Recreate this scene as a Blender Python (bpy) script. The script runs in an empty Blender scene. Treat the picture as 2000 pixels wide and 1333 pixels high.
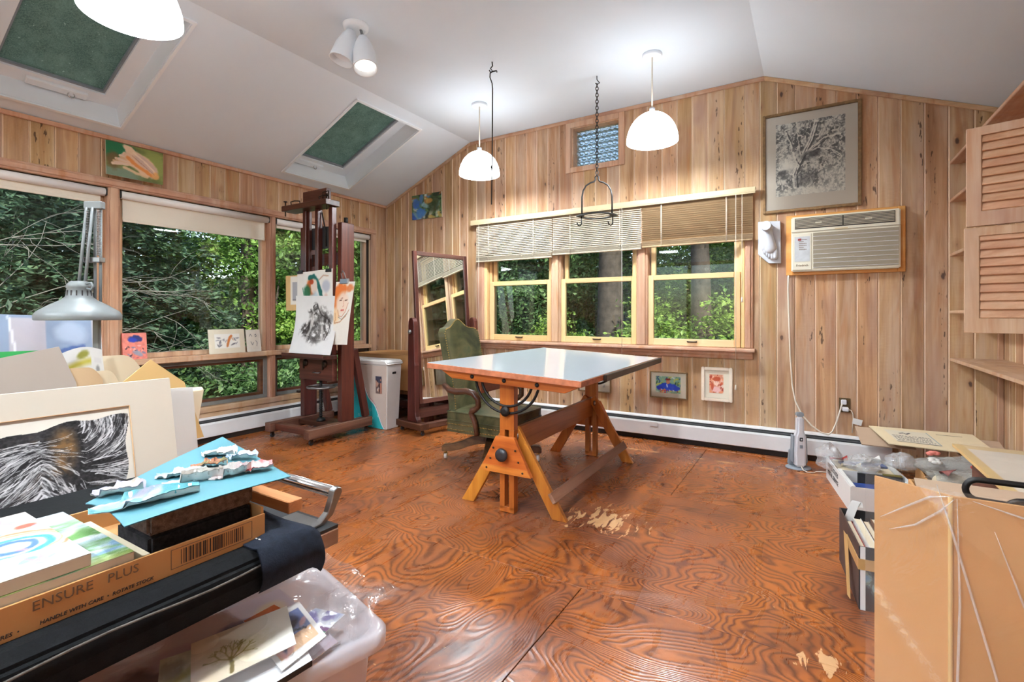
import bpy, bmesh, math, random
import numpy as np
from mathutils import Matrix, Vector
rnd = random.Random(7)
scene = bpy.context.scene
COL = scene.collection
PI = math.pi
def lin(c):
    return tuple((v/255/12.92 if v/255 <= .04045 else ((v/255+.055)/1.055)**2.4) for v in c)

# ------------------------------------------------------------------ camera
cam_d = bpy.data.cameras.new('camera'); cam = bpy.data.objects.new('camera', cam_d); COL.objects.link(cam)
cam.location = (4.475, -4.373, 1.10)
cam.rotation_euler = (PI/2, 0, .5476)
cam_d.sensor_width = 36; cam_d.lens = 36*961.8/2000
cam_d.shift_y = -(666.5-614.6)/2000
cam_d.clip_start = .02; cam_d.clip_end = 300
scene.camera = cam
# ------------------------------------------------------------------ world, sun, exposure
w = bpy.data.worlds.new('world'); scene.world = w; w.use_nodes = True
nt = w.node_tree; bg = nt.nodes['Background']
sky = nt.nodes.new('ShaderNodeTexSky'); sky.sky_type = 'NISHITA'; sky.sun_disc = False
sky.sun_elevation = math.radians(48); sky.sun_rotation = math.radians(140)
nt.links.new(sky.outputs[0], bg.inputs[0]); bg.inputs[1].default_value = .25
sd = bpy.data.lights.new('sun', 'SUN'); sd.energy = 4.2; sd.angle = math.radians(1.5); sd.color = (1, .94, .82)
sun = bpy.data.objects.new('sun', sd); COL.objects.link(sun)
sun.location = (12, -9, 15)
sun.rotation_euler = Vector((-.62, .50, -.75)).to_track_quat('-Z', 'Y').to_euler()
vs = scene.view_settings
vs.view_transform = 'Standard'; vs.look = 'None'; vs.gamma = 1; vs.use_curve_mapping = False
vs.exposure = 0.94
PENDANT_EMIT = 6.2
PENDANT_WATT = 40.0

# ------------------------------------------------------------------ materials
MATS = {}
def nodes_of(name, rough=.5, metal=0, spec=.5):
    m = bpy.data.materials.new(name); m.use_nodes = True
    n = m.node_tree.nodes; b = n['Principled BSDF']
    b.inputs['Roughness'].default_value = rough; b.inputs['Metallic'].default_value = metal
    b.inputs['Specular IOR Level'].default_value = spec
    MATS[name] = m
    return m, m.node_tree, b
class G:
    """small node-graph helper"""
    def __init__(s, nt): s.nt = nt
    def new(s, t, **kw):
        n = s.nt.nodes.new(t)
        for k, v in kw.items(): setattr(n, k, v)
        return n
    def lk(s, a, b): s.nt.links.new(a, b)
    def val(s, sock, v):
        if hasattr(v, 'is_linked') or hasattr(v, 'node'): s.lk(v, sock)
        else: sock.default_value = v
    def math(s, op, a, b=0, clamp=False):
        n = s.new('ShaderNodeMath', operation=op); n.use_clamp = clamp
        s.val(n.inputs[0], a); s.val(n.inputs[1], b); return n.outputs[0]
    def vmath(s, op, a, b=(0, 0, 0)):
        n = s.new('ShaderNodeVectorMath', operation=op); s.val(n.inputs[0], a); s.val(n.inputs[1], b); return n.outputs[0]
    def mix(s, f, a, b, blend='MIX'):
        n = s.new('ShaderNodeMix', data_type='RGBA', blend_type=blend)
        s.val(n.inputs[0], f); s.val(n.inputs[6], a if not isinstance(a, tuple) else (*a[:3], 1)); s.val(n.inputs[7], b if not isinstance(b, tuple) else (*b[:3], 1))
        return n.outputs[2]
    def noise(s, vec, scale=5, detail=4, rough=.55, dist=0):
        n = s.new('ShaderNodeTexNoise'); s.lk(vec, n.inputs['Vector']); n.inputs['Scale'].default_value = scale
        n.inputs['Detail'].default_value = detail; n.inputs['Roughness'].default_value = rough; n.inputs['Distortion'].default_value = dist
        return n.outputs[0]
    def ramp(s, f, stops):
        n = s.new('ShaderNodeValToRGB'); s.lk(f, n.inputs[0]); e = n.color_ramp.elements
        while len(e) < len(stops): e.new(.5)
        for i, (p, c) in enumerate(stops):
            e[i].position = p; e[i].color = (*c, 1) if isinstance(c, tuple) else (c, c, c, 1)
        return n.outputs[0]
    def rng(s, f, a, b, c=0, d=1):
        n = s.new('ShaderNodeMapRange'); n.clamp = True; s.lk(f, n.inputs[0])
        for i, v in zip((1, 2, 3, 4), (a, b, c, d)): n.inputs[i].default_value = v
        return n.outputs[0]
    def obj(s, scale=(1, 1, 1), rand=0):
        t = s.new('ShaderNodeTexCoord').outputs['Object']
        if rand:
            r = s.new('ShaderNodeObjectInfo').outputs['Random']
            c = s.new('ShaderNodeCombineXYZ'); 
            s.lk(s.math('MULTIPLY', r, rand), c.inputs[0]); s.lk(s.math('MULTIPLY', r, rand*1.7), c.inputs[1]); s.lk(s.math('MULTIPLY', r, rand*2.3), c.inputs[2])
            t = s.vmath('ADD', t, c.outputs[0])
        if scale != (1, 1, 1): t = s.vmath('MULTIPLY', t, scale)
        return t
    def bump(s, b, h, strength=.3, dist=.01):
        n = s.new('ShaderNodeBump'); n.inputs['Strength'].default_value = strength; n.inputs['Distance'].default_value = dist
        s.lk(h, n.inputs['Height']); s.lk(n.outputs[0], b.inputs['Normal'])

def plain(name, rgb, rough=.5, metal=0, var=.12, scale=18, spec=.5, bump=0, emit=0):
    m, nt, b = nodes_of(name, rough, metal, spec); g = G(nt)
    n = g.noise(g.obj(), scale, 5)
    c = lin(rgb); lo = tuple(v*(1-var) for v in c); hi = tuple(min(1, v*(1+var)) for v in c)
    g.lk(g.ramp(n, [(.3, lo), (.7, hi)]), b.inputs['Base Color'])
    if bump: g.bump(b, g.noise(g.obj(), scale*6, 3), bump, .003)
    return m
def wood(name, dark, mid, light, rough=.4, axis='z', scale=1, spec=.4, streak=1.0, knots=False, saw=False, rand=7.0, pale=None, vary=(.86,1.12), hue=.024):
    """long-grained wood; grain runs along the local axis"""
    m, nt, b = nodes_of(name, rough, 0, spec); g = G(nt)
    k = {'x': (1.2, 26, 26), 'y': (26, 1.2, 26), 'z': (26, 26, 1.2)}[axis]
    co = g.obj(rand=rand)
    st = g.vmath('MULTIPLY', co, tuple(v*scale for v in k))
    n1 = g.noise(st, 1.0, 6, .65, .6)
    low = g.noise(g.vmath('MULTIPLY', co, tuple(v*scale*.16 for v in k)), 1.0, 3, .5, .8)
    f = g.math('ADD', g.math('MULTIPLY', n1, .55*streak), g.math('MULTIPLY', low, 1-.55*streak))
    col = g.ramp(f, [(.33, lin(dark)), (.5, lin(mid)), (.66, lin(light))])
    r = g.new('ShaderNodeObjectInfo').outputs['Random']
    hsv = g.new('ShaderNodeHueSaturation'); g.lk(col, hsv.inputs['Color'])
    g.lk(g.rng(r, 0, 1, *vary), hsv.inputs['Value']); 
    g.lk(g.math('ADD', .497-hue/2, g.math('MULTIPLY', g.math('FRACT', g.math('MULTIPLY', r, 7.31)), hue)), hsv.inputs['Hue'])
    col = hsv.outputs[0]
    if pale:
        p = g.noise(g.vmath('MULTIPLY', co, (5, 5, .9)), 1.0, 4, .6, .5)
        col = g.mix(g.rng(p, .45, .75, 0, .75), col, lin(pale))
        og = g.noise(g.vmath('MULTIPLY', g.vmath('ADD', co, (2, 7, 1)), (14, 14, 1.6)), 1.0, 3, .6, .5)
        col = g.mix(g.rng(og, .56, .70, 0, .55), col, lin((176,116,66)))
        pk = g.noise(g.vmath('MULTIPLY', g.vmath('ADD', co, (9, 3, 5)), (4, 4, 1.0)), 1.0, 3, .6, .5)
        col = g.mix(g.rng(pk, .52, .75, 0, .6), col, lin((150, 106, 96)))
    h = n1
    if saw:      # fine rough-sawn marks across the board
        wv = g.new('ShaderNodeTexWave', wave_type='BANDS', bands_direction='Z'); g.lk(co, wv.inputs[0])
        wv.inputs['Scale'].default_value = 34; wv.inputs['Distortion'].default_value = 3; wv.inputs['Detail'].default_value = 2
        sm = g.rng(g.noise(g.vmath('MULTIPLY', co, (3, 3, 1.1)), 1.0, 2), .5, .7)
        col = g.mix(g.math('MULTIPLY', g.math('MULTIPLY', wv.outputs[1], sm), .38), col, lin(dark))
    if knots:
        vo = g.new('ShaderNodeTexVoronoi', feature='F1'); g.lk(g.vmath('MULTIPLY', co, (7.5, 7.5, 3.6)), vo.inputs['Vector']); vo.inputs['Scale'].default_value = 1
        sep = g.new('ShaderNodeSeparateColor'); g.lk(vo.outputs['Color'], sep.inputs[0])
        on = g.math('GREATER_THAN', sep.outputs[0], .36)
        d = g.math('ADD', vo.outputs['Distance'], g.math('MULTIPLY', g.noise(co, 60, 2), .06))
        ring = g.math('MULTIPLY', g.rng(d, .10, .26, .55, 0), on)
        core = g.math('MULTIPLY', g.rng(d, .085, .125, .85, 0), on)
        col = g.mix(ring, col, lin((150, 105, 75))); col = g.mix(core, col, lin((72, 56, 52)))
        # worm-eaten pith streaks
        wn = g.noise(g.vmath('MULTIPLY', co, (60, 60, 14)), 1.0, 2, .5)
        wl = g.noise(g.vmath('MULTIPLY', co, (9, 9, .8)), 1.0, 1, .5)
        pit = g.math('MULTIPLY', g.rng(wn, .62, .66), g.rng(wl, .58, .62))
        col = g.mix(g.math('MULTIPLY', pit, .8), col, lin((62, 42, 34)))
    g.lk(col, b.inputs['Base Color'])
    g.bump(b, h, .12, .004)
    return m
def glassy(name, tint=(1, 1, 1), refl=.06, rough=0.0, bumpscale=0, bumpstr=.3):
    m = bpy.data.materials.new(name); m.use_nodes = True; nt = m.node_tree; nt.nodes.remove(nt.nodes['Principled BSDF']); g = G(nt)
    tr = g.new('ShaderNodeBsdfTransparent'); tr.inputs[0].default_value = (*tint, 1)
    gl = g.new('ShaderNodeBsdfGlossy'); gl.inputs['Roughness'].default_value = rough
    fr = g.new('ShaderNodeFresnel'); fr.inputs[0].default_value = 1.35
    f = g.math('MAXIMUM', g.math('MULTIPLY', fr.outputs[0], .8), refl)
    if bumpscale:
        bp = g.new('ShaderNodeBump'); bp.inputs['Strength'].default_value = bumpstr; bp.inputs['Distance'].default_value = .01
        g.lk(g.noise(g.obj(), bumpscale, 3, .5, 1.0), bp.inputs['Height']); g.lk(bp.outputs[0], gl.inputs['Normal']); g.lk(bp.outputs[0], fr.inputs['Normal'])
    mx = g.new('ShaderNodeMixShader'); g.lk(f, mx.inputs[0]); g.lk(tr.outputs[0], mx.inputs[1]); g.lk(gl.outputs[0], mx.inputs[2])
    out = nt.nodes['Material Output']; g.lk(mx.outputs[0], out.inputs[0])
    MATS[name] = m; return m
def film(name, rgb, alpha=.25, rough=.25, scale=14, strength=.7, refl=.1):
    """thin plastic: mostly see-through, a milky share and crinkled gloss"""
    m = bpy.data.materials.new(name); m.use_nodes = True; nt = m.node_tree; b = nt.nodes['Principled BSDF']; g = G(nt)
    b.inputs['Base Color'].default_value = (*lin(rgb), 1); b.inputs['Roughness'].default_value = rough; b.inputs['Specular IOR Level'].default_value = .8
    tr = g.new('ShaderNodeBsdfTransparent'); gl = g.new('ShaderNodeBsdfGlossy'); gl.inputs['Roughness'].default_value = rough*.5
    bp = g.new('ShaderNodeBump'); bp.inputs['Strength'].default_value = strength; bp.inputs['Distance'].default_value = .02
    h = g.noise(g.obj(), scale, 4, .6, 1.5); g.lk(h, bp.inputs['Height'])
    for s_ in (b.inputs['Normal'], gl.inputs['Normal']): g.lk(bp.outputs[0], s_)
    mx = g.new('ShaderNodeMixShader'); mx.inputs[0].default_value = alpha; g.lk(tr.outputs[0], mx.inputs[1]); g.lk(b.outputs[0], mx.inputs[2])
    m2 = g.new('ShaderNodeMixShader'); m2.inputs[0].default_value = refl; g.lk(mx.outputs[0], m2.inputs[1]); g.lk(gl.outputs[0], m2.inputs[2])
    g.lk(m2.outputs[0], nt.nodes['Material Output'].inputs[0]); MATS[name] = m; return m
def painted(name, rough=.6, spec=.3, bump=0):
    m, nt, b = nodes_of(name, rough, 0, spec); g = G(nt)
    a = g.new('ShaderNodeAttribute'); a.attribute_name = 'Col'; g.lk(a.outputs['Color'], b.inputs['Base Color'])
    if bump: g.bump(b, g.noise(g.obj(), 160, 4, .6, 1), bump, .004)
    return m

# ------------------------------------------------------------------ mesh builder
class MB:
    def __init__(s): s.v = []; s.f = []; s.sm = []
    def add(s, vs_, fs, smooth=False):
        o = len(s.v); s.v += [tuple(p) for p in vs_]; s.f += [tuple(i+o for i in f) for f in fs]; s.sm += [smooth]*len(fs); return s
    def box(s, a, b, M=None):
        x0, y0, z0 = a; x1, y1, z1 = b
        p = [(x0,y0,z0),(x1,y0,z0),(x1,y1,z0),(x0,y1,z0),(x0,y0,z1),(x1,y0,z1),(x1,y1,z1),(x0,y1,z1)]
        if M is not None: p = [M @ Vector(q) for q in p]
        return s.add(p, [(0,3,2,1),(4,5,6,7),(0,1,5,4),(1,2,6,5),(2,3,7,6),(3,0,4,7)])
    def beam(s, p0, p1, w, h, up=(0,0,1), cut0=None, cut1=None):
        """rectangular bar from p0 to p1; w across, h along 'up'"""
        p0 = Vector(p0); p1 = Vector(p1); d = (p1-p0).normalized(); u = Vector(up); sd_ = d.cross(u).normalized(); u = sd_.cross(d).normalized()
        q = []
        for p in (p0, p1):
            for a, b in ((-1,-1),(1,-1),(1,1),(-1,1)): q.append(p + sd_*a*w/2 + u*b*h/2)
        return s.add(q, [(0,1,2,3),(7,6,5,4),(0,4,5,1),(1,5,6,2),(2,6,7,3),(3,7,4,0)])
    def prism(s, poly, t0, t1, axis='y', M=None):
        """2-D polygon extruded along an axis; poly in the two other axes (order x,y,z without the axis)"""
        def mk(a, b, t): return {'x': (t,a,b), 'y': (a,t,b), 'z': (a,b,t)}[axis]
        n = len(poly); p = [mk(a,b,t0) for a,b in poly]+[mk(a,b,t1) for a,b in poly]
        if M is not None: p = [M @ Vector(q) for q in p]
        return s.add(p, [tuple(range(n))[::-1], tuple(range(n,2*n))] + [(i,(i+1)%n,n+(i+1)%n,n+i) for i in range(n)])
    def lathe(s, prof, n=24, M=None, smooth=True, cap=True):
        p = []; 
        for r, z in prof:
            for i in range(n): a = 2*PI*i/n; p.append((r*math.cos(a), r*math.sin(a), z))
        f = [(j*n+i, j*n+(i+1)%n, (j+1)*n+(i+1)%n, (j+1)*n+i) for j in range(len(prof)-1) for i in range(n)]
        if M is not None: p = [M @ Vector(q) for q in p]
        s.add(p, f, smooth)
        if cap:
            o = len(s.v)-len(p)
            s.f += [tuple(o+i for i in range(n))[::-1], tuple(o+(len(prof)-1)*n+i for i in range(n))]; s.sm += [False]*2
        return s
    def tube(s, pts, r, n=8, closed=False, rad=None):
        pts = [Vector(p) for p in pts]; N = len(pts); rings = []; prev = None
        for i, p in enumerate(pts):
            a = pts[(i-1) % N] if (i > 0 or closed) else p; b = pts[(i+1) % N] if (i < N-1 or closed) else p
            t = (b-a); t = t.normalized() if t.length > 1e-9 else Vector((0,0,1))
            if prev is None: u = t.orthogonal().normalized()
            else:
                u = prev - t*prev.dot(t); u = u.normalized() if u.length > 1e-6 else t.orthogonal().normalized()
            prev = u; w_ = t.cross(u); rr = rad[i] if rad else r
            rings.append([p + (u*math.cos(2*PI*k/n)+w_*math.sin(2*PI*k/n))*rr for k in range(n)])
        p = [q for R in rings for q in R]; L = N if closed else N-1
        f = [(i*n+k, i*n+(k+1)%n, ((i+1)%N)*n+(k+1)%n, ((i+1)%N)*n+k) for i in range(L) for k in range(n)]
        s.add(p, f, True)
        if not closed:
            o = len(s.v)-len(p); s.f += [tuple(o+k for k in range(n))[::-1], tuple(o+(N-1)*n+k for k in range(n))]; s.sm += [False]*2
        return s
    def cyl(s, p0, p1, r, n=16, r1=None):
        p0, p1 = Vector(p0), Vector(p1); M = Matrix.Translation(p0) @ (p1-p0).to_track_quat('Z','Y').to_matrix().to_4x4(); L = (p1-p0).length
        return s.lathe([(r,0),(r if r1 is None else r1,L)], n, M)
    def ball(s, c, r, n=12, sc=(1,1,1)):
        prof = [(max(1e-4, math.sin(PI*i/(n//2)))*r, -math.cos(PI*i/(n//2))*r) for i in range(n//2+1)]
        return s.lathe(prof, n, Matrix.Translation(c) @ Matrix.Diagonal((*sc,1)), cap=False)
    def grid(s, fn, nu, nv, smooth=True):
        p = [fn(i/nu, j/nv) for j in range(nv+1) for i in range(nu+1)]
        return s.add(p, [(j*(nu+1)+i, j*(nu+1)+i+1, (j+1)*(nu+1)+i+1, (j+1)*(nu+1)+i) for j in range(nv) for i in range(nu)], smooth)
    def frame(s, x0, x1, z0, z1, wd, y0, y1, axis='y'):
        """rectangular frame ring lying in a wall plane (axis = wall normal); coordinates along the wall and z"""
        for a in ((x0,z0,x0+wd,z1),(x1-wd,z0,x1,z1),(x0+wd,z0,x1-wd,z0+wd),(x0+wd,z1-wd,x1-wd,z1)):
            if axis == 'y': s.box((a[0],y0,a[1]),(a[2],y1,a[3]))
            else: s.box((y0,a[0],a[1]),(y1,a[2],a[3]))
        return s
def mesh_of(name, mb, mat, bevel=0, seg=1):
    me = bpy.data.meshes.new(name); me.from_pydata([tuple(p) for p in mb.v], [], mb.f); me.update()
    if any(mb.sm): me.polygons.foreach_set('use_smooth', mb.sm)
    bm = bmesh.new(); bm.from_mesh(me); bmesh.ops.recalc_face_normals(bm, faces=bm.faces)
    if bevel: bmesh.ops.bevel(bm, geom=[e for e in bm.edges if len(e.link_faces) == 2 and e.calc_face_angle(0) > .6], offset=bevel, segments=seg, affect='EDGES', clamp_overlap=True)
    bm.to_mesh(me); bm.free()
    if mat: me.materials.append(MATS[mat])
    return me
def link(name, me, parent=None):
    o = bpy.data.objects.new(name, me); COL.objects.link(o); o.parent = parent; return o
def tag(o, label=None, cat=None, group=None, kind=None):
    if label: o['label'] = label
    if cat: o['category'] = cat
    if group: o['group'] = group
    if kind: o['kind'] = kind
    return o
ROOTM = {}
def thing(name, label, cat, loc=(0,0,0), rz=0, group=None):
    o = bpy.data.objects.new(name, None); COL.objects.link(o); o.location = loc; o.rotation_euler = (0,0,rz); o.empty_display_size = .1
    ROOTM[o.name] = (Matrix.Translation(loc) @ Matrix.Rotation(rz,4,'Z')).inverted()
    return tag(o, label, cat, group)
def part(name, mb, mat, parent, world=False, bevel=0, seg=1, label=None, kind=None):
    """a part of a thing; world=True: coordinates are room coordinates"""
    if world:
        r = parent
        while r.parent: r = r.parent
        Mi = ROOTM.get(r.name)
        if Mi is not None: mb.v = [tuple(Mi @ Vector(p)) for p in mb.v]
    o = link(name, mesh_of(name, mb, mat, bevel, seg), parent)
    return tag(o, label, None, None, kind)
def solid(name, mb, mat, label=None, cat=None, group=None, kind=None, bevel=0, seg=1):
    """a thing that is one mesh, origin at its base centre"""
    a = np.array([tuple(p) for p in mb.v]); c = (a.min(0)+a.max(0))/2; c[2] = a[:,2].min()
    mb.v = [tuple(p-c) for p in a]
    o = link(name, mesh_of(name, mb, mat, bevel, seg)); o.location = c
    ROOTM[o.name] = Matrix.Translation(c).inverted()
    return tag(o, label, cat, group, kind)
def struct(name, mb, mat, bevel=0):
    o = link(name, mesh_of(name, mb, mat, bevel)); ROOTM[o.name] = Matrix.Identity(4); return tag(o, kind='structure')
def copy_tree(o, parent=None):
    c = o.copy(); COL.objects.link(c); c.parent = parent
    for ch in list(o.children): copy_tree(ch, c)
    return c
def text_mesh(txt, size, depth=.0004, shear=0, bold=False):
    cu = bpy.data.curves.new('t', 'FONT'); cu.body = txt; cu.size = size; cu.extrude = depth; cu.align_x = 'CENTER'; cu.align_y = 'CENTER'; cu.shear = shear; cu.resolution_u = 2
    if bold: cu.offset = size*.012
    o = bpy.data.objects.new('t', cu); me = bpy.data.meshes.new_from_object(o); bpy.data.objects.remove(o); bpy.data.curves.remove(cu); return me
def text_part(name, txt, size, M, mat, parent, sx=1, shear=0, bold=False):
    """flat lettering; M is its matrix in room coordinates (x right, y up, z out)"""
    me = text_mesh(txt, size, shear=shear, bold=bold); r = parent
    while r.parent: r = r.parent
    me.transform(ROOTM.get(r.name, Matrix.Identity(4)) @ M @ Matrix.Diagonal((sx,1,1,1))); me.materials.append(MATS[mat])
    return link(name, me, parent)
def basis(o, ex, ey):
    ex = Vector(ex).normalized(); ey = Vector(ey); ez = ex.cross(ey).normalized(); ey = ez.cross(ex)
    M = Matrix((ex, ey, ez)).transposed().to_4x4(); M.translation = Vector(o); return M

# ------------------------------------------------------------------ painter: pictures as point colours on a fine grid
_n = {}
def fbm(h, w_, seed=0, base=4, octv=5, sx=1.0, sy=1.0, gain=.55):
    r = np.random.RandomState(seed); out = np.zeros((h, w_)); amp = 1; tot = 0
    for o in range(octv):
        ny = max(2, int(base*sy*2**o)+1); nx = max(2, int(base*sx*2**o)+1); gv = r.rand(ny+1, nx+1)
        yy = np.linspace(0, ny-1e-6, h); xx = np.linspace(0, nx-1e-6, w_); yi = yy.astype(int); xi = xx.astype(int)
        fy = (yy-yi)[:,None]; fx = (xx-xi)[None,:]; fy = fy*fy*(3-2*fy); fx = fx*fx*(3-2*fx)
        a = gv[np.ix_(yi, xi)]; b = gv[np.ix_(yi, xi+1)]; c = gv[np.ix_(yi+1, xi)]; d = gv[np.ix_(yi+1, xi+1)]
        out += amp*((a*(1-fx)+b*fx)*(1-fy)+(c*(1-fx)+d*fx)*fy); tot += amp; amp *= gain
    return out/tot
class Art:
    """canvas in u (right) and v (up), both 0..1"""
    def __init__(s, nx, ny, bg_, seed=1, mottle=.04):
        s.nx, s.ny = nx, ny; s.U, s.V = np.meshgrid(np.linspace(0,1,nx+1), np.linspace(0,1,ny+1)); s.asp = ny/nx
        s.c = np.ones((ny+1, nx+1, 3))*np.array(bg_, float); s.seed = seed
        s.c *= (1+mottle*(fbm(ny+1, nx+1, seed, 6)-.5)*2)[...,None]
    def n(s, base=8, sx=1, sy=1, octv=5):
        s.seed += 1; return fbm(s.ny+1, s.nx+1, s.seed, base, octv, sx, sy)
    def put(s, mask, col, alpha=1):
        m = (np.clip(mask,0,1)*alpha)[...,None]; s.c = s.c*(1-m)+np.array(col, float)*m; return s
    def blob(s, cx, cy, rx, ry, col, rot=0, soft=.25, alpha=1, wob=.5, tex=0):
        dx = s.U-cx; dy = (s.V-cy); a = math.radians(rot); asp = s.asp
        X = (dx*math.cos(a)+dy*asp*math.sin(a))/rx; Y = (-dx*math.sin(a)+dy*asp*math.cos(a))/(ry*asp)
        d = np.sqrt(X*X+Y*Y)+(s.n(7)-.5)*wob; m = np.clip((1-d)/soft+.5, 0, 1)
        if tex: m = m*np.clip((s.n(18)-.5)*tex+.7, 0, 1)
        return s.put(m, col, alpha)
    def line(s, pts, wd, col, alpha=1, soft=.5, jit=0):
        m_ = wd*2+jit+.01; xs = [p[0] for p in pts]; ys = [p[1] for p in pts]; A = s.asp
        i0 = max(0, int((min(xs)-m_)*s.nx)); i1 = min(s.nx+1, int((max(xs)+m_)*s.nx)+2); j0 = max(0, int((min(ys)-m_/A)*s.ny)); j1 = min(s.ny+1, int((max(ys)+m_/A)*s.ny)+2)
        if i1 <= i0 or j1 <= j0: return s
        U, V = s.U[j0:j1,i0:i1], s.V[j0:j1,i0:i1]; d = np.full(U.shape, 9.)
        for (x0,y0),(x1,y1) in zip(pts[:-1], pts[1:]):
            vx, vy = x1-x0, (y1-y0)*A; L = vx*vx+vy*vy+1e-9
            t = np.clip(((U-x0)*vx+(V-y0)*A*vy)/L, 0, 1); d = np.minimum(d, np.hypot(U-x0-t*vx, (V-y0)*A-t*vy))
        if jit:
            if not hasattr(s, 'jn'): s.jn = fbm(s.ny+1, s.nx+1, s.seed+77, 20)
            d = d+(s.jn[j0:j1,i0:i1]-.5)*jit
        m = (np.clip((wd-d)/(wd*soft+1e-6)+.5, 0, 1)*alpha)[...,None]
        s.c[j0:j1,i0:i1] = s.c[j0:j1,i0:i1]*(1-m)+np.array(col, float)*m; return s
    def rect(s, u0, u1, v0, v1, col, alpha=1):
        return s.put(((s.U>=u0)&(s.U<=u1)&(s.V>=v0)&(s.V<=v1)).astype(float), col, alpha)
    def dab(s, k, cols, r=(.01,.03), box=(0,1,0,1), alpha=.8, seed=0, asp=2.0):
        q = random.Random(seed)
        for _ in range(k):
            rr = q.uniform(*r); s.blob(q.uniform(box[0],box[1]), q.uniform(box[2],box[3]), rr*asp, rr, q.choice(cols), q.uniform(0,180), .5, alpha, .6)
        return s
def art_mesh(name, art, fn, mat='paint'):
    """fn(u,v) -> room or local point"""
    nx, ny = art.nx, art.ny
    v = [tuple(fn(i/nx, j/ny)) for j in range(ny+1) for i in range(nx+1)]
    f = [(j*(nx+1)+i, j*(nx+1)+i+1, (j+1)*(nx+1)+i+1, (j+1)*(nx+1)+i) for j in range(ny) for i in range(nx)]
    me = bpy.data.meshes.new(name); me.from_pydata(v, [], f); me.polygons.foreach_set('use_smooth', [True]*len(f))
    at = me.color_attributes.new('Col', 'FLOAT_COLOR', 'POINT')
    c = np.clip(art.c.reshape(-1,3)/255, 0, 1); c = np.where(c <= .04045, c/12.92, ((c+.055)/1.055)**2.4)
    at.data.foreach_set('color', np.concatenate([c, np.ones((len(c),1))], 1).astype(np.float32).ravel()); me.materials.append(MATS[mat]); me.update()
    return me
def art_part(name, art, fn, parent, mat='paint', label=None):
    r = parent
    while r.parent: r = r.parent
    Mi = ROOTM.get(r.name, Matrix.Identity(4)); me = art_mesh(name, art, fn, mat); me.transform(Mi)
    o = link(name, me, parent)
    if label: o['label'] = label
    return o
def quadfn(p00, p10, p11, p01):
    a, b, c, d = map(Vector, (p00, p10, p11, p01))
    return lambda u, v: a*(1-u)*(1-v)+b*u*(1-v)+c*u*v+d*(1-u)*v

# ------------------------------------------------------------------ palette
wood('pine', (142,102,68), (186,148,106), (212,180,142), .62, 'z', 1, .25, knots=True, saw=True, pale=(205,182,162))
wood('pine_trim', (166,124,92), (198,158,124), (216,184,152), .55, 'y', 1, .3, pale=(205,178,156))
wood('pine_trim_x', (166,124,92), (198,158,124), (216,184,152), .55, 'x', 1, .3, pale=(205,178,156))
wood('pine_trim_z', (166,124,92), (198,158,124), (216,184,152), .55, 'z', 1, .3, pale=(205,178,156))
wood('sash_x', (214,170,112), (234,198,142), (244,214,166), .4, 'x', 1, .4, streak=.6)
wood('sash_z', (214,170,112), (234,198,142), (244,214,166), .4, 'z', 1, .4, streak=.6)
wood('oak', (150,80,24), (190,114,40), (212,142,62), .32, 'z', 1, .5)
wood('oak_x', (152,82,26), (190,114,40), (212,142,62), .32, 'x', 1, .5)
wood('oak_y', (128,74,38), (160,100,56), (182,122,74), .36, 'y', 1, .5)
wood('oak_worn', (116,80,60), (152,112,90), (176,140,118), .5, 'y', 1, .35)
wood('mahogany', (40,20,14), (74,36,24), (106,56,38), .35, 'z', 1, .5)
wood('mahogany_x', (44,24,18), (76,40,28), (108,66,50), .4, 'x', 1, .45)
wood('mahogany_y', (50,30,24), (84,50,38), (120,84,68), .45, 'y', 1, .45)
wood('walnut', (54,34,22), (88,58,36), (122,86,56), .3, 'z', 1, .5)
wood('walnut_x', (54,34,22), (88,58,36), (122,86,56), .3, 'x', 1, .5)
wood('shutter_x', (172,124,94), (204,160,126), (220,184,152), .55, 'x', 1, .3, vary=(.96,1.04), hue=.006)
wood('raw_wood', (170,112,64), (204,148,92), (222,172,118), .5, 'x', 1, .35)
wood('plank_dark', (56,34,22), (98,60,38), (130,84,54), .5, 'y', 1, .3)
wood('ac_trim', (204,134,60), (226,160,84), (238,180,108), .4, 'x', 1, .4, streak=.5)
wood('groove', (186,150,118), (222,194,164), (236,212,186), .6, 'z', 1, .2, rand=3.0)
plain('ceiling_paint', (222,232,242), .85, var=.02, scale=1.5, spec=.2, bump=.06)
plain('white_paint', (234,240,246), .55, var=.02, scale=4)
plain('heater_paint', (234,234,234), .45, var=.03, scale=6)
plain('heater_gap', (70,70,72), .6, var=.1)
plain('dark_gap', (38,30,26), .8, var=.2)
plain('shade_cloth', (226,218,202), .85, var=.02, scale=8)
plain('roller_tube', (236,234,232), .5, var=.02)
plain('blind_slat', (184,171,150), .5, var=.04, scale=4)
plain('blind_slat_tan', (160,132,98), .5, var=.05, scale=4)
plain('valance', (204,184,146), .45, var=.04)
plain('cord', (226,216,200), .7, var=.03)
plain('black_iron', (34,32,31), .5, .4, var=.15)
plain('bronze', (64,52,44), .4, .7, var=.15)
plain('chrome', (206,204,202), .2, 1, var=.05)
plain('steel', (150,150,150), .35, .9, var=.08)
plain('brass', (196,162,98), .3, .9, var=.1)
plain('white_plastic', (222,222,226), .35, var=.02)
plain('grey_plastic', (140,148,156), .4, var=.05)
plain('dark_plastic', (44,46,50), .4, var=.1)
plain('ac_body', (226,220,200), .5, var=.02, scale=3)
plain('ac_grille', (178,168,148), .55, var=.03)
plain('ac_dark', (58,54,50), .6, var=.1)
plain('lamp_grey', (118,123,124), .42, 0, var=.06, scale=12)
plain('plaster', (198,200,206), .75, var=.03, scale=10, bump=.1)
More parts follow.
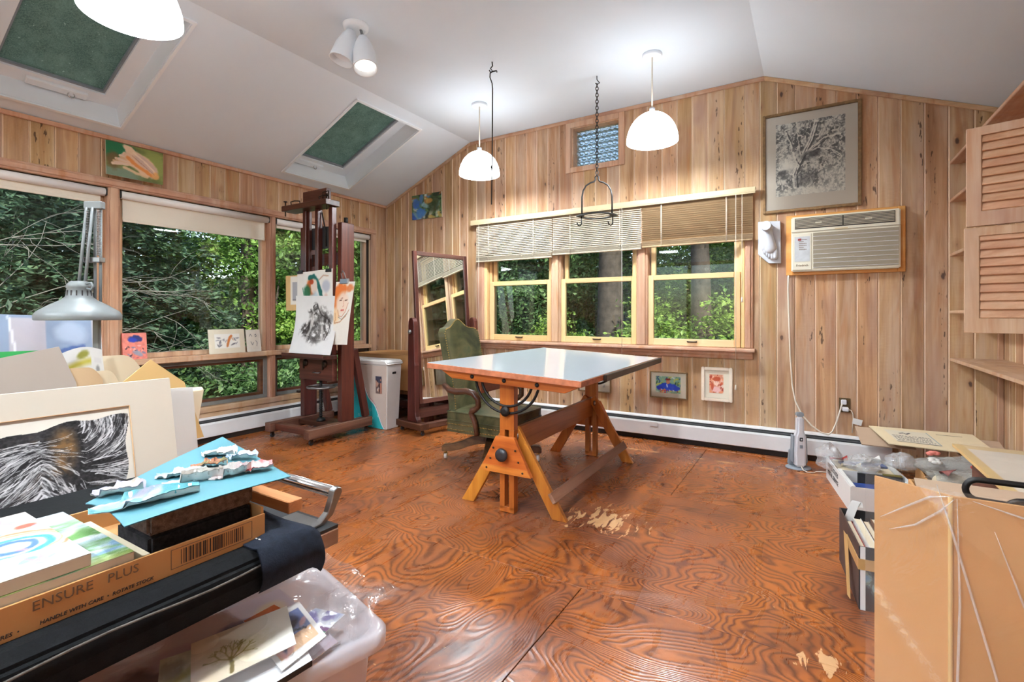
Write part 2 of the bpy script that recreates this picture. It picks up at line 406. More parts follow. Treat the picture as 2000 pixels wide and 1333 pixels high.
def leather():
    m, nt, b = nodes_of('leather', .3, 0, .55); g = G(nt)
    c = g.ramp(g.noise(g.obj(), 5.5, 4, .6, .6), [(.30, lin((34,38,26))), (.45, lin((64,68,42))), (.58, lin((92,86,58))), (.70, lin((58,76,52)))])
    g.lk(c, b.inputs['Base Color']); g.bump(b, g.noise(g.obj(), 90, 3), .05, .003)
leather()
plain('laminate', (196,202,208), .12, var=.012, scale=2, spec=.6)
plain('edge_band', (176,106,72), .5, var=.25, scale=30)
plain('cardboard', (196,146,94), .75, var=.04, scale=5, spec=.2)
plain('cardboard_grey', (186,160,136), .75, var=.04, scale=5, spec=.2)
plain('kraft_tape', (190,150,96), .3, var=.05)
plain('ink', (44,40,40), .7)
plain('ink_soft', (112,88,66), .7)
plain('denim', (24,30,42), .85, var=.35, scale=60, spec=.2, bump=.3)
plain('black_case', (17,18,20), .8, var=.25, scale=50, spec=.12, bump=.3)
plain('zip', (92,86,80), .5, .3, var=.3, scale=120)
plain('foam', (104,86,78), .95, var=.45, scale=90, spec=.1, bump=.9)
plain('foam_edge', (92,88,92), .95, var=.3, scale=90, spec=.1, bump=.6)
plain('teal_board', (84,140,152), .5, var=.03, scale=5)
plain('paper', (226,224,220), .8, var=.015, scale=4, spec=.2)
plain('paper_cream', (226,212,184), .8, var=.025, scale=4, spec=.2)
plain('paper_grey', (172,160,150), .8, var=.03, scale=4, spec=.2)
plain('manila', (212,176,118), .75, var=.03, scale=4, spec=.2)
plain('manila_dark', (206,176,140), .75, var=.03, scale=4, spec=.2)
plain('green_card', (38,150,72), .6, var=.05)
plain('canvas_edge', (206,196,178), .8, var=.03)
plain('mat_board', (212,202,186), .85, var=.012, scale=6, spec=.15)
plain('mat_bevel', (200,160,120), .8)
plain('mat_cream', (228,220,200), .85, var=.015, scale=6, spec=.15)
plain('frame_gold', (132,102,66), .4, .35, var=.3, scale=40)
plain('frame_ivory', (236,222,202), .5, var=.06, scale=20)
plain('rug_edge', (140,72,52), .8)
plain('red_led', (150,40,40), .4)
plain('teal_fabric', (52,184,190), .8, var=.05)
plain('hamper_white', (236,232,228), .7, var=.02)
plain('outlet_bronze', (92,74,44), .45, .4, var=.15)
plain('crate_black', (40,38,40), .7, var=.2)
plain('book_blue', (44,72,140), .5)
plain('book_red', (170,52,48), .5)
plain('book_brown', (120,78,52), .6)
plain('book_olive', (124,110,56), .6)
plain('bone_white', (222,218,212), .7, var=.04)
plain('orange_tape', (232,150,70), .6)
plain('pink_paint', (238,140,124), .6, var=.12, scale=30)
plain('leaf_red', (120,64,58), .7)
painted('paint', .7, .25)
painted('oil_paint', .4, .45, .5)
painted('gloss_print', .2, .5)
glassy('window_glass', (.93,.95,.94), .035)
glassy('picture_glass', (1,1,1), .05)
film('plastic_film', (238,240,242), .16, .18, 16, .8, .12)
film('bag_film', (244,246,248), .30, .12, 18, .9, .16)
film('highlight_film', (246,244,240), .32, .1, 8, .2, .12)  # milky white for the highlights along the carton's film folds
film('carton_film', (238,236,232), .05, .07, 5, .25, .08)
film('bubble_wrap', (238,242,238), .46, .2, 60, 1.0, .16)
film('thin_film', (238,240,244), .04, .1, 10, .3, .025)
film('bin_plastic', (232,230,238), .55, .3, 6, .15, .06)
film('pouch', (230,232,236), .07, .08, 9, .5, .07)
# ================================================================== special materials
def make_special():
    # varnished plywood floor
    m, nt, b = nodes_of('plywood', .28, 0, .5); g = G(nt)
    geo = g.new('ShaderNodeNewGeometry').outputs['Position']
    r = g.new('ShaderNodeObjectInfo').outputs['Random']
    cx = g.new('ShaderNodeCombineXYZ'); g.lk(g.math('MULTIPLY', r, 9), cx.inputs[0]); g.lk(g.math('MULTIPLY', r, 17), cx.inputs[1])
    co = g.vmath('ADD', geo, cx.outputs[0])
    sw = g.new('ShaderNodeSeparateXYZ'); g.lk(co, sw.inputs[0]); sc_ = g.new('ShaderNodeCombineXYZ'); g.lk(sw.outputs[1], sc_.inputs[0]); g.lk(sw.outputs[0], sc_.inputs[1])
    vm = g.new('ShaderNodeMix', data_type='VECTOR'); g.lk(g.math('GREATER_THAN', r, .45), vm.inputs[0]); g.lk(co, vm.inputs[4]); g.lk(sc_.outputs[0], vm.inputs[5]); co = vm.outputs[1]
    # rotary-cut veneer: contour lines of a smooth, stretched height field
    hf = g.noise(g.vmath('MULTIPLY', co, (.75, 1.5, 1)), 1.5, 2.2, .5, .4)
    fine = g.noise(co, 26, 3, .6, .3)
    ph = g.math('ADD', g.math('MULTIPLY', hf, 52), g.math('MULTIPLY', fine, .55))
    band = g.math('ABSOLUTE', g.math('SUBTRACT', g.math('MULTIPLY', g.math('FRACT', ph), 2), 1))
    big = g.noise(geo, 1.3, 4, .6, .6)
    base = g.ramp(big, [(.30, lin((104,52,26))), (.44, lin((142,78,36))), (.57, lin((178,100,38))), (.72, lin((150,92,60)))])
    dark = g.ramp(big, [(.3, lin((56,26,18))), (.6, lin((90,42,20))), (.75, lin((88,50,36)))])
    col = g.mix(g.math('MULTIPLY', g.rng(band, .35, 1.0), .9), base, dark)
    # greyish, dulled traffic area round the table
    sep = g.new('ShaderNodeSeparateXYZ'); g.lk(geo, sep.inputs[0])
    def ell(cx_, cy_, rx, ry, rot=0):
        ca, sa = math.cos(rot), math.sin(rot)
        dx = g.math('SUBTRACT', sep.outputs[0], cx_); dy = g.math('SUBTRACT', sep.outputs[1], cy_)
        X = g.math('DIVIDE', g.math('ADD', g.math('MULTIPLY', dx, ca), g.math('MULTIPLY', dy, sa)), rx)
        Y = g.math('DIVIDE', g.math('SUBTRACT', g.math('MULTIPLY', dy, ca), g.math('MULTIPLY', dx, sa)), ry)
        return g.math('SQRT', g.math('ADD', g.math('POWER', X, 2), g.math('POWER', Y, 2)))
    scuff = g.noise(g.vmath('MULTIPLY', g.vmath('ADD', geo, (3, 1, 0)), (7, 2.2, 1)), 1.0, 6, .7, .8)
    area = g.rng(ell(2.75, -1.75, 1.7, 1.3), .35, 1.15, .85, .22)
    worn = g.math('MULTIPLY', g.rng(scuff, .38, .72), area)
    col = g.mix(g.math('MULTIPLY', worn, .5), col, lin((150,104,84)))
    dirt = g.noise(g.vmath('MULTIPLY', geo, (4, 9, 1)), 1.0, 5, .7, .5)
    col = g.mix(g.math('MULTIPLY', g.rng(dirt, .5, .8), .25), col, lin((96,62,56)))
    # bare patches where the varnish is gone
    chip = g.noise(g.vmath('MULTIPLY', g.vmath('ADD', geo, (.3, .2, 0)), (30, 8, 1)), 1.0, 5, .6, .6)
    m1 = g.rng(g.math('SUBTRACT', chip, g.math('MULTIPLY', ell(3.52, -1.87, .20, .16, -.2), .15)), .43, .445)
    m2 = g.rng(g.math('SUBTRACT', chip, g.math('MULTIPLY', ell(4.50, -2.53, .07, .05, .5), .16)), .42, .435)
    m3 = g.math('MULTIPLY', g.rng(g.math('ABSOLUTE', g.math('SUBTRACT', sep.outputs[1], -.42)), .008, .02, 1, 0), g.rng(g.noise(geo, 7, 3), .48, .56))
    sp = g.rng(g.noise(geo, 38, 2, .5), .745, .76)
    bare = g.math('MAXIMUM', g.math('MAXIMUM', m1, m2), g.math('MAXIMUM', g.math('MULTIPLY', m3, .8), g.math('MULTIPLY', sp, .7)))
    col = g.mix(bare, col, lin((206,160,112)))
    g.lk(col, b.inputs['Base Color'])
    g.lk(g.math('ADD', g.rng(scuff, .3, .75, .2, .42), g.math('MULTIPLY', bare, .3)), b.inputs['Roughness'])
    g.bump(b, g.math('ADD', g.math('MULTIPLY', band, .6), g.math('MULTIPLY', fine, .6)), .22, .004)
    # lit opal glass
    m = bpy.data.materials.new('opal'); m.use_nodes = True; nt = m.node_tree; b = nt.nodes['Principled BSDF']; MATS['opal'] = m
    b.inputs['Base Color'].default_value = (.95, .95, .93, 1); b.inputs['Emission Color'].default_value = (.90, .96, 1, 1); b.inputs['Emission Strength'].default_value = PENDANT_EMIT
    b.inputs['Roughness'].default_value = .3
    m = bpy.data.materials.new('bulb'); m.use_nodes = True; b = m.node_tree.nodes['Principled BSDF']; MATS['bulb'] = m
    b.inputs['Emission Color'].default_value = (1, .93, .82, 1); b.inputs['Emission Strength'].default_value = 2.2
    # mirror
    m, nt, b = nodes_of('mirror', .015, 1); b.inputs['Base Color'].default_value = (.84, .88, .86, 1)
    # skylight pane: insect screen, leaf litter and painted tree reflection on grey-green glass
    m = bpy.data.materials.new('skylight_glass'); m.use_nodes = True; nt = m.node_tree; b = nt.nodes['Principled BSDF']; g = G(nt); MATS['skylight_glass'] = m
    n = g.noise(g.obj(), 9, 5, .7); n2 = g.noise(g.obj(), 130, 3, .7)
    c = g.mix(g.rng(n2, .35, .7), lin((84,106,98)), lin((136,160,146))); c = g.mix(g.rng(n, .4, .7, 0, .6), c, lin((150,172,158))); c = g.mix(g.rng(g.noise(g.obj(), 60, 2), .70, .74), c, lin((190,206,196)))
    g.lk(c, b.inputs['Base Color']); b.inputs['Roughness'].default_value = .35
    tr = g.new('ShaderNodeBsdfTransparent'); tr.inputs[0].default_value = (.35, .44, .42, 1)
    tl = g.new('ShaderNodeBsdfTranslucent'); g.lk(c, tl.inputs[0])
    mx = g.new('ShaderNodeMixShader'); mx.inputs[0].default_value = .45; g.lk(b.outputs[0], mx.inputs[1]); g.lk(tl.outputs[0], mx.inputs[2])
    m2 = g.new('ShaderNodeMixShader'); m2.inputs[0].default_value = .86; g.lk(tr.outputs[0], m2.inputs[1]); g.lk(mx.outputs[0], m2.inputs[2])
    g.lk(m2.outputs[0], nt.nodes['Material Output'].inputs[0])
    # pressed glass of the little window
    m = bpy.data.materials.new('pressed_glass'); m.use_nodes = True; nt = m.node_tree; g = G(nt); MATS['pressed_glass'] = m
    nt.nodes.remove(nt.nodes['Principled BSDF']); gl = g.new('ShaderNodeBsdfGlass'); gl.inputs[0].default_value = (.86, .96, 1, 1); gl.inputs['Roughness'].default_value = .04; gl.inputs['IOR'].default_value = 1.35
    tl = g.new('ShaderNodeBsdfTranslucent'); tl.inputs[0].default_value = (.8, .92, .95, 1); df = g.new('ShaderNodeBsdfGlossy'); df.inputs[0].default_value = (.8, .9, .95, 1); df.inputs['Roughness'].default_value = .25
    mx = g.new('ShaderNodeMixShader'); mx.inputs[0].default_value = .35; g.lk(gl.outputs[0], mx.inputs[1]); g.lk(tl.outputs[0], mx.inputs[2])
    m2 = g.new('ShaderNodeMixShader'); m2.inputs[0].default_value = .18; g.lk(mx.outputs[0], m2.inputs[1]); g.lk(df.outputs[0], m2.inputs[2]); g.lk(m2.outputs[0], nt.nodes['Material Output'].inputs[0])
make_special()

# ================================================================== the room
W, ZL, ZF, XA, XB, YR = 5.53, 2.43, 2.985, 1.28, 4.15, -6.8
def ztop(x):
    return ZL+(ZF-ZL)*x/XA if x < XA else (ZF if x <= XB else ZF-(ZF-ZL)*(x-XB)/(W-XB))
# floor: backing slab with plywood sheets as pieces
fl = struct('floor', MB().box((-.1, YR-.1, -.12), (W+.1, .1, -.02)), 'plank_dark')
rows = [(-.11, 0, [0, 1.95, 4.39, W]), (-1.317, -.11, [0, 1.30, 3.74, W]), (-2.537, -1.317, [0, 2.46, 4.90, W]), (-3.757, -2.537, [0, 1.243, 3.683, W]), (-4.977, -3.757, [0, 2.46, 4.9, W]), (YR, -4.977, [0, 1.243, 3.683, W])]
for y0, y1, xs in rows:
    for x0, x1 in zip(xs[:-1], xs[1:]):
        g_ = .0015
        part('plywood_sheet', MB().box((x0+g_, y0+g_, -.02), (x1-g_, y1-g_, 0)), 'plywood', fl, bevel=.0012)
# ceiling: three planes, the left slope cut for two skylights
ca = math.atan2(ZF-ZL, XA); SL = math.hypot(XA, ZF-ZL)
def sl(s, y, d=0): return Vector((s*math.cos(ca)-d*math.sin(ca), y, ZL+s*math.sin(ca)+d*math.cos(ca)))
SKY = [(-3.55, -2.78), (-1.465, -.69)]; S0, S1 = .14, 1.257
cb = MB()
def slab(s0, s1, y0, y1): cb.add([sl(s0,y0), sl(s1,y0), sl(s1,y1), sl(s0,y1), sl(s0,y0,.06), sl(s1,y0,.06), sl(s1,y1,.06), sl(s0,y1,.06)], [(0,1,2,3),(7,6,5,4),(0,4,5,1),(1,5,6,2),(2,6,7,3),(3,7,4,0)])
ys = [YR, SKY[0][0], SKY[0][1], SKY[1][0], SKY[1][1], 0]
for i in range(5):
    if i in (1, 3): slab(0, S0, ys[i], ys[i+1]); slab(S1, SL, ys[i], ys[i+1])
    else: slab(0, SL, ys[i], ys[i+1])
cb.box((XA, YR, ZF), (XB, 0, ZF+.06))
cb.add([(XB,YR,ZF),(W,YR,ZL),(W,0,ZL),(XB,0,ZF),(XB,YR,ZF+.06),(W,YR,ZL+.06),(W,0,ZL+.06),(XB,0,ZF+.06)], [(0,1,2,3),(7,6,5,4),(0,4,5,1),(1,5,6,2),(2,6,7,3),(3,7,4,0)])
struct('ceiling', cb, 'ceiling_paint')
# skylights
for i, (y0, y1) in enumerate(SKY):
    D_ = .2; wl = MB()
    i_ = .004; a0, a1, c0_, c1_ = S0+i_, S1-i_, y0+i_, y1-i_
    for a, b_ in (((a0,c0_),(a1,c0_)), ((a1,c0_),(a1,c1_)), ((a1,c1_),(a0,c1_)), ((a0,c1_),(a0,c0_))):
        cs, cy = (S0+S1)/2, (y0+y1)/2
        def out(p, t=.003): return (p[0]+(t if p[0] > cs else -t), p[1]+(t if p[1] > cy else -t))
        q = [sl(*a,.0), sl(*b_,.0), sl(*b_,D_), sl(*a,D_)]; ao, bo = out(a,.003), out(b_,.003)
        q += [sl(*ao,.0), sl(*bo,.0), sl(*bo,D_), sl(*ao,D_)]
        wl.add(q, [(0,1,2,3),(7,6,5,4),(0,4,5,1),(1,5,6,2),(2,6,7,3),(3,7,4,0)])
    sk = struct('window_%d' % (8+i), wl, 'white_paint')
    # casing bead on the ceiling, sash ring, pane, vent flap with ring pull
    def ring(s0, s1, a, b_, wd, d0, d1):
        m = MB()
        for (p0, p1, q0, q1) in ((s0,s1,a,a+wd),(s0,s1,b_-wd,b_),(s0,s0+wd,a+wd,b_-wd),(s1-wd,s1,a+wd,b_-wd)):
            m.add([sl(p0,q0,d0), sl(p1,q0,d0), sl(p1,q1,d0), sl(p0,q1,d0), sl(p0,q0,d1), sl(p1,q0,d1), sl(p1,q1,d1), sl(p0,q1,d1)], [(0,1,2,3),(7,6,5,4),(0,4,5,1),(1,5,6,2),(2,6,7,3),(3,7,4,0)])
        return m
    part('casing', ring(S0-.02, S1+.02, y0-.02, y1+.02, .02, -.012, 0), 'white_paint', sk)
    part('sash', ring(S0, S1, y0, y1, .105, .15, .2), 'white_paint', sk)
    part('gasket', ring(S0+.105, S1-.105, y0+.105, y1-.105, .014, .165, .2), 'grey_plastic', sk, label='grey rubber gasket')
    part('pane', MB().add([sl(S0+.11,y0+.11,.185), sl(S1-.11,y0+.11,.185), sl(S1-.11,y1-.11,.185), sl(S0+.11,y1-.11,.185), sl(S0+.11,y0+.11,.195), sl(S1-.11,y0+.11,.195), sl(S1-.11,y1-.11,.195), sl(S0+.11,y1-.11,.195)], [(0,1,2,3),(7,6,5,4),(0,4,5,1),(1,5,6,2),(2,6,7,3),(3,7,4,0)]), 'skylight_glass', sk)
    yc = y0+.28 if i else y0+.42
    fp = part('vent_flap', MB().add([sl(s,y,d) for d in (.125,.152) for s, y in ((S0+.02,yc-.16),(S0+.075,yc-.16),(S0+.075,yc+.16),(S0+.02,yc+.16))], [(0,1,2,3),(7,6,5,4),(0,4,5,1),(1,5,6,2),(2,6,7,3),(3,7,4,0)]), 'white_paint', sk, bevel=.004)
    c0 = sl(S0+.045, yc+.07, .115)
    part('ring_pull', MB().tube([c0+Vector((0, .018*math.cos(t), .018*math.sin(t))) for t in [2*PI*k/12 for k in range(12)]], .004, 6, True), 'chrome', fp)

# ---- walls: a backing with openings, planks as pieces
def groove(o):
    me = o.data; me.materials.append(MATS['groove'])
    me.polygons[3].material_index = 1; me.polygons[5].material_index = 1; return o
def plank_x(x0, x1, z0, ztf, parent, t=.02, c=.006, mat='pine'):
    """vertical board on the back wall (face at y=0), V-jointed"""
    g_ = .0006; x0 += g_; x1 -= g_
    prof = [(x0,t),(x0,c),(x0+c,0),(x1-c,0),(x1,c),(x1,t)]
    o0 = (x0+x1)/2
    xs = [p[0] for p in prof]
    v = [(x-o0, y, 0) for x, y in prof]+[(x-o0, y, ztf(x)-z0) for x, y in prof]; n = 6
    o = link('plank', mesh_of('plank', MB().add(v, [tuple(range(n))[::-1], tuple(range(n,2*n))]+[(i,(i+1)%n,n+(i+1)%n,n+i) for i in range(n)]), mat), parent); o.location = (o0, 0, z0); return groove(o)
def plank_y(y0, y1, z0, z1, parent, side, t=.02, c=.006, mat='pine'):
    """vertical board on a side wall; side=+1 faces +x at x=0, -1 faces -x at x=W"""
    g_ = .0006; y0 += g_; y1 -= g_; X0 = 0 if side > 0 else W
    prof = [(-side*t,y0),(-side*c,y0),(0,y0+c),(0,y1-c),(-side*c,y1),(-side*t,y1)]; o0 = (y0+y1)/2; n = 6
    v = [(x, y-o0, 0) for x, y in prof]+[(x, y-o0, z1-z0) for x, y in prof]
    o = link('plank', mesh_of('plank', MB().add(v, [tuple(range(n))[::-1], tuple(range(n,2*n))]+[(i,(i+1)%n,n+(i+1)%n,n+i) for i in range(n)]), mat), parent); o.location = (X0, o0, z0); return groove(o)
# back wall
OX0, OX1, OZ0, OZ1 = 1.47, 4.011, .83, 2.05       # triple window opening
SX0, SX1, SZ0, SZ1 = 2.49, 2.965, 2.508, 2.905     # little window opening
bk = MB(); T0, T1 = .0202, .14
def wall_piece(x0, x1, z0, z1=None):
    xs = sorted({x0, x1} | {q for q in (XA, XB) if x0 < q < x1})
    top = [(x, (z1 if z1 is not None else ztop(min(max(x,0),W))+.05)) for x in xs]
    bk.prism([(x0,z0),(x1,z0)]+top[::-1], T0, T1, 'y')
wall_piece(-.14, OX0, -.1); wall_piece(OX0, OX1, -.1, OZ0); wall_piece(OX1, W+.14, -.1); wall_piece(OX0, SX0, OZ1); wall_piece(SX0, SX1, OZ1, SZ0); wall_piece(SX0, SX1, SZ1); wall_piece(SX1, OX1, OZ1)
wb = struct('wall_back', bk, 'dark_gap')
edges = [0, .132, .247, .363, .48, .605, .733, .905, 1.026, 1.13, 1.238, 1.359, OX0, 1.602, 1.727, 1.85, 1.982, 2.102, 2.229, 2.353, SX0, 2.61, 2.73, 2.85, SX1, 3.102, 3.222, 3.351, 3.477, 3.603, 3.73, 3.855, OX1, 4.117, 4.237, 4.362, 4.493, 4.626, 4.751, 4.877, 5.004, 5.133, 5.259, 5.39, W]
for x0, x1 in zip(edges[:-1], edges[1:]):
    if x1 <= OX0+1e-6 or x0 >= OX1-1e-6: plank_x(x0, x1, 0, ztop, wb); continue
    plank_x(x0, x1, 0, lambda x: OZ0, wb)
    if x0 >= SX0-1e-6 and x1 <= SX1+1e-6:
        plank_x(x0, x1, OZ1, lambda x: SZ0, wb); plank_x(x0, x1, SZ1, ztop, wb)
    else: plank_x(x0, x1, OZ1, ztop, wb)
# left wall
LY = [(-4.05, -2.815), (-2.739, -1.534), (-1.473, -.272)]       # three bays
HZ, SILL = 2.047, .25
lb = MB(); X0_, X1_ = -.16, -.0202
for y0, y1, z0, z1 in ((YR-.1, LY[0][0], -.1, 2.5), (LY[2][1], .0202, -.1, 2.5), (LY[0][0], LY[2][1], -.1, SILL), (LY[0][0], LY[2][1], HZ, 2.5)): lb.box((X0_, y0, z0), (X1_, y1, z1))
wlft = struct('wall_left', lb, 'dark_gap')
e = [-4.05, -3.92, -3.79, -3.66, -3.52, -3.371, -3.24, -3.11, -2.98, -2.852, -2.72, -2.59, -2.46, -2.338, -2.212, -2.083, -1.956, -1.823, -1.699, -1.568, -1.436, -1.313, -1.21, -1.08, -.95, -.81, -.68, -.549, -.423, -.272]
for a, b_ in zip(e[:-1], e[1:]): plank_y(a, b_, HZ, ZL, wlft, 1)
for a, b_ in ((-.272, -.173), (-.173, 0)): plank_y(a, b_, 0, ZL, wlft, 1)
yy = -4.05
while yy > YR+.01:
    n_ = max(yy-.14, YR); plank_y(n_, yy, 0, ZL, wlft, 1); yy = n_
for a, b_ in zip(e[0::3], e[3::3]+[-.272]): plank_y(a, b_, 0, SILL, wlft, 1)
# right wall, rear wall
wr = struct('wall_right', MB().box((W+.0202, YR-.1, -.1), (W+.14, .0202, 2.5)), 'dark_gap')
yy = 0
while yy > YR+.01:
    n_ = max(yy-rnd.uniform(.10, .15), YR); plank_y(n_, yy, 0, ZL, wr, -1); yy = n_
rw = MB(); Y0r, Y1r = YR-.12, YR; RX0, RX1, RZ0, RZ1 = .9, 4.6, .35, 2.25
for poly in ([(-.1,-.1),(RX0,-.1),(RX0,ztop(RX0)+.05),(-.1,ZL)], [(RX1,-.1),(W+.1,-.1),(W+.1,ZL),(RX1,ztop(RX1)+.05)], [(RX0,-.1),(RX1,-.1),(RX1,RZ0),(RX0,RZ0)], [(RX0,RZ1),(RX1,RZ1),(RX1,ztop(RX1)+.05),(XB,ZF+.05),(XA,ZF+.05),(RX0,ztop(RX0)+.05)]): rw.prism(poly, Y0r, Y1r, 'y')
struct('wall_rear', rw, 'ceiling_paint')
wr_ = struct('window_10', MB().frame(RX0, RX1, RZ0, RZ1, .06, Y0r, YR+.02), 'pine_trim_z')  # added window, unseen behind the camera, lets sky light in as fill
for k in range(3):
    xa = RX0+.06+k*(RX1-RX0-.12)/3; xb = xa+(RX1-RX0-.12)/3
    if k: part('mullion', MB().box((xa-.03,Y0r,RZ0+.06),(xa+.03,YR+.015,RZ1-.06)), 'pine_trim_z', wr_)
    part('pane', MB().box((xa+.031,YR-.06,RZ0+.06),(xb-.031,YR-.055,RZ1-.06)), 'window_glass', wr_)
# ---- trims
def trim(n, mb, mat, bevel=.004): return struct('trim_%d' % n, mb, mat, bevel)
trim(1, MB().box((.0005, YR, 2.398), (.022, -.02, 2.43)), 'pine_trim')
for k, (xa, xb) in enumerate(((.0, XA), (XA, XB), (XB, W))):
    t = .034; d = .02
    trim(2+k, MB().prism([(xa, ztop(xa)-t), (xb, ztop(xb)-t), (xb, ztop(xb)-.001), (xa, ztop(xa)-.001)], -d, -.0005, 'y'), 'pine_trim_x', .004)
trim(5, MB().box((W-.022, YR, 2.398), (W-.0005, -.02, 2.43)), 'pine_trim')
trim(6, MB().box((.0005, -.022, 0), (.022, -.0005, 2.40)), 'pine_trim_z')
trim(7, MB().box((W-.03, -.022, 0), (W-.0005, -.0005, 2.40)), 'pine_trim_z')
# ---- left window wall: header, mullions, rails, sill
hd = MB().box((.0005, -4.10, HZ), (.022, -.192, 2.113)).box((.022, -4.10, 2.06), (.032, -.192, 2.10)); trim(8, hd, 'pine_trim', .005)
trim(9, MB().box((.0005, -.272, .232), (.024, -.192, 2.047)).box((.024, -.262, .232), (.032, -.204, 2.047)), 'pine_trim_z', .004)
for k, (a, b_) in enumerate(((-2.815, -2.739), (-1.534, -1.473))): trim(10+k, MB().box((-.14, a, SILL), (.012, b_, HZ)).box((.012, a+.012, SILL), (.022, b_-.012, HZ)), 'pine_trim_z', .004)
trim(12, MB().box((-.14, -4.05, .705), (.035, -.272, .752)), 'pine_trim', .006)
trim(13, MB().box((-.16, -4.05, SILL), (.03, -.272, .300)).box((.0005, -4.05, .205), (.018, -.192, SILL)), 'pine_trim', .006)
for i, (y0, y1) in enumerate(LY):
    wn = struct('window_%d' % (1+i), MB().frame(y0, y1, .752, HZ, .04, -.12, -.055, 'x'), 'pine_trim_z', .003)
    part('pane', MB().box((-.092, y0+.04, .792), (-.086, y1-.04, HZ-.04)), 'window_glass', wn)
    ls = part('awning_sash', MB().frame(y0+.004, y1-.004, .303, .702, .03, -.085, -.03, 'x'), 'steel' if 0 else 'grey_sash', wn) if 'grey_sash' in MATS else None
    if ls is None:
        plain('grey_sash', (128,130,128), .4, .2, var=.06)
        ls = part('awning_sash', MB().frame(y0+.004, y1-.004, .303, .702, .024, -.075, -.03, 'x'), 'grey_sash', wn)
    part('inner_frame', MB().frame(y0+.028, y1-.028, .327, .678, .028, -.11, -.05, 'x'), 'plank_dark', ls)
    part('pane', MB().box((-.088, y0+.05, .35), (-.083, y1-.05, .66)), 'window_glass', ls)
    yc = y0+.42 if i < 2 else y0+.3
    ch = part('crank', MB().box((-.03, yc-.05, .302), (.02, yc+.07, .322)), 'bronze', wn, bevel=.004, label='dark bronze window crank')
    part('crank_arm', MB().tube([(0, yc+.02, .322), (.005, yc+.05, .340), (.012, yc+.11, .345)], .007, 6), 'bronze', ch)
# ---- triple window on the back wall
cs = MB()
for a, b_ in ((1.372, 1.47), (4.011, 4.071)): cs.box((a, -.022, .83), (b_, -.0005, 2.06)); cs.box((a+.012, -.032, .83), (b_-.016, -.022, 2.06))
cs.box((1.372, -.022, 2.05), (4.071, -.0005, 2.09)); trim(14, cs, 'pine_trim_z', .004)
BAYS = [(1.535, 2.265), (2.374, 3.121), (3.229, 3.977)]
jm = MB().box((OX0, -.018, .83), (1.50, .14, 2.05)).box((3.985, -.018, .83), (OX1, .14, 2.05))
trim(15, jm, 'sash_z', .004)
for k, (a, b_) in enumerate(((2.268, 2.371), (3.124, 3.226))):
    trim(16+k, MB().box((a, -.012, .83), (b_, .14, 2.05)).box((a+.018, -.03, .83), (b_-.018, -.012, 2.05)), 'pine_trim_z', .005)
trim(18, MB().prism([(-.09,.800),(-.09,.818),(-.082,.826),(.14,.83),(.14,.80)], 1.355, 4.09, 'x'), 'pine_trim_x', .003)
trim(19, MB().prism([(-.055,.80),(-.0005,.80),(-.0005,.738),(-.018,.738),(-.03,.76),(-.05,.778)], 1.372, 4.072, 'x'), 'pine_trim_x', .003)
for i, (x0, x1) in enumerate(BAYS):
    wn = struct('window_%d' % (4+i), MB().frame(x0-.03, x1+.008, .83, 2.05, .03 if i == 0 else .022, .03, .13), 'sash_z', .002)
    lo = part('lower_sash', MB().box((x0,-.004,.83),(x0+.046,.034,1.447)).box((x1-.046,-.004,.83),(x1,.034,1.447)), 'sash_z', wn, bevel=.003)
    part('bottom_rail', MB().box((x0+.046,-.004,.83),(x1-.046,.034,.890)), 'sash_x', lo, bevel=.003)
    part('meeting_rail', MB().box((x0+.046,-.006,1.402),(x1-.046,.034,1.447)), 'sash_x', lo, bevel=.003)
    part('pane', MB().box((x0+.046,.014,.89),(x1-.046,.018,1.402)), 'window_glass', lo)
    xc = (x0+x1)/2; s = MB()
    s.prism([(xc-.038,.862),(xc+.038,.862),(xc+.042,.874),(xc+.02,.871),(xc-.02,.871),(xc-.042,.874)], -.022, -.004, 'y'); part('sash_lift', s, 'bronze', lo, label='dark bronze sash lift', bevel=.002)
    up = part('upper_sash', MB().box((x0+.012,.05,1.41),(x0+.052,.088,2.05)).box((x1-.052,.05,1.41),(x1-.012,.088,2.05)), 'sash_z', wn, bevel=.003)
    part('top_rail', MB().box((x0+.052,.05,2.0),(x1-.052,.088,2.05)).box((x0+.052,.05,1.41),(x1-.052,.088,1.44)), 'sash_x', up, bevel=.003)
    part('pane', MB().box((x0+.052,.066,1.44),(x1-.052,.070,2.0)), 'window_glass', up)
# ---- little window of pressed glass
sw = struct('window_7', MB().frame(SX0-.06, SX1+.05, SZ0-.04, SZ1+.045, .05, -.02, -.0005), 'pine_trim_z', .003)
part('reveal', MB().frame(SX0, SX1, SZ0, SZ1, .012, -.0005, .13), 'pine_trim_x', sw)
gm = MB(); nu, nv = 90, 80
def gfn(u, v):
    X = SX0+.012+u*(SX1-SX0-.024); Z = SZ0+.012+v*(SZ1-SZ0-.024)
    a = X/.052; b_ = Z/.052; row = math.floor(b_); fx = (a+(.5 if row % 2 else 0)) % 1-.5; fy = b_ % 1-.5
    r2 = math.hypot(fx, fy); bumpy = .016*math.sqrt(max(0, 1-(r2/.48)**2)) if r2 < .48 else 0
    return (X, .10-bumpy, Z)
gm.grid(gfn, nu, nv); part('pane', gm, 'pressed_glass', sw)
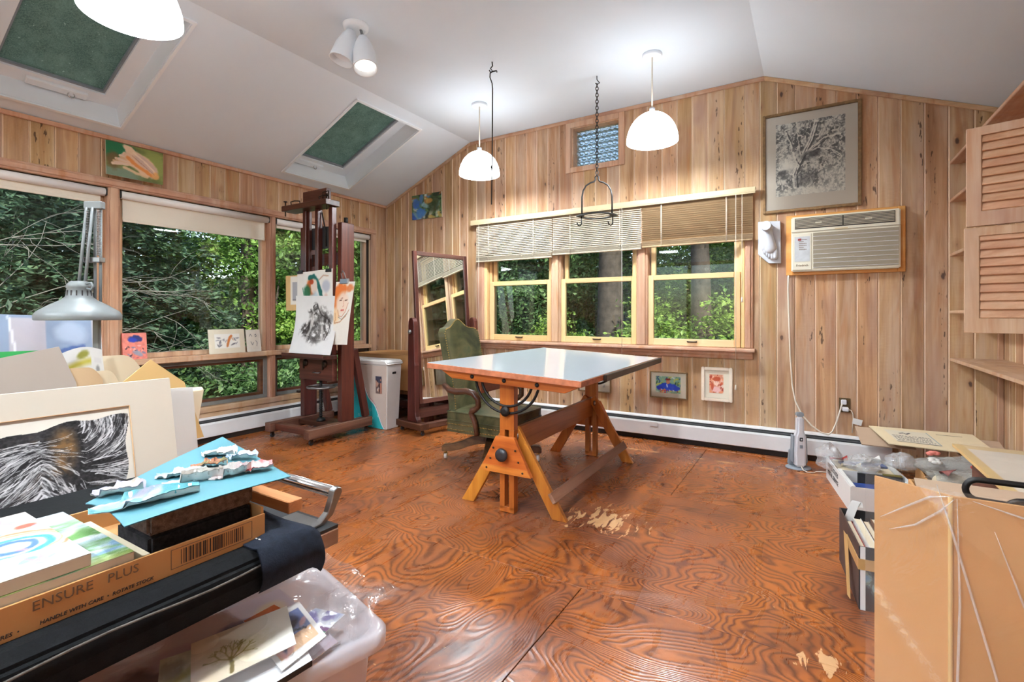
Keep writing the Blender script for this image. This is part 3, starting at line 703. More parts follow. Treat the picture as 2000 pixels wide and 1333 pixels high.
# ---- baseboard heaters
def heater(name, label, p0, p1, axis, yoff=0):
    t = thing(name, label, 'heater', ((p0, -.035, 0) if axis == 'x' else (.035, p0, 0)), 0)
    def pr(poly): return MB().prism(poly, p0, p1, 'x') if axis == 'x' else MB().prism([(-a, b_) for a, b_ in poly], p0, p1, 'y')
    part('back_plate', pr([(-.002,.04),(-.002,.212),(-.012,.212),(-.012,.04)]), 'heater_paint', t, True)
    part('top_hood', pr([(-.012,.200),(-.012,.212),(-.050,.204),(-.052,.196)]), 'heater_paint', t, True)
    part('fin_bank', pr([(-.013,.06),(-.013,.195),(-.050,.19),(-.050,.06)]), 'heater_gap', t, True, label='dark fins behind the slots')
    part('damper', pr([(-.054,.186),(-.060,.186),(-.062,.178),(-.056,.178)]), 'heater_gap', t, True)
    part('front_panel', pr([(-.058,.170),(-.066,.168),(-.070,.155),(-.070,.050),(-.060,.044),(-.060,.05),(-.063,.056),(-.063,.150)]), 'heater_paint', t, True)
    part('kick_gap', pr([(-.002,0),(-.002,.045),(-.052,.045),(-.046,0)]), 'dark_gap', t, True, label='dark gap under the heater')
    L = p1-p0; n_ = max(1, int(abs(L)/1.0))
    for k in range(n_):
        q = p0+L*(k+.62)/n_
        m = MB().box((q-.035,-.0745,.125),(q+.035,-.0705,.165)) if axis == 'x' else MB().box((.0705,q-.035,.125),(.0745,q+.035,.165))
        if axis == 'x' and k == n_-2 or n_ < 3 and k == 0: part('joint_clip', m, 'heater_paint', t, True, bevel=.002)
    return t
heater('baseboard_heater', 'long white baseboard heater under the three sash windows', .16, 4.95, 'x')
heater('baseboard_heater', 'white baseboard heater under the picture windows beside the easel', -4.05, -.1, 'y')
# ================================================================== roller shades
def roller(label, y0, y1, zb, wave=0):
    t = thing('roller_shade', label, 'window shade', (-.012, (y0+y1)/2, zb), 0, 'roller shades on the picture windows')
    part('roller', MB().cyl((-.012, y0+.012, 2.010), (-.012, y1-.012, 2.010), .030, 20), 'roller_tube', t, True)
    part('bracket', MB().box((-.03, y0+.001, 1.985), (.012, y0+.011, 2.035)), 'black_iron', t, True); part('bracket', MB().box((-.03, y1-.011, 1.985), (.012, y1-.001, 2.035)), 'black_iron', t, True)
    def fn(u, v): return (-.030+.006*math.sin(u*9+v*3)*(1-v)*wave+(0 if v < .97 else .004), y0+.03+u*(y1-y0-.06), zb+v*(2.0-zb))
    m = MB().grid(fn, 16, 6); m.grid(lambda u, v: (fn(u, v)[0]-.0012, fn(u, v)[1], fn(u, v)[2]), 16, 6)
    part('cloth', m, 'shade_cloth', t, True)
    part('hem_bar', MB().box((-.036, y0+.03, zb-.004), (-.024, y1-.03, zb+.018)), 'shade_cloth', t, True, bevel=.003)
roller('short white roller shade at the top of the leftmost picture window', LY[0][0], LY[0][1], 1.925)
roller('longer cream roller shade hanging over the picture window behind the desk lamp', LY[1][0], LY[1][1], 1.815, 1)
roller('white roller shade nearly rolled up behind the easel', LY[2][0], LY[2][1], 1.955)
# ================================================================== valance and blinds of the triple window
v = thing('blind_valance', 'cream wooden valance over the three window blinds', 'valance', (2.72, -.06, 2.05))
part('board', MB().prism([(-.095,2.052),(-.085,2.052),(-.085,2.085),(-.0335,2.092),(-.0335,2.104),(-.098,2.104),(-.098,2.078)], 1.345, 4.095, 'x'), 'valance', v, True, bevel=.002)
part('bead', MB().box((1.345,-.100,2.064),(4.095,-.0951,2.069)), 'valance', v, True)
def blind(label, x0, x1, zb, mat, up, cords):
    t = thing('venetian_blind', label, 'window blind', ((x0+x1)/2, -.065, zb), 0, 'blinds over the sash windows')
    part('head_rail', MB().box((x0,-.080,2.058),(x1,-.042,2.085)), mat, t, True)
    s = MB(); z = zb+.062; a = math.radians(46 if up > 0 else 50)*up; hw = .0125
    while z < 2.06:
        dy = hw*math.cos(a); dz = hw*math.sin(a)
        s.add([(x0,-.062-dy,z-dz),(x1,-.062-dy,z-dz),(x1,-.062,z+.0022),(x0,-.062,z+.0022),(x0,-.062+dy,z+dz),(x1,-.062+dy,z+dz)], [(0,1,2,3),(3,2,5,4)]); z += .0175
    part('slats', s, mat, t, True, kind='stuff')
    s = MB()
    for k in range(7): s.box((x0,-.0745,zb+.018+k*.006),(x1,-.0495,zb+.0205+k*.006))
    part('stacked_slats', s, mat, t, True, kind='stuff')
    part('bottom_rail', MB().box((x0,-.075,zb),(x1,-.049,zb+.016)), mat, t, True, bevel=.004)
    for xc in cords[0]: part('ladder_cord', MB().tube([(xc,-.0765,zb+.002),(xc,-.0765,2.07)], .0018, 5).tube([(xc+.006,-.0765,zb+.002),(xc+.006,-.0765,2.07)], .0014, 5), 'cord', t, True)
    for xc, zc in cords[1]:
        c = part('pull_cord', MB().tube([(xc,-.0985,2.055),(xc,-.1005,zc+.03)], .0018, 5), 'cord', t, True)
        part('tassel', MB().lathe([(.003,.04),(.007,.03),(.009,0),(.006,-.004)], 8, Matrix.Translation((xc,-.1005,zc))), 'cord', c, True)
blind('pale window blind at the corner end, beside the mirror', 1.40, 2.305, 1.655, 'blind_slat', 1, ((1.56, 2.10), ((1.455, .60),)))
blind('pale window blind in the middle, behind the hanging iron rack', 2.312, 3.185, 1.675, 'blind_slat', 1, ((2.50, 2.99), ((3.02, .58),)))
blind('tan window blind beside the framed tree drawing', 3.192, 4.075, 1.685, 'blind_slat_tan', -1, ((3.36, 3.88), ((3.955, .50), (4.0, 1.2))))
# ================================================================== pendant lamps
def pendant(label, x, y, zr=2.35, k=1.0):
    t = thing('pendant_lamp', label, 'pendant lamp', (x, y, zr), 0, 'opal glass pendant lamps')
    part('canopy', MB().lathe([(.066,ZF-.022),(.070,ZF-.016),(.070,ZF-.0005)], 24, Matrix.Translation((x,y,0))), 'white_paint', t, True)
    part('rod', MB().cyl((x,y,zr+.235),(x,y,ZF-.02), .0055, 8), 'cord', t, True)
    part('socket', MB().cyl((x,y,zr+.19),(x,y,zr+.245), .02, 14), 'white_paint', t, True)
    prof = [(.182*math.cos(a), zr+.215*math.sin(a)) for a in [PI/2*k/14 for k in range(15)]]; prof[-1] = (.012, zr+.215)
    inn = [(.176*math.cos(a), zr+.208*math.sin(a)) for a in [PI/2*k/14 for k in range(15)]]; inn[-1] = (.012, zr+.208)
    part('shade', MB().lathe(inn[::-1]+prof, 36, Matrix.Translation((x,y,0)), cap=False), 'opal', t, True)
    ld = bpy.data.lights.new('bulb', 'POINT'); ld.energy = PENDANT_WATT*k; ld.shadow_soft_size = .07; ld.color = (.84, .93, 1)
    lo = bpy.data.objects.new('bulb', ld); COL.objects.link(lo); lo.parent = t; lo.location = (0, 0, .06)
pendant('lit opal dome pendant near the corner, beside the iron hook wire', 1.927, -.755)
pendant('lit opal dome pendant beside the little pressed glass window', 3.484, -.797)
pendant('lit opal dome pendant under the large skylight at the picture corner', 2.04, -3.44, k=.55)
pendant('added unseen opal dome pendant over the right half of the room, above the picture', 3.55, -3.46, k=.8)  # added out of view, continues the lamp grid and fills the room
pendant('added unseen opal dome pendant at the rear on the window side', 2.0, -5.6, k=1.9)  # added lamp behind the camera, boosted as fill light
pendant('added unseen opal dome pendant at the rear on the shelf side', 3.55, -5.6, k=2.1)  # second added rear lamp, unseen, also boosted for fill
# ================================================================== twin spot on the ceiling
c = Vector((1.934, -2.162, ZF)); Rv = Vector((.8538, .5206, 0)); Fv = Vector((-.5206, .8538, 0))
t = thing('ceiling_spotlight', 'white twin bullet spotlight on the ceiling between the skylights', 'spotlight', c)
part('canopy', MB().lathe([(.060,-.030),(.078,-.022),(.082,-.004),(.082,-.0005)], 28, Matrix.Translation(c)), 'white_paint', t, True)
for p0, p1, on in ((Rv*-.025+Vector((0,0,-.032)), Rv*-.085-Fv*.03+Vector((0,0,-.245)), 0), (Rv*.045+Vector((0,0,-.075)), Rv*.085-Fv*.07+Vector((0,0,-.315)), 1)):
    d = (p1-p0); L = d.length; M = Matrix.Translation(c+p0) @ d.to_track_quat('Z','Y').to_matrix().to_4x4()
    h = part('spot_head', MB().lathe([(.008,0),(.032,.012),(.052,.06),(.068,.12),(.076,L-.01),(.078,L),(.070,L),(.066,.12),(.04,.05)], 28, M, cap=False), 'white_paint', t, True)
    part('reflector', MB().lathe([(.074,L-.035),(.069,L-.04),(.001,L-.045)], 24, M, cap=False), 'bulb' if on else 'white_paint', h, True)
    part('swivel', MB().tube([c+Rv*(-.02 if not on else .03)+Vector((0,0,-.02)), c+p0+Vector((0,0,.004)), c+p0+d*.05], .009, 8), 'steel', h, True)
# ================================================================== iron hook wire and hanging pot rack
hx, hy = 2.436, -1.315
t = thing('ceiling_hook', 'thin black iron wire hook hanging from the ceiling', 'hook', (hx, hy, 1.92))
part('wire', MB().tube([Vector((hx,hy,2.985))+Rv*a+Vector((0,0,b_)) for a, b_ in ((0,0),(.004,-.03),(-.012,-.05),(.006,-.072),(-.014,-.085),(-.016,-.115),(.0,-.16),(.004,-.20),(.002,-.6),(0,-.77),(-.004,-1.065))], .0045, 6), 'black_iron', t, True)
part('catch', MB().tube([Vector((hx,hy,2.985))+Rv*a+Vector((0,0,b_)) for a, b_ in ((-.02,-.062),(-.012,-.078),(.012,-.070),(.034,-.066),(.036,-.078))], .005, 6), 'black_iron', t, True)
part('tip_hook', MB().tube([Vector((hx,hy,2.985))+Rv*a+Vector((0,0,b_)) for a, b_ in ((0,-.77),(-.008,-.785),(-.004,-.80),(.004,-.79))], .004, 6), 'black_iron', t, True)
rx, ry = 3.023, -.703; O = Vector((rx, ry, 0)); e1 = Vector((.9, .43, 0)); e2 = Vector((-.43, .9, 0))
t = thing('pot_rack', 'black wrought iron pot rack hanging by a chain', 'pot rack', (rx, ry, 1.80))
part('ceiling_hook', MB().tube([O+Vector((0,0,2.985)), O+Vector((0,0,2.955)), O+Rv*.02+Vector((0,0,2.93)), O+Rv*.0+Vector((0,0,2.915)), O-Rv*.012+Vector((0,0,2.93))], .004, 6), 'black_iron', t, True)
m = MB(); z = 2.925; k = 0
while z > 2.215:
    d = Rv if k % 2 else Fv
    m.tube([O+d*(.011*math.cos(a))+Vector((0,0,z-.015+.017*math.sin(a))) for a in [2*PI*j/10 for j in range(10)]], .0032, 5, True); z -= .0255; k += 1
part('chain', m, 'black_iron', t, True)
hoop = [(-.118,1.885),(-.118,2.03),(-.108,2.08),(-.085,2.12),(-.05,2.142),(-.022,2.150),(-.012,2.165),(-.014,2.185),(0,2.2),(.014,2.185),(.012,2.165),(.022,2.150),(.05,2.142),(.085,2.12),(.108,2.08),(.118,2.03),(.118,1.885)]
part('hoop', MB().tube([O+e1*a+Vector((0,0,b_)) for a, b_ in hoop], .0065, 8), 'black_iron', t, True)
m = MB(); n = 40
prof = []
for i in range(n):
    a = 2*PI*i/n; ex = abs(math.cos(a))**10*.035
    prof.append((O+e1*((.127+ex)*math.cos(a))+e2*(.135*math.sin(a)), O+e1*(.105*math.cos(a))+e2*(.113*math.sin(a))))
vv = [p+Vector((0,0,zz)) for zz in (1.876,1.884) for pp in prof for p in pp]; f = []
for i in range(n):
    j = (i+1) % n; f += [(2*i,2*j,2*j+1,2*i+1),(2*n+2*i,2*n+2*i+1,2*n+2*j+1,2*n+2*j),(2*i,2*n+2*i,2*n+2*j,2*j),(2*i+1,2*j+1,2*n+2*j+1,2*n+2*i+1)]
m.add(vv, f); part('ring', m, 'black_iron', t, True)
for s in (-1, 1):
    q = O+e1*s*.122
    part('hook', MB().tube([q+Vector((0,0,1.88)), q+Vector((0,0,1.835)), q+e2*-.004+Vector((0,0,1.815)), q-e1*.014*1+Vector((0,0,1.802)), q-e1*.030+Vector((0,0,1.812)), q-e1*.034+Vector((0,0,1.83))], .0055, 7), 'black_iron', t, True)
# ================================================================== pictures on the walls
def framed(name, label, x0, x1, z0, z1, fw, fmat, mat_w, mmat, art, y=-.0007, depth=.022, tilt=0, glass=True, rot=0):
    t = thing(name, label, 'picture', ((x0+x1)/2, y, z0), 0)
    fr = MB().frame(x0, x1, z0, z1, fw, y-depth, y)
    part('frame', fr, fmat, t, True, bevel=.004, seg=2)
    part('inner_bead', MB().frame(x0+fw*.7, x1-fw*.7, z0+fw*.7, z1-fw*.7, fw*.3, y-depth*.72, y-.002), fmat, t, True)
    part('mat', MB().box((x0+fw*.9,y-.008,z0+fw*.9),(x1-fw*.9,y-.001,z1-fw*.9)), mmat, t, True)
    l, r_, b_, tp = mat_w
    art_part('drawing', art, quadfn((x0+l,y-.0086,z0+b_),(x1-r_,y-.0086,z0+b_),(x1-r_,y-.0086,z1-tp),(x0+l,y-.0086,z1-tp)), t)
    if glass: part('glass', MB().box((x0+fw*.9,y-.0115,z0+fw*.9),(x1-fw*.9,y-.0105,z1-fw*.9)), 'picture_glass', t, True)
    return t
# pen drawing of gnarled trees
a = Art(170, 200, (238,234,220), 5); U, V = a.U, a.V
n1 = fbm(201,171,11,5,5); n2 = fbm(201,171,12,14,5); n3 = fbm(201,171,13,40,3)
warp = np.abs(np.sin((U*9+V*5+n1*9)*3.1)); rid = np.clip(1.25-warp*1.9, 0, 1)
dens = np.clip((n2-.36)*3.0, 0, 1); tone = np.clip(dens*.9*(n3 > .40)+rid*.45*(n3 > .36)+.12, 0, 1)
light = np.exp(-(((U-.18)/.17)**2+((V-.42)/.12)**2))+np.exp(-(((U-.5)/.5)**2+((V-.02)/.10)**2))*.8+np.exp(-(((U-.85)/.2)**2+((V-.25)/.2)**2))*.5
a.put(tone*np.clip(1-light, 0, 1), (58,56,54), .85)
for pts, wd in (([(.30,.12),(.29,.28),(.34,.42),(.42,.55),(.52,.72),(.60,.95)], .035), ([(.34,.42),(.27,.55),(.22,.75),(.15,.9)], .018), ([(.40,.52),(.55,.62),(.72,.72),(.92,.74)], .022), ([(.42,.55),(.62,.60),(.82,.55),(.95,.45)], .016), ([(.38,.48),(.36,.65),(.33,.86)], .015)):
    a.line(pts, wd, (238,234,220), .95, .5, .025); a.line([(x+wd*.8, y_-.01) for x, y_ in pts], wd*.35, (50,48,46), .8, .6, .04)
    a.line([(x-wd*.2, y_) for x, y_ in pts], wd*.12, (70,68,66), .7, .6, .03)
a.blob(.52, .52, .16, .07, (40,38,38), 10, .5, .75, .7, 2); a.blob(.10,.30,.10,.06,(46,44,42),0,.5,.7,.9,2); a.blob(.45,.22,.2,.08,(60,58,56),0,.6,.5,.9,3)
framed('framed_drawing', 'large framed ink drawing of gnarled trees above the air conditioner', 4.140, 4.780, 1.892, 2.666, .022, 'frame_gold', (.092,.098,.125,.088), 'mat_board', a)
# man in blue at a table
a = Art(90, 66, (150,190,160), 8); a.dab(60, [(60,110,70),(120,170,200),(230,220,90),(240,240,235),(40,80,130),(190,210,190)], (.015,.05), seed=3)
a.blob(.5,.36,.36,.24,(40,84,208),0,.2,1,.5); a.blob(.18,.26,.16,.12,(36,70,190),-20,.2,1,.5); a.blob(.84,.28,.14,.12,(44,80,200),20,.2,1,.5)
a.blob(.5,.66,.075,.13,(214,140,112),0,.2); a.blob(.5,.82,.10,.06,(150,50,46),0,.3); a.blob(.46,.45,.03,.12,(190,205,240),10,.3)
a.dab(16, [(245,245,245),(230,70,50),(240,210,60),(250,160,60)], (.015,.035), (.2,.9,.02,.2), .95, 5, 1.6)
framed('framed_painting', 'small gilt-framed painting of a figure in blue under the window', 3.246, 3.567, .368, .604, .011, 'frame_gold', (.052,.058,.048,.044), 'mat_cream', a)
# red sketch of a head
a = Art(64, 84, (214,150,120), 9); a.dab(50, [(196,84,50),(230,150,110),(160,60,46),(238,200,180),(240,226,214)], (.02,.07), seed=6)
a.blob(.5,.56,.18,.17,(240,206,186),0,.3); a.blob(.5,.76,.26,.12,(176,74,46),0,.4,.9,.6); a.blob(.5,.2,.32,.16,(232,190,190),0,.4,.9,.6); a.blob(.22,.35,.1,.2,(190,88,60),0,.4); a.blob(.43,.6,.025,.015,(90,50,40)); a.blob(.56,.6,.025,.015,(90,50,40))
framed('framed_painting', 'small ivory-framed red sketch of a head under the window', 3.680, 3.921, .380, .662, .026, 'frame_ivory', (.062,.070,.068,.060), 'mat_cream', a, glass=False)
a = Art(40, 30, (226,220,206), 10); a.dab(12, [(180,176,170),(150,150,160)], (.02,.06), seed=2)
framed('framed_print', 'small pale framed print behind the far table leg', 2.56, 2.888, .368, .604, .011, 'frame_gold', (.06,.06,.05,.05), 'mat_cream', a)
# unframed oil panels
def panel(name, label, q, art, depth, mat='oil_paint', edge='canvas_edge', cat='painting'):
    """q: lower-left, lower-right, upper-right, upper-left in room coordinates, front face; depth vector goes to the back"""
    p = [Vector(x) for x in q]; dv = Vector(depth)
    lo = min(p, key=lambda s_: s_.z); t = thing(name, label, cat, (p[0]+p[1])/2)
    part('support', MB().add([x+dv*.08 for x in p]+[x+dv for x in p], [(0,1,2,3),(7,6,5,4),(0,4,5,1),(1,5,6,2),(2,6,7,3),(3,7,4,0)]), edge, t, True)
    art_part('painted_face', art, quadfn(*p), t, mat); return t
a = Art(120, 84, (110,120,60), 21, .3); a.blob(.15,.8,.3,.25,(24,110,64),0,.5,1,.9); a.blob(.85,.6,.25,.4,(150,160,80),0,.6,.9,.8); a.blob(.2,.1,.4,.18,(120,140,120),0,.5,.9,.7); a.blob(.12,.45,.12,.25,(110,84,40),0,.5,.9,.8)
for k in range(15):
    t_ = k/14; e_ = (.11+.30*t_, .36+.52*t_+.05*math.sin(k*2.4)); a.line([e_, (.40+.16*t_, .42+.18*t_), (.70,.34)], .030, [(236,208,180),(214,170,132),(222,192,170)][k % 3], .95, .5, .02)
a.blob(.60,.50,.34,.26,(226,188,156),-36,.2,1,.35); a.blob(.67,.54,.26,.14,(204,172,158),-36,.4,.9,.4); a.blob(.40,.86,.12,.09,(232,198,164),-30,.3,1,.5)
a.line([(.36,.62),(.50,.44),(.66,.32),(.78,.22)], .035, (224,134,58), .9, .7, .03); a.line([(.46,.80),(.64,.62),(.82,.38),(.86,.26)], .016, (240,214,188), .8, .7, .02); a.line([(.30,.30),(.50,.20),(.70,.14)], .03, (226,190,150), .9, .6, .03); a.blob(.86,.22,.07,.10,(230,166,100),0,.4,.9,.7)
for k in range(8): a.line([(.44+.05*k,.70-.055*k),(.52+.045*k,.60-.05*k)], .006, (170,120,90), .6)
panel('shell_painting', 'unframed oil painting of a pale conch shell on the window header', [(.075,-2.845,2.128),(.075,-2.478,2.128),(.040,-2.462,2.388),(.040,-2.838,2.388)], a, (-.012,0,0))
a = Art(70, 54, (90,120,70), 22, .3); a.dab(70, [(30,60,40),(90,140,200),(60,100,190),(200,170,90),(40,50,40),(150,190,200),(170,110,60),(220,220,200)], (.03,.09), seed=9); a.blob(.75,.55,.2,.35,(44,60,34),0,.5,.8,.8); a.blob(.3,.25,.16,.2,(70,130,200),0,.4,.9,.8); a.blob(.15,.65,.14,.2,(60,110,200),0,.4,.8,.8); a.blob(.6,.7,.1,.1,(210,150,70),0,.4,.8,.8)
panel('abstract_painting', 'small unframed blue and green painting high beside the room corner', [(.435,-.016,2.215),(.884,-.016,2.210),(.878,-.016,2.500),(.431,-.016,2.500)], a, (0,.015,0))
# ================================================================== plaster foot
P0 = [(4.108,1.575),(4.184,1.500),(4.268,1.498),(4.264,1.826),(4.108,1.834)]
t = thing('plaster_foot', 'white plaster relief of a foot on the wall beside the air conditioner', 'relief', (4.19, -.01, 1.498))
part('plaque', MB().prism(P0, -.030, -.0007, 'y'), 'plaster', t, True, bevel=.003)
def relief(pts, name):
    part(name, MB().tube([(x,y_,z) for x,y_,z,r in pts], .03, 14, rad=[r for *_,r in pts]), 'plaster', t, True)
relief([(4.176,-.062,1.800,.030),(4.177,-.060,1.770,.034),(4.180,-.054,1.730,.034),(4.184,-.046,1.690,.038),(4.190,-.040,1.650,.044),(4.196,-.036,1.615,.047),(4.198,-.034,1.590,.042),(4.198,-.034,1.572,.024)], 'foot')
relief([(4.172,-.040,1.68,.026),(4.164,-.036,1.64,.030),(4.160,-.034,1.61,.026),(4.158,-.034,1.592,.014)], 'foot_side')
for k, (x, z, r, L) in enumerate(((4.228,1.588,.0175,.058),(4.206,1.575,.0125,.046),(4.188,1.580,.0118,.040),(4.171,1.590,.0110,.034),(4.155,1.602,.0105,.028))):
    relief([(x-.004,-.040,z+.02,r*.9),(x,-.046,z,r),(x+.001,-.048,z-L*.4,r*.92),(x+.002,-.046,z-L*.75,r*1.05),(x+.002,-.042,z-L*.93,r*.8),(x+.002,-.040,z-L,r*.3)], 'toe')
part('ankle', MB().cyl((4.178,-.05,1.775),(4.170,-.122,1.785), .037, 28), 'plaster', t, True, bevel=.003)
# ================================================================== air conditioner
t = thing('air_conditioner', 'cream through-wall air conditioner in an orange wood surround', 'air conditioner', (4.666, -.03, 1.40))
part('surround', MB().frame(4.302, 5.03, 1.400, 1.860, .045, -.018, -.0007), 'ac_trim', t, True, bevel=.003)
x0, x1, z0, z1 = 4.338, 4.998, 1.424, 1.838; Wd, Hd = x1-x0, z1-z0
part('housing', MB().box((x0,-.062,z0),(x1,-.0007,z1)), 'ac_body', t, True, bevel=.008, seg=2)
vz0, vz1 = z1-.225*Hd, z1-.03*Hd
vent = part('air_outlet', MB().box((x0+.025,-.0635,vz0),(x1-.03,-.0615,vz1)), 'ac_dark', t, True, label='dark air outlet')
for h in range(2):
    a0 = x0+.025+h*(Wd-.055)/2+.004; a1 = a0+(Wd-.055)/2-.008
    for k in range(7): 
        z = vz0+.008+k*(vz1-vz0-.012)/6.6; part('louver', MB().box((a0,-.0675,z),(a1,-.0636,z+.0055)), 'ac_grille', vent, True)
    part('tab', MB().box(((a0+a1)/2-.02,-.071,(vz0+vz1)/2-.004),((a0+a1)/2+.02,-.0676,(vz0+vz1)/2+.004)), 'ac_body', vent, True)
part('crease', MB().box((x0+.002,-.066,vz0-.024),(x1-.002,-.0621,vz0-.018)), 'ac_grille', t, True)
part('latch', MB().box((x0+Wd*.42,-.070,vz0-.022),(x0+Wd*.54,-.0662,vz0-.012)), 'valance', t, True)
gx0, gz1 = x0+.215*Wd, vz0-.036; gz0 = z0+.022
gr = part('front_grille', MB().box((gx0,-.066,gz0),(x1-.012,-.0621,gz1)), 'ac_grille', t, True, label='taupe ribbed intake grille')
m = MB(); z = gz0+.003
while z < gz1-.002: m.box((gx0+.001,-.0685,z),(x1-.013,-.0661,z+.0022)); z += .0058
part('ribs', m, 'ac_grille', gr, True, kind='stuff')
for k in range(8): 
    z = gz0+(gz1-gz0)*(k+.12)/8; part('bright_rib', MB().box((gx0,-.0702,z),(x1-.012,-.0687,z+.003)), 'white_plastic', gr, True)
cp = part('control_panel', MB().box((x0+.008,-.066,z0+.012),(gx0-.010,-.0621,gz1)), 'ac_body', t, True, bevel=.002)
kx0, kx1, kz0, kz1 = x0+.022, gx0-.020, z0+.075, gz1-.022
part('key_pad', MB().box((kx0,-.0672,kz0),(kx1,-.0661,kz1)), 'paper_greyblue', cp, True) if 'paper_greyblue' in MATS else (plain('paper_greyblue', (196,198,200), .6), part('key_pad', MB().box((kx0,-.0672,kz0),(kx1,-.0661,kz1)), 'paper_greyblue', cp, True))
part('red_window', MB().box((kx0+.022,-.0685,kz1-.030),(kx0+.044,-.0673,kz1-.014)), 'red_led', cp, True, label='dark red display')
for k, (l0, l1) in enumerate(((.046,.078),(.030,.056),(.030,.078),(.030,.076),(.030,.058),(.030,.074))):
    z = kz1-.026-k*.0148; m = MB(); x = kx0+l0
    while x < kx0+l1: m.box((x,-.0680,z),(x+.0042,-.0673,z+.006)); x += .0062
    part('key_legend', m, 'ink_soft', cp, True)
text_part('maker_lettering', 'Friedrich', .022, basis(((kx0+kx1)/2,-.0665,z0+.045),(1,0,0),(0,0,1)), 'ink_soft', cp, bold=True)
# ================================================================== outlet, cords
t = thing('wall_outlet', 'bronze wall outlet plate with plugs in the pine boards', 'outlet', (4.678, -.005, .38))
part('plate', MB().box((4.643,-.006,.380),(4.714,-.0007,.484)), 'outlet_bronze', t, True, bevel=.002)
for z in (.408, .456): part('socket', MB().cyl((4.678,-.0061,z),(4.678,-.009,z), .017, 16), 'dark_plastic', t, True)
t = thing('power_cord', 'white air conditioner cord hanging down to the outlet', 'cord', (4.33, -.02, .2))
part('cable', MB().tube([(4.318,-.024,1.402),(4.316,-.026,1.30),(4.322,-.03,1.05),(4.330,-.035,.78),(4.345,-.04,.55),(4.365,-.05,.44),(4.41,-.08,.345),(4.47,-.095,.275),(4.53,-.10,.232),(4.575,-.10,.222),(4.60,-.09,.245),(4.625,-.07,.31),(4.645,-.05,.38),(4.660,-.038,.44),(4.666,-.03,.462)], .0055, 8), 'cord', t, True)
part('plug', MB().box((4.655,-.040,.440),(4.690,-.0095,.474)), 'white_plastic', t, True, bevel=.005)
t = thing('charger', 'small white plug-in charger in the lower socket with a paper tag', 'charger', (4.70, -.03, .38))
part('plug_body', MB().box((4.662,-.060,.393),(4.702,-.0095,.422)), 'white_plastic', t, True, bevel=.006)
part('lead', MB().tube([(4.700,-.045,.407),(4.716,-.05,.405),(4.726,-.05,.38),(4.728,-.045,.345),(4.724,-.04,.30),(4.722,-.04,.24)], .003, 6), 'cord', t, True)
M = Matrix.Translation((4.752,-.05,.325)) @ Matrix.Rotation(math.radians(12),4,'Y')
part('tag', MB().box((-.028,-.001,-.021),(.028,.001,.021), M), 'paper', t, True)
# ================================================================== shelves and louvred shutters on the right
t = thing('shelf_cabinet', 'pine wall shelving with louvred shutter doors standing open', 'shelving', (5.39, -1.6, .8))
for z in (2.105, 1.850, 1.487, 1.105): part('shelf', MB().box((5.262,-3.4,z),(W-.0006,-.023,z+.021)), 'pine_trim', t, True, bevel=.003)
def ringbox(x0, x1, z0, z1, wd, rail, y0, y1, M):
    m = MB(); o_ = [(x0,z0),(x1,z0),(x1,z1),(x0,z1)]; i_ = [(x0+wd,z0+.058),(x1-wd,z0+.058),(x1-wd,z1-.034),(x0+wd,z1-.034)]
    v = [M @ Vector((a,y,b)) for y in (y0,y1) for ring_ in (o_,i_) for a, b in ring_]; f = []
    for k in range(4):
        j = (k+1) % 4; f += [(k,j,4+j,4+k),(8+k,12+k,12+j,8+j),(k,8+k,8+j,j),(4+k,4+j,12+j,12+k)]
    return m.add(v, f)
ex = Vector((.963,-.267,0)); nn = Vector((-.267,-.963,0))
for z0, z1, off in ((1.447, 1.836, 0), (1.027, 1.441, .012)):
    A0 = Vector((5.0-off*.6,-1.75-off*.4,0)); Lw = .30+off
    M = Matrix((ex, -nn, Vector((0,0,1)))).transposed().to_4x4(); M.translation = A0
    dr = part('shutter_door', ringbox(0, Lw, z0, z1, .045, .0, -.012, .012, M), 'pine_trim_z', t, True, bevel=.002)
    z = z0+.066
    while z < z1-.04:
        S = M @ Matrix.Translation((Lw/2,0,z+.012)) @ Matrix.Rotation(math.radians(-28),4,'X')
        part('slat', MB().box((-(Lw/2-.046),-.0035,-.021),(Lw/2-.046,.0035,.021),S), 'shutter_x', dr, True, bevel=.0015); z += .0335
t = solid('wall_shelf', MB().box((5.262,-3.4,.788),(W-.0006,-.023,.808)), 'pine_trim', 'low pine wall shelf running along under the shutters', 'shelf', bevel=.003)
s = solid('leaning_book', MB().box((5.272,-.62,1.1265),(5.50,-.585,1.31)), 'dark_plastic', 'black-spined book standing on the shelf behind the shutter', 'book', bevel=.002)
# ================================================================== studio easel
t = thing('studio_easel', 'tall dark wooden studio easel on casters in the corner by the windows', 'easel', (.615, -1.43, 0))
part('side_rail', MB().box((.305,-1.77,.056),(.385,-1.085,.136)), 'mahogany_y', t, True, bevel=.004)
part('side_rail', MB().box((.845,-1.77,.056),(.925,-1.085,.138)), 'mahogany_y', t, True, bevel=.004)
part('front_crosspiece', MB().box((.386,-1.725,.070),(.844,-1.655,.128)), 'mahogany_x', t, True, bevel=.004)
part('rear_crosspiece', MB().box((.386,-1.40,.070),(.844,-1.30,.128)), 'mahogany_x', t, True, bevel=.004)
for x, y in ((.345,-1.725),(.885,-1.725),(.885,-1.125),(.345,-1.125)):
    c = part('caster', MB().cyl((x,y,.038),(x,y,.0555), .016, 12).box((x-.014,y-.012,.022),(x-.010,y+.012,.040)).box((x+.010,y-.012,.022),(x+.014,y+.012,.040)), 'bronze', t, True)
    part('wheel', MB().cyl((x-.009,y,.0205),(x+.009,y,.0205), .0202, 16), 'dark_plastic', c, True, bevel=.003)
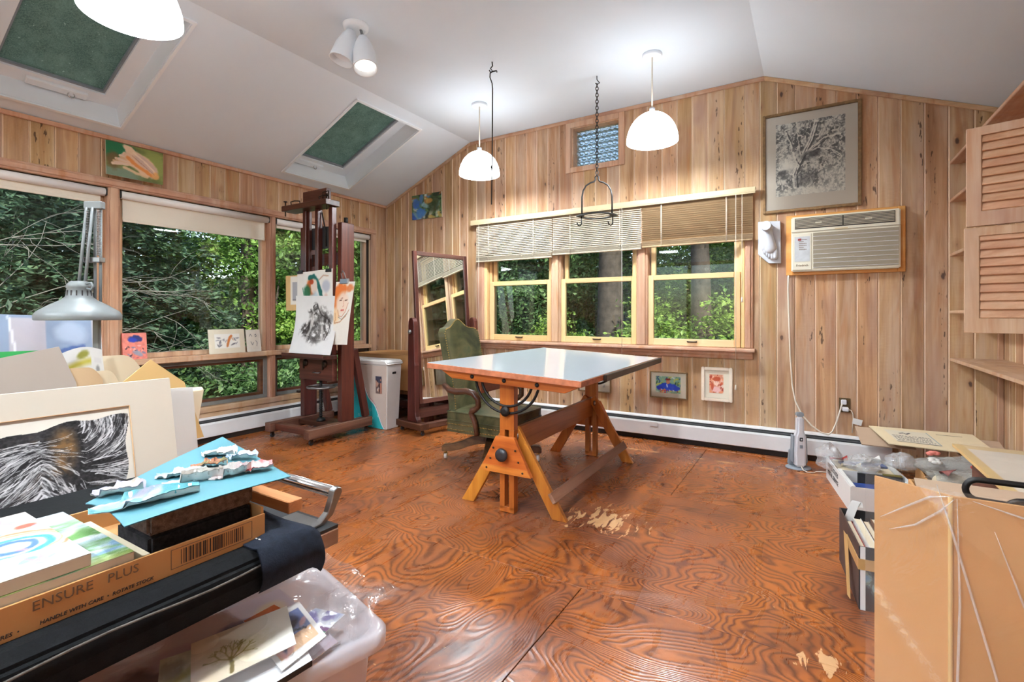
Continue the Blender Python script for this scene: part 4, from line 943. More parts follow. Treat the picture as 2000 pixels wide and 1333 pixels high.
for x0, x1 in ((.315,.375),(.842,.900)):
    p = part('post', MB().box((x0,-1.42,.1385),(x1,-1.28,1.925)), 'mahogany', t, True, bevel=.004)
    part('post_cap', MB().cyl(((x0+x1)/2,-1.35,1.9255),((x0+x1)/2,-1.35,1.975), .018, 14), 'black_iron', p, True)
    m = MB().beam(((x0+x1)/2,-1.262,.78),((x0+x1)/2,-1.120,.140), .050, .060, (0,1,0)); part('rear_strut', m, 'mahogany', t, True, bevel=.003)
for x0, x1 in ((.425,.470),(.600,.645),(.790,.838)): part('mast_upright', MB().box((x0,-1.475,.70),(x1,-1.425,2.060)), 'mahogany', t, True, bevel=.003)
part('mast_groove', MB().box((.475,-1.455,.75),(.500,-1.430,2.05)), 'mahogany', t, True)
part('mast_plate', MB().box((.472,-1.425,1.70),(.788,-1.415,1.90)), 'dark_plastic', t, True, bevel=.002, label='dark back plate between the uprights')
part('mast_plate', MB().box((.376,-1.40,1.55),(.841,-1.37,1.66)), 'mahogany_x', t, True, bevel=.002)
cb_ = part('top_holder', MB().box((.235,-1.565,2.062),(.870,-1.415,2.112)), 'mahogany_x', t, True, bevel=.004)
part('holder_block', MB().box((.47,-1.505,2.1125),(.80,-1.455,2.225)), 'mahogany_x', t, True, bevel=.003)
for x in (.255, .845):
    part('thumb_screw', MB().tube([(x,-1.535,2.02),(x,-1.535,2.150)], .006, 8).lathe([(.004,2.150),(.018,2.153),(.018,2.160),(.006,2.164)], 12, Matrix.Translation((x,-1.535,0))), 'bronze', t, True)
for x in (.36, .76):
    part('wire_clasp', MB().tube([(x,-1.545,2.113),(x-.01,-1.545,2.142),(x+.04,-1.540,2.148),(x+.10,-1.530,2.140),(x+.105,-1.530,2.113)], .006, 7), 'bronze', t, True)
part('wire_clasp', MB().tube([(.80,-1.54,2.113),(.80,-1.54,2.178),(.86,-1.53,2.182),(.865,-1.53,2.113)], .006, 7), 'bronze', t, True)
part('pull_rod', MB().tube([(.655,-1.44,2.03),(.690,-1.43,1.88),(.70,-1.428,1.72)], .006, 7), 'black_iron', t, True)
part('ledge', MB().box((.335,-1.625,.708),(.915,-1.4805,.742)).box((.335,-1.632,.722),(.915,-1.6255,.752)), 'mahogany_x', t, True, bevel=.004)
dp = part('ledge_box', MB().box((.376,-1.475,.500),(.841,-1.4205,.707)), 'mahogany_x', t, True, bevel=.003)
part('pull', MB().tube([(.60,-1.477,.575),(.60,-1.497,.572),(.68,-1.497,.572),(.68,-1.477,.575)], .0055, 7), 'steel', dp, True)
for x in (.47, .74):
    part('bolt_plate', MB().lathe([(.034,0),(.036,.004),(.010,.012)], 16, basis((x,-1.475,.655),(1,0,0),(0,0,1))), 'bronze', dp, True)
    part('latch_arm', MB().box((x-.03,-1.485,.60),(x-.018,-1.4755,.66)), 'bronze', dp, True)
m = MB().tube([(.64+.125*math.cos(a),-1.50+.06+.125*math.sin(a)*.9,.438) for a in [2*PI*k/28 for k in range(28)]], .009, 8, True)
for k in range(3): m.tube([(.64,-1.44,.438),(.64+.12*math.cos(k*2.1+.3),-1.44+.11*math.sin(k*2.1+.3),.438)], .007, 6)
part('hand_wheel', m, 'steel', t, True)
m = MB().cyl((.64,-1.44,.129),(.64,-1.44,.50), .012, 12)
for k in range(16): m.lathe([(.012,0),(.019,.006),(.012,.012)], 12, Matrix.Translation((.64,-1.44,.17+k*.016)), cap=False)
part('lift_screw', m, 'black_iron', t, True)
part('screw_foot', MB().lathe([(.04,.1285),(.04,.14),(.022,.16)], 16, Matrix.Translation((.64,-1.44,0))), 'black_iron', t, True)
part('screw_bridge', MB().box((.386,-1.49,.085),(.844,-1.40,.128)), 'mahogany_x', t, True, bevel=.003)
# ---- sheets on the easel
def sheet(name, label, art, q, bow, mat='paint', back='paper', grp=None):
    """q corners LL, LR, UR, UL; bow pushes the middle out along -y"""
    f0 = quadfn(*q)
    def fn(u, v_): p = f0(u, v_); return p+Vector((0, bow*math.sin(PI*v_)*(1+.3*u), 0))
    o = (f0(0,0)+f0(1,0))/2; t_ = thing(name, label, 'artwork', o, 0, grp)
    m = MB().grid(lambda u, v_: fn(u, v_)+Vector((0,.0015,0)), 6, 12); part('sheet', m, back, t_, True)
    art_part('drawing', art, fn, t_, mat); return t_
a = Art(110, 110, (236,236,234), 31, .02)   # charcoal figure
n = fbm(111,111,77,30,3); ch = (52,46,42)
def char(cx, cy, rx, ry, rot, al): a.blob(cx, cy, rx, ry, ch, rot, .6, al, .5, 5)
char(.52,.80,.065,.075,0,.55); char(.36,.74,.05,.05,20,.7); char(.66,.66,.12,.16,-20,.45); char(.50,.58,.13,.18,10,.55); char(.28,.42,.15,.09,40,.85); char(.50,.38,.20,.20,0,.55); char(.78,.46,.09,.20,10,.75); char(.74,.62,.14,.07,-35,.8); char(.62,.30,.18,.10,10,.5); char(.38,.38,.09,.16,-10,.6); char(.84,.62,.10,.12,0,.35)
for pts in ([(.55,.86),(.60,.74),(.66,.66),(.80,.60),(.88,.52)], [(.38,.76),(.42,.70),(.44,.60),(.36,.48),(.22,.34)], [(.50,.84),(.45,.80),(.48,.74),(.55,.78),(.55,.84),(.50,.84)], [(.86,.50),(.84,.38),(.78,.24)], [(.30,.30),(.42,.28),(.40,.22)], [(.46,.66),(.52,.70),(.58,.66)]): a.line(pts, .010, ch, .85, .8, .02)
a.blob(.43,.55,.035,.16,(230,228,224),-8,.5,.8,.4); a.blob(.70,.36,.03,.14,(228,226,222),8,.5,.7,.4); a.blob(.36,.30,.03,.09,(226,224,220),-20,.5,.6,.4)
a.c = a.c*(1-.10*((n > .56) & (a.c.mean(2) < 200))[...,None])
sheet('charcoal_drawing', 'large charcoal sketch of a crouching figure on the easel ledge', a, [(.416,-1.612,.7535),(.985,-1.612,.7535),(.895,-1.492,1.263),(.350,-1.492,1.276)], .028)
a = Art(90, 90, (240,238,232), 32, .02)   # woman with a green scarf
a.blob(.40,.72,.12,.17,(196,98,44),10,.4,.95,.6); a.blob(.30,.62,.10,.14,(40,110,72),0,.5,.9,.8); a.line([(.36,.88),(.48,.90),(.58,.80),(.66,.62),(.70,.48)], .045, (30,104,96), .95, .5, .03); a.blob(.49,.72,.09,.14,(238,218,204),0,.3); a.blob(.42,.80,.06,.05,(170,70,36),0,.4); a.blob(.50,.42,.16,.16,(180,206,220),0,.6,.8,.8); a.blob(.82,.70,.10,.10,(176,186,206),0,.6,.7,.8); a.line([(.62,.82),(.75,.90),(.88,.88)], .012, (190,150,120), .7); a.blob(.82,.48,.06,.09,(214,170,160),10,.5,.6,.6); a.line([(.40,.50),(.36,.42),(.34,.36)], .014, (90,50,40), .8); a.line([(.16,.70),(.20,.55),(.26,.42)], .012, (60,130,100), .8)
sheet('watercolour_sheet', 'watercolour of a red-haired woman in a green scarf, clipped behind the charcoal sketch', a, [(.352,-1.4785,1.00),(.850,-1.4785,1.00),(.850,-1.4785,1.508),(.352,-1.4785,1.488)], 0)
a = Art(60, 110, (240,236,226), 33, .02)  # portrait with orange hair
a.blob(.30,.86,.42,.11,(226,112,44),10,.4,.9,.7); a.blob(.10,.72,.20,.16,(230,128,62),0,.5,.9,.7); a.blob(.78,.90,.2,.06,(222,120,60),0,.5,.8,.8); a.blob(.46,.66,.34,.17,(244,222,202),0,.4,.95,.3); a.blob(.10,.45,.22,.12,(246,206,150),0,.6,.8,.6)
for pts, col, wd in (([(.30,.70),(.42,.71)], (110,70,50), .016), ([(.60,.70),(.72,.71)], (110,70,50), .016), ([(.36,.735),(.46,.74)], (150,80,50), .012), ([(.52,.70),(.56,.62),(.50,.60)], (206,140,110), .012), ([(.42,.545),(.58,.55)], (206,90,80), .022), ([(.22,.55),(.30,.46),(.48,.44),(.68,.52),(.80,.66)], (200,140,110), .014), ([(.08,.50),(.12,.40),(.05,.34),(.40,.36),(.75,.46),(.90,.56)], (190,130,84), .014), ([(.28,.44),(.50,.40),(.80,.50)], (120,110,96), .010)): a.line(pts, wd, col, .9, .7, .01)
sheet('portrait_drawing', 'orange-haired portrait sketch held by a bulldog clip on the easel post', a, [(.917,-1.532,.838),(1.101,-1.532,.842),(1.167,-1.502,1.380),(.927,-1.502,1.384)], -.006)
a = Art(30, 50, (222,186,128), 34, .03); a.rect(.42,1,.18,.97,(240,236,226)); a.rect(.60,1,.30,.80,(176,178,184)); a.line([(.62,.30),(1,.30)], .03, (110,104,110))
sheet('mounted_study', 'tan card with a small mounted study at the left edge of the easel', a, [(.179,-1.4775,1.137),(.3485,-1.4775,1.137),(.3485,-1.4775,1.468),(.174,-1.4775,1.468)], 0)
t = thing('bulldog_clip', 'steel bulldog clip holding the orange-haired portrait', 'clip', (1.03,-1.51,1.36))
part('jaw', MB().prism([(-1.516,1.365),(-1.486,1.365),(-1.492,1.408),(-1.510,1.408)], .985, 1.085, 'x'), 'steel', t, True, bevel=.002)
part('wire_handle', MB().tube([(1.01,-1.507,1.406),(1.012,-1.52,1.45),(1.035,-1.522,1.475),(1.055,-1.52,1.45),(1.058,-1.507,1.406)], .005, 7), 'steel', t, True)
for x in (.40, .80):
    cc = thing('binder_clip', 'black clip on the %s top corner of the watercolour sheet' % ('left' if x < .5 else 'right'), 'clip', (x,-1.48,1.49))
    part('jaw', MB().prism([(-1.490,1.478),(-1.4765,1.478),(-1.4765,1.508),(-1.486,1.508)], x-.035, x+.035, 'x'), 'black_iron', cc, True)
    part('lever', MB().tube([(x-.015,-1.484,1.507),(x,-1.489,1.545),(x+.015,-1.484,1.507)], .003, 6), 'steel', cc, True)
# ================================================================== cheval mirror
t = thing('cheval_mirror', 'tall dark wood cheval mirror on casters reflecting the sash windows', 'mirror', (1.37, -.58, 0), -.212)
Tm = Matrix.Translation((0,0,1.0)) @ Matrix.Rotation(math.radians(-4),4,'Y') @ Matrix.Translation((0,0,-1.0))
hw, zb, zt, fw = .333, .262, 1.705, .042
for nm, a_, b_ in (('stile',(-.014,-hw,zb),(.016,-hw+fw,zt)), ('stile',(-.014,hw-fw,zb),(.016,hw,zt))): part('frame_'+nm, MB().box(a_, b_, Tm), 'mahogany', t, bevel=.004)
for a_, b_ in (((-.014,-hw+fw,zb),(.016,hw-fw,zb+fw)), ((-.014,-hw+fw,zt-fw),(.016,hw-fw,zt))): part('frame_rail', MB().box(a_, b_, Tm), 'mahogany_y', t, bevel=.004)
part('mirror_glass', MB().box((-.004,-hw+fw-.004,zb+fw-.004),(.004,hw-fw+.004,zt-fw+.004), Tm), 'mirror', t)
part('backing', MB().box((-.013,-hw+fw,zb+fw),(-.0045,hw-fw,zt-fw), Tm), 'plank_dark', t)
for s in (-1, 1):
    y0, y1 = sorted((s*.350, s*.398))
    prof = [(-.035,.11),(.120,.11),(.118,.135),(.098,.16),(.088,.20),(.082,.60),(.086,.63),(.078,.66),(.066,1.0),(.062,1.035),(.045,1.062),(.02,1.072),(-.005,1.062),(-.02,1.035),(-.024,1.0)]
    p = part('post', MB().prism(prof, y0, y1, 'y'), 'mahogany', t, bevel=.004)
    part('thumb_knob', MB().lathe([(.014,0),(.018,.006),(.022,.012),(.014,.024),(.004,.026)], 14, basis((.02, s*.3985, .94),(1,0,0),(0,0,s*-1) if 0 else (0,0,1)) @ (Matrix.Rotation(PI,4,'X') if s > 0 else Matrix.Identity(4))), 'steel', p)
    f = part('foot', MB().box((-.185,s*.375-.05,.052),(.205,s*.375+.05,.1095)), 'mahogany_x', t, bevel=.004)
    for x in (-.15, .17):
        c = part('caster', MB().cyl((x,s*.375,.034),(x,s*.375,.0515), .014, 10).box((x-.012,s*.375-.011,.018),(x-.008,s*.375+.011,.036)).box((x+.008,s*.375-.011,.018),(x+.012,s*.375+.011,.036)), 'bronze', f)
        part('wheel', MB().cyl((x-.007,s*.375,.0182),(x+.007,s*.375,.0182), .018, 14), 'dark_plastic', c)
part('stretcher', MB().box((-.02,-.3495,.13),(.05,.3495,.215)), 'mahogany_y', t, bevel=.004)
part('front_rail', MB().box((.135,-.3245,.056),(.195,.3245,.106)), 'mahogany_y', t, bevel=.004)
# ================================================================== laundry hamper
t = thing('hamper', 'white lidded hamper with a turquoise wave pattern between easel and mirror', 'hamper', (.76, -.92, 0))
B = [(.47,-1.0),(1.02,-1.0),(1.02,-.84),(.47,-.84)]; T = [(.445,-1.03),(1.058,-1.03),(1.058,-.835),(.445,-.835)]; zh = .615
part('body', MB().add([(x,y,.0) for x,y in B]+[(x,y,zh) for x,y in T], [(0,3,2,1),(4,5,6,7),(0,1,5,4),(1,2,6,5),(2,3,7,6),(3,0,4,7)]), 'hamper_white', t, True, bevel=.006, seg=2)
part('lid', MB().prism([(.435,.6155),(1.068,.6155),(1.074,.635),(1.050,.664),(.452,.664),(.427,.635)], -1.042, -.823, 'y'), 'hamper_white', t, True, bevel=.012, seg=3)
a = Art(130, 130, (214,198,186), 41, .03); U, V = a.U, a.V
cut = .78-.80*np.clip((U-.02)/.96,0,1)+.05*np.sin(U*13)+.02*np.sin(U*31); cut = np.clip(.66+(.47-U)*1.32+.035*np.sin(U*19), -.1, 1)
cutm = np.where(U < .18, .62+.25*np.cos(U*14), cut)
a.put((V < cutm).astype(float), (46,180,186))
q_ = random.Random(4)
for _ in range(70):
    x, y = q_.random(), q_.random(); r = q_.uniform(.012,.022)
    cu = np.interp(x, U[0], cutm[0])
    if y < cu-.04:
        if q_.random() < .6: a.put(np.clip(1-np.abs(np.hypot(U-x, V-y)-r)/.006, 0, 1), (190,236,232), .9)
        else:
            an = q_.uniform(0, PI); a.line([(x-r*math.cos(an), y-r*math.sin(an)), (x+r*math.cos(an), y+r*math.sin(an))], .006, (176,230,228), .9)
for k in range(64):
    x = .16+k*.0132; y = np.interp(x, U[0], cutm[0])+.035
    if y > .02: a.blob(x, y, .0065, .0065, (206,60,80) if k % 2 else (60,60,110), 0, .3, 1, 0)
a.line([(x, float(np.interp(x, U[0], cutm[0]))+.012) for x in np.linspace(.12,.95,40)], .010, (246,246,246), 1, .5)
ff = quadfn((.475,-1.0,.004),(1.015,-1.0,.004),(1.055,-1.03,zh-.004),(.45,-1.03,zh-.004))
art_part('wave_print', a, lambda u, v_: ff(u, v_)+Vector((0,-.0022,0)), t)
Cc = [Vector((1.02,-.84+-.0,.0)), Vector((1.062,-.805,zh))]
a = Art(24, 30, (120,96,90), 42, .3); a.rect(0,1,.62,1,(70,70,90)); a.dab(14, [(230,222,214),(60,40,40),(200,150,130),(150,120,130)], (.05,.12), (.1,.9,.05,.95), .9, 4, 1.3); a.rect(.72,1,0,.6,(190,130,110))
pn = quadfn((.905,-1.0225,.345),(.985,-1.0225,.345),(.988,-1.0290,.51),(.908,-1.0290,.51))
art_part('pasted_photo', a, lambda u, v_: pn(u, v_)+Vector((0,-.003,0)), t, 'gloss_print', 'small pasted photograph')
part('hand_hole', MB().box((1.048,-.955,.53),(1.0575,-.905,.552)), 'ink', t, True, bevel=.004, label='dark hand hole')
# ================================================================== cardboard box on a rough bench
t = thing('wood_bench', 'rough dark wooden bench under the cardboard carton in the corner', 'bench', (.70, -.36, 0))
part('bench_top', MB().box((.18,-.625,.275),(1.225,-.10,.318)), 'plank_dark', t, True, bevel=.004)
for x in (.22, 1.13):
    for y in (-.60, -.19): part('leg', MB().box((x,y,0),(x+.075,y+.075,.2745)), 'mahogany', t, True, bevel=.003)
part('stretcher', MB().box((.296,-.595,.13),(1.129,-.555,.20)), 'mahogany_x', t, True)
part('stretcher', MB().box((.296,-.18,.13),(1.129,-.14,.20)), 'mahogany_x', t, True)
t = thing('cardboard_carton', 'large closed brown cardboard carton on the bench behind the hamper', 'box', (.70, -.36, .318))
part('carton', MB().box((.17,-.64,.3185),(1.20,-.10,.675)), 'cardboard', t, True, bevel=.004)
part('top_flap', MB().box((.168,-.642,.6755),(1.203,-.372,.681)), 'cardboard', t, True)
part('top_flap', MB().box((.168,-.369,.6755),(1.203,-.098,.681)), 'cardboard', t, True)
part('printed_mark', MB().frame(1.055,1.085,.545,.635,.004,-.6412,-.6402).box((1.062,-.6412,.555),(1.078,-.6402,.575)).box((1.062,-.6412,.59),(1.078,-.6402,.60)), 'ink_soft', t, True)
# ================================================================== drafting table
TX, TY, TA = 3.018, -1.404, .02
t = thing('drafting_table', 'oak drafting table with a pale laminate top on sawhorse legs', 'table', (TX, TY, 0), TA)
Tt = Matrix.Translation((0,0,.796)) @ Matrix.Rotation(math.atan(.046),4,'Y')
part('table_top', MB().box((-.484,-.7595,-.032),(.484,.7595,-.0015), Tt), 'edge_band', t, bevel=.002)
part('laminate', MB().box((-.480,-.756,-.0012),(.480,.756,.0012), Tt), 'laminate', t)
part('metal_edge', MB().box((.4845,-.45,-.036),(.505,.770,.0), Tt), 'bronze', t, bevel=.003, label='dark metal straightedge strip')
for s in (-1, 1): 
    part('cleat', MB().prism([(-.42,-.033),(.47,-.033),(.38,-.078),(-.33,-.078)], s*.60-.028-(.09 if s < 0 else -.09), s*.60+.028-(.09 if s < 0 else -.09), 'y', Tt), 'oak_x', t, bevel=.002)
    yq = s*.69
    for x in (-.19, .02, .22): part('bolt', MB().lathe([(.012,0),(.012,.004),(.004,.007)], 10, basis((x, yq-.029 if s < 0 else yq+.029, .742-x*.046),(1,0,0),(0,0,1))), 'black_iron', t)
LEGY = .635
for s in (-1, 1):
    y = s*LEGY
    # slotted centre post
    po = part('post', MB().box((-.046,y-.022,.02),(-.014,y+.022,.46)).box((.014,y-.022,.02),(.046,y+.022,.46)).box((-.046,y-.022,.46),(.046,y+.022,.735)).box((-.046,y-.022,.004),(.046,y+.022,.035)), 'oak', t, bevel=.0015)
    for sx in (-1, 1):
        foot = Vector((sx*.315, y+s*.0, 0)); top = Vector((sx*.035, y, .43))
        d = Vector((sx*.28,0,-.43)).normalized(); wv = Vector((d.z,0,-d.x))*sx
        hwid = .036
        # leg with floor-parallel foot
        pts = [(sx*.34,.0),(sx*.255,.0),(sx*-.005,.44),(sx*.045,.475)]
        yo0, yo1 = (y+.0225, y+.048) if s < 0 else (y-.048, y-.0225)
        part('leg', MB().prism(pts, min(yo0,yo1), max(yo0,yo1), 'y'), 'oak', t, bevel=.002)
    yo = (y-.046, y-.0225) if s < 0 else (y+.0225, y+.046)
    pl = part('gusset', MB().prism([(-.165,.225),(.165,.225),(.058,.425),(-.058,.425)], yo[0], yo[1], 'y'), 'oak_x', t, bevel=.002)
    yf = yo[0] if s < 0 else yo[1]
    part('gusset_edge', MB().prism([(-.165,.225),(.165,.225),(.140,.262),(-.140,.262)], *( (yf-.004, yf-.0002) if s < 0 else (yf+.0002, yf+.004)), 'y'), 'oak_x', pl)
    part('knob', MB().lathe([(.012,0),(.014,.018),(.034,.020),(.037,.028),(.034,.040),(.010,.042)], 20, basis((0,yf-(.0045 if s < 0 else -.0045),.335),(1,0,0),(0,0,1)) @ (Matrix.Identity(4) if s < 0 else Matrix.Rotation(PI,4,'X'))), 'dark_plastic', pl)
    for bx, bz in ((-.115,.245),(.115,.245),(-.07,.36),(.07,.36),(-.09,.30),(.09,.30)): part('screw', MB().lathe([(.006,0),(.006,.002),(.003,.003)], 8, basis((bx,yf-(.005 if s < 0 else -.005),bz),(1,0,0),(0,0,1))), 'bronze', pl)
    # curved iron quadrant
    ya = y-.026 if s < 0 else y+.026
    for R0 in (.205, .165):
        arc = [(R0*math.cos(q2)*1.0-.0, ya, .752+R0*math.sin(q2)*.97) for q2 in [PI+PI*k/20 for k in range(21)]]
        m = MB()
        for (p_, q_) in zip(arc[:-1], arc[1:]): m.beam(p_, q_, .006, .016, (0,0,1) if abs(p_[0]-q_[0]) > abs(p_[2]-q_[2]) else (1,0,0))
        part('quadrant', m, 'black_iron', t, kind='stuff') if 0 else part('quadrant', MB().tube(arc, .0075, 6), 'black_iron', t)
    part('quadrant_lock', MB().lathe([(.010,0),(.028,.004),(.028,.012),(.012,.018)], 18, basis((0,ya-(.008 if s < 0 else -.008),.566),(1,0,0),(0,0,1)) @ (Matrix.Identity(4) if s < 0 else Matrix.Rotation(PI,4,'X'))), 'black_iron', t)
part('wide_stretcher', MB().box((-.012,-.6125,.315),(.016,.6125,.455)), 'oak_y', t, bevel=.002)
part('brace', MB().box((-.26,-.56,.63),(-.235,.56,.70)), 'oak_y', t, bevel=.002)
m = MB().beam((.262,-.63,.118),(.262,.63,.118), .055, .022, (.84,0,.54)); part('foot_rail', m, 'oak_worn', t, bevel=.002, label='scuffed foot rail')
for s in (-1, 1):
    part('wing_knob', MB().lathe([(.006,0),(.008,.012),(.022,.018),(.024,.03),(.01,.036)], 14, basis((.0165,s*.60,.42),(0,1,0),(0,0,1))), 'steel', t)
# ================================================================== leather swivel chair
t = thing('desk_chair', 'green leather studded swivel desk chair pulled up to the drafting table', 'chair', (2.375, -1.255, 0), math.radians(-1))
def puffy(nx=10, ny=10, **k): pass
s = MB()   # seat cushion: rounded box with a crown
def seat(u, v_, top):
    x = -.20+u*.53; y = -.262+v_*.524; r = .07
    fx = min(u, 1-u)*.53; fy = min(v_, 1-v_)*.524; e = min(1, fx/.05)*.5+min(1, fy/.05)*.5
    # round the front corners
    if x > .33-r:
        cy_ = .262-r
        if abs(y) > cy_:
            dx, dy = x-(.33-r), abs(y)-cy_; L = max(dx, dy); nrm = math.hypot(dx, dy)
            if nrm > 1e-6: x = (.33-r)+dx*L/nrm; y = math.copysign(cy_+dy*L/nrm, y)
    return (x, y, (.385+.030*min(1, fx/.16)*min(1, fy/.16)) if top else .238)
N = 20; s.grid(lambda u, v_: seat(u, v_, 1), N, N); s.grid(lambda u, v_: seat(u, v_, 0), N, N)
per = [(i/N, 0) for i in range(N)]+[(1, i/N) for i in range(N)]+[(1-i/N, 1) for i in range(N)]+[(0, 1-i/N) for i in range(N)]
loop = [[seat(u, v_, 0) for u, v_ in per], [(x, y, .32) for x, y, z in [seat(u, v_, 0) for u, v_ in per]], [seat(u, v_, 1) for u, v_ in per]]
n = len(per); s.add([p for L in loop for p in L], [(j*n+i, j*n+(i+1)%n, (j+1)*n+(i+1)%n, (j+1)*n+i) for j in range(2) for i in range(n)], True)
part('seat', s, 'leather', t)
part('seat_welt', MB().tube([(x, y, .385) for x, y, z in loop[2]], .006, 6, True).tube([(x*1.005, y*1.005, .325) for x, y, z in loop[2]], .005, 6, True), 'leather', t)
def bk_(u, v_):
    """u across, v up the back; returns centre line x, y, z"""
    top = 1.0+.028*math.cos((u-.5)*2*PI*1.0)+.016*math.cos((u-.5)*2*PI*2) - (.05*(abs(u-.5)*2)**8)
    z = .245+(top-.245)*v_+.02*v_; x = -.205-.115*v_**1.2-.045*(1-(2*u-1)**2)*.6+.045*(2*u-1)**2*(1-v_*.5)
    wd = .238-.012*math.sin(PI*v_)-.022*v_; return (x, (2*u-1)*wd, z)
s = MB(); s.grid(lambda u, v_: (lambda p: (p[0]+.030+.016*math.sin(PI*u)*math.sin(PI*min(1,v_*1.02)), p[1], p[2]))(bk_(u, v_)), 18, 20); s.grid(lambda u, v_: (lambda p: (p[0]-.030, p[1], p[2]))(bk_(u, v_)), 18, 20)
edge = [bk_(0, k/20) for k in range(21)]+[bk_(k/18, 1) for k in range(1,19)]+[bk_(1, 1-k/20) for k in range(1,21)]
n = len(edge); s.add([(p[0]+.030, p[1], p[2]) for p in edge]+[(p[0]-.030, p[1], p[2]) for p in edge], [(i, i+1, n+i+1, n+i) for i in range(n-1)], True)
part('backrest', s, 'leather', t)
m = MB()
for e0, e1 in zip(edge[:-1], edge[1:]):
    L = (Vector(e1)-Vector(e0)).length; k_ = max(1, round(L/.016))
    for j in range(k_):
        p = Vector(e0).lerp(Vector(e1), j/k_)
        if p.z < 1.0 or 1: m.ball((p.x+.033, p.y*.985, p.z-.003), .0045, 6)
for zz in (.258, .298):
    for p0, p1 in zip(loop[2], loop[2][1:]+loop[2][:1]):
        L = (Vector(p1)-Vector(p0)).length; k_ = max(1, round(L/.016))
        for j in range(k_):
            q = Vector(p0).lerp(Vector(p1), j/k_); m.ball((q.x*1.008, q.y*1.008, zz), .0042, 6)
part('nailheads', m, 'brass', t, kind='stuff')
for sy in (-1, 1):
    y = sy*.285
    ap = [(-.235,y*.88,.575),(-.17,y*.96,.545),(-.09,y,.540),(.0,y*1.02,.552),(.065,y*1.03,.542),(.105,y*1.03,.505),(.106,y*1.02,.455),(.075,y*1.0,.428),(.050,y,.418),(.040,y,.400),(.050,y,.375),(.070,y,.34),(.080,y,.29),(.085,y*.98,.245)]
    part('arm', MB().tube(ap, .02, 10, rad=[.020,.022,.024,.024,.024,.022,.021,.022,.024,.022,.020,.020,.018,.018]), 'walnut_x', t)
hub = part('base_hub', MB().lathe([(.03,.10),(.052,.125),(.058,.16),(.045,.195),(.035,.225)], 20, Matrix.Translation((.03,-.02,0))), 'walnut', t)
part('seat_plate', MB().box((-.13,-.13,.224),(.16,.13,.237)), 'black_iron', t)
for k in range(4):
    an = math.radians(207+1+90*k); d = Vector((math.cos(an), math.sin(an), 0)); sdv = Vector((-d.y, d.x, 0))
    pts = [(.03,.168,.040),(.10,.162,.038),(.17,.140,.034),(.24,.112,.032),(.31,.096,.030),(.36,.094,.028),(.378,.085,.024)]
    m = MB(); rings = []
    for r_, z_, h_ in pts:
        c_ = d*r_+Vector((.03,-.02,z_)); rings += [c_+sdv*.030-Vector((0,0,h_)), c_-sdv*.030-Vector((0,0,h_)), c_-sdv*.026+Vector((0,0,h_*.75)), c_+sdv*.026+Vector((0,0,h_*.75))]
    f = [(0,1,2,3), tuple(len(rings)-4+i for i in (3,2,1,0))]
    for j in range(len(pts)-1):
        for i in range(4): f.append((j*4+i, j*4+(i+1)%4, (j+1)*4+(i+1)%4, (j+1)*4+i))
    m.add(rings, f); lg = part('leg', m, 'walnut_x', t, bevel=.006, seg=2)
    c_ = d*.352+Vector((.03,-.02,0))
    cs_ = part('caster', MB().cyl(c_+Vector((0,0,.046)), c_+Vector((0,0,.068)), .012, 10).box((-.016,-.020,.022),(-.0125,.012,.048), Matrix.Translation(c_) @ Matrix.Rotation(an,4,'Z')).box((.0125,-.020,.022),(.016,.012,.048), Matrix.Translation(c_) @ Matrix.Rotation(an,4,'Z')), 'brass', lg)
    part('wheel', MB().cyl(c_+sdv*-.006+Matrix.Rotation(an,3,'Z') @ Vector((-.011,-.006,.0255)), c_+sdv*-.006+Matrix.Rotation(an,3,'Z') @ Vector((.011,-.006,.0255)), .025, 16), 'bone_white', cs_)
# ================================================================== hand vacuum in its charging stand
t = thing('hand_vacuum', 'white handheld vacuum standing in its grey charging base by the heater', 'vacuum cleaner', (4.39, -.30, 0), .35)
part('charging_base', MB().lathe([(.078,0),(.080,.006),(.074,.014),(.05,.018)], 30, Matrix.Diagonal((1.05,.85,1,1))), 'grey_plastic', t)
part('cradle', MB().prism([(-.062,.018),(.062,.018),(.052,.13),(-.052,.13)], .005, .045, 'y'), 'grey_plastic', t, bevel=.008, seg=2)
part('body', MB().prism([(-.034,.02),(.034,.02),(.038,.12),(.034,.24),(.024,.27),(.022,.375),(-.022,.375),(-.024,.27),(-.034,.24),(-.038,.12)], -.052, .004, 'y'), 'white_plastic', t, bevel=.012, seg=3)
part('nozzle_side', MB().prism([(-.052,.05),(-.040,.05),(-.036,.24),(-.044,.24)], -.030, .02, 'y').prism([(.052,.05),(.040,.05),(.036,.24),(.044,.24)], -.030, .02, 'y'), 'grey_plastic', t, bevel=.003)
part('handle_end', MB().prism([(-.022,.3755),(.022,.3755),(.022,.405),(-.022,.405)], -.048, .0, 'y'), 'grey_plastic', t, bevel=.006, seg=2, label='blue-grey handle end')
part('power_button', MB().box((-.011,-.058,.205),(.011,-.0525,.232)), 'dark_plastic', t, bevel=.004)
part('button_ring', MB().box((-.004,-.0605,.214),(.004,-.0585,.223)), 'white_plastic', t)
part('release_button', MB().box((-.010,-.057,.155),(.010,-.0525,.178)), 'grey_plastic', t, bevel=.004)
part('charge_lead', MB().tube([(.0,-.055,.03),(.002,-.085,.012),(.02,-.105,.006),(.06,-.11,.005),(.085,-.08,.005),(.12,-.075,.005),(.19,-.09,.005),(.26,-.08,.005)], .0035, 6), 'cord', t)
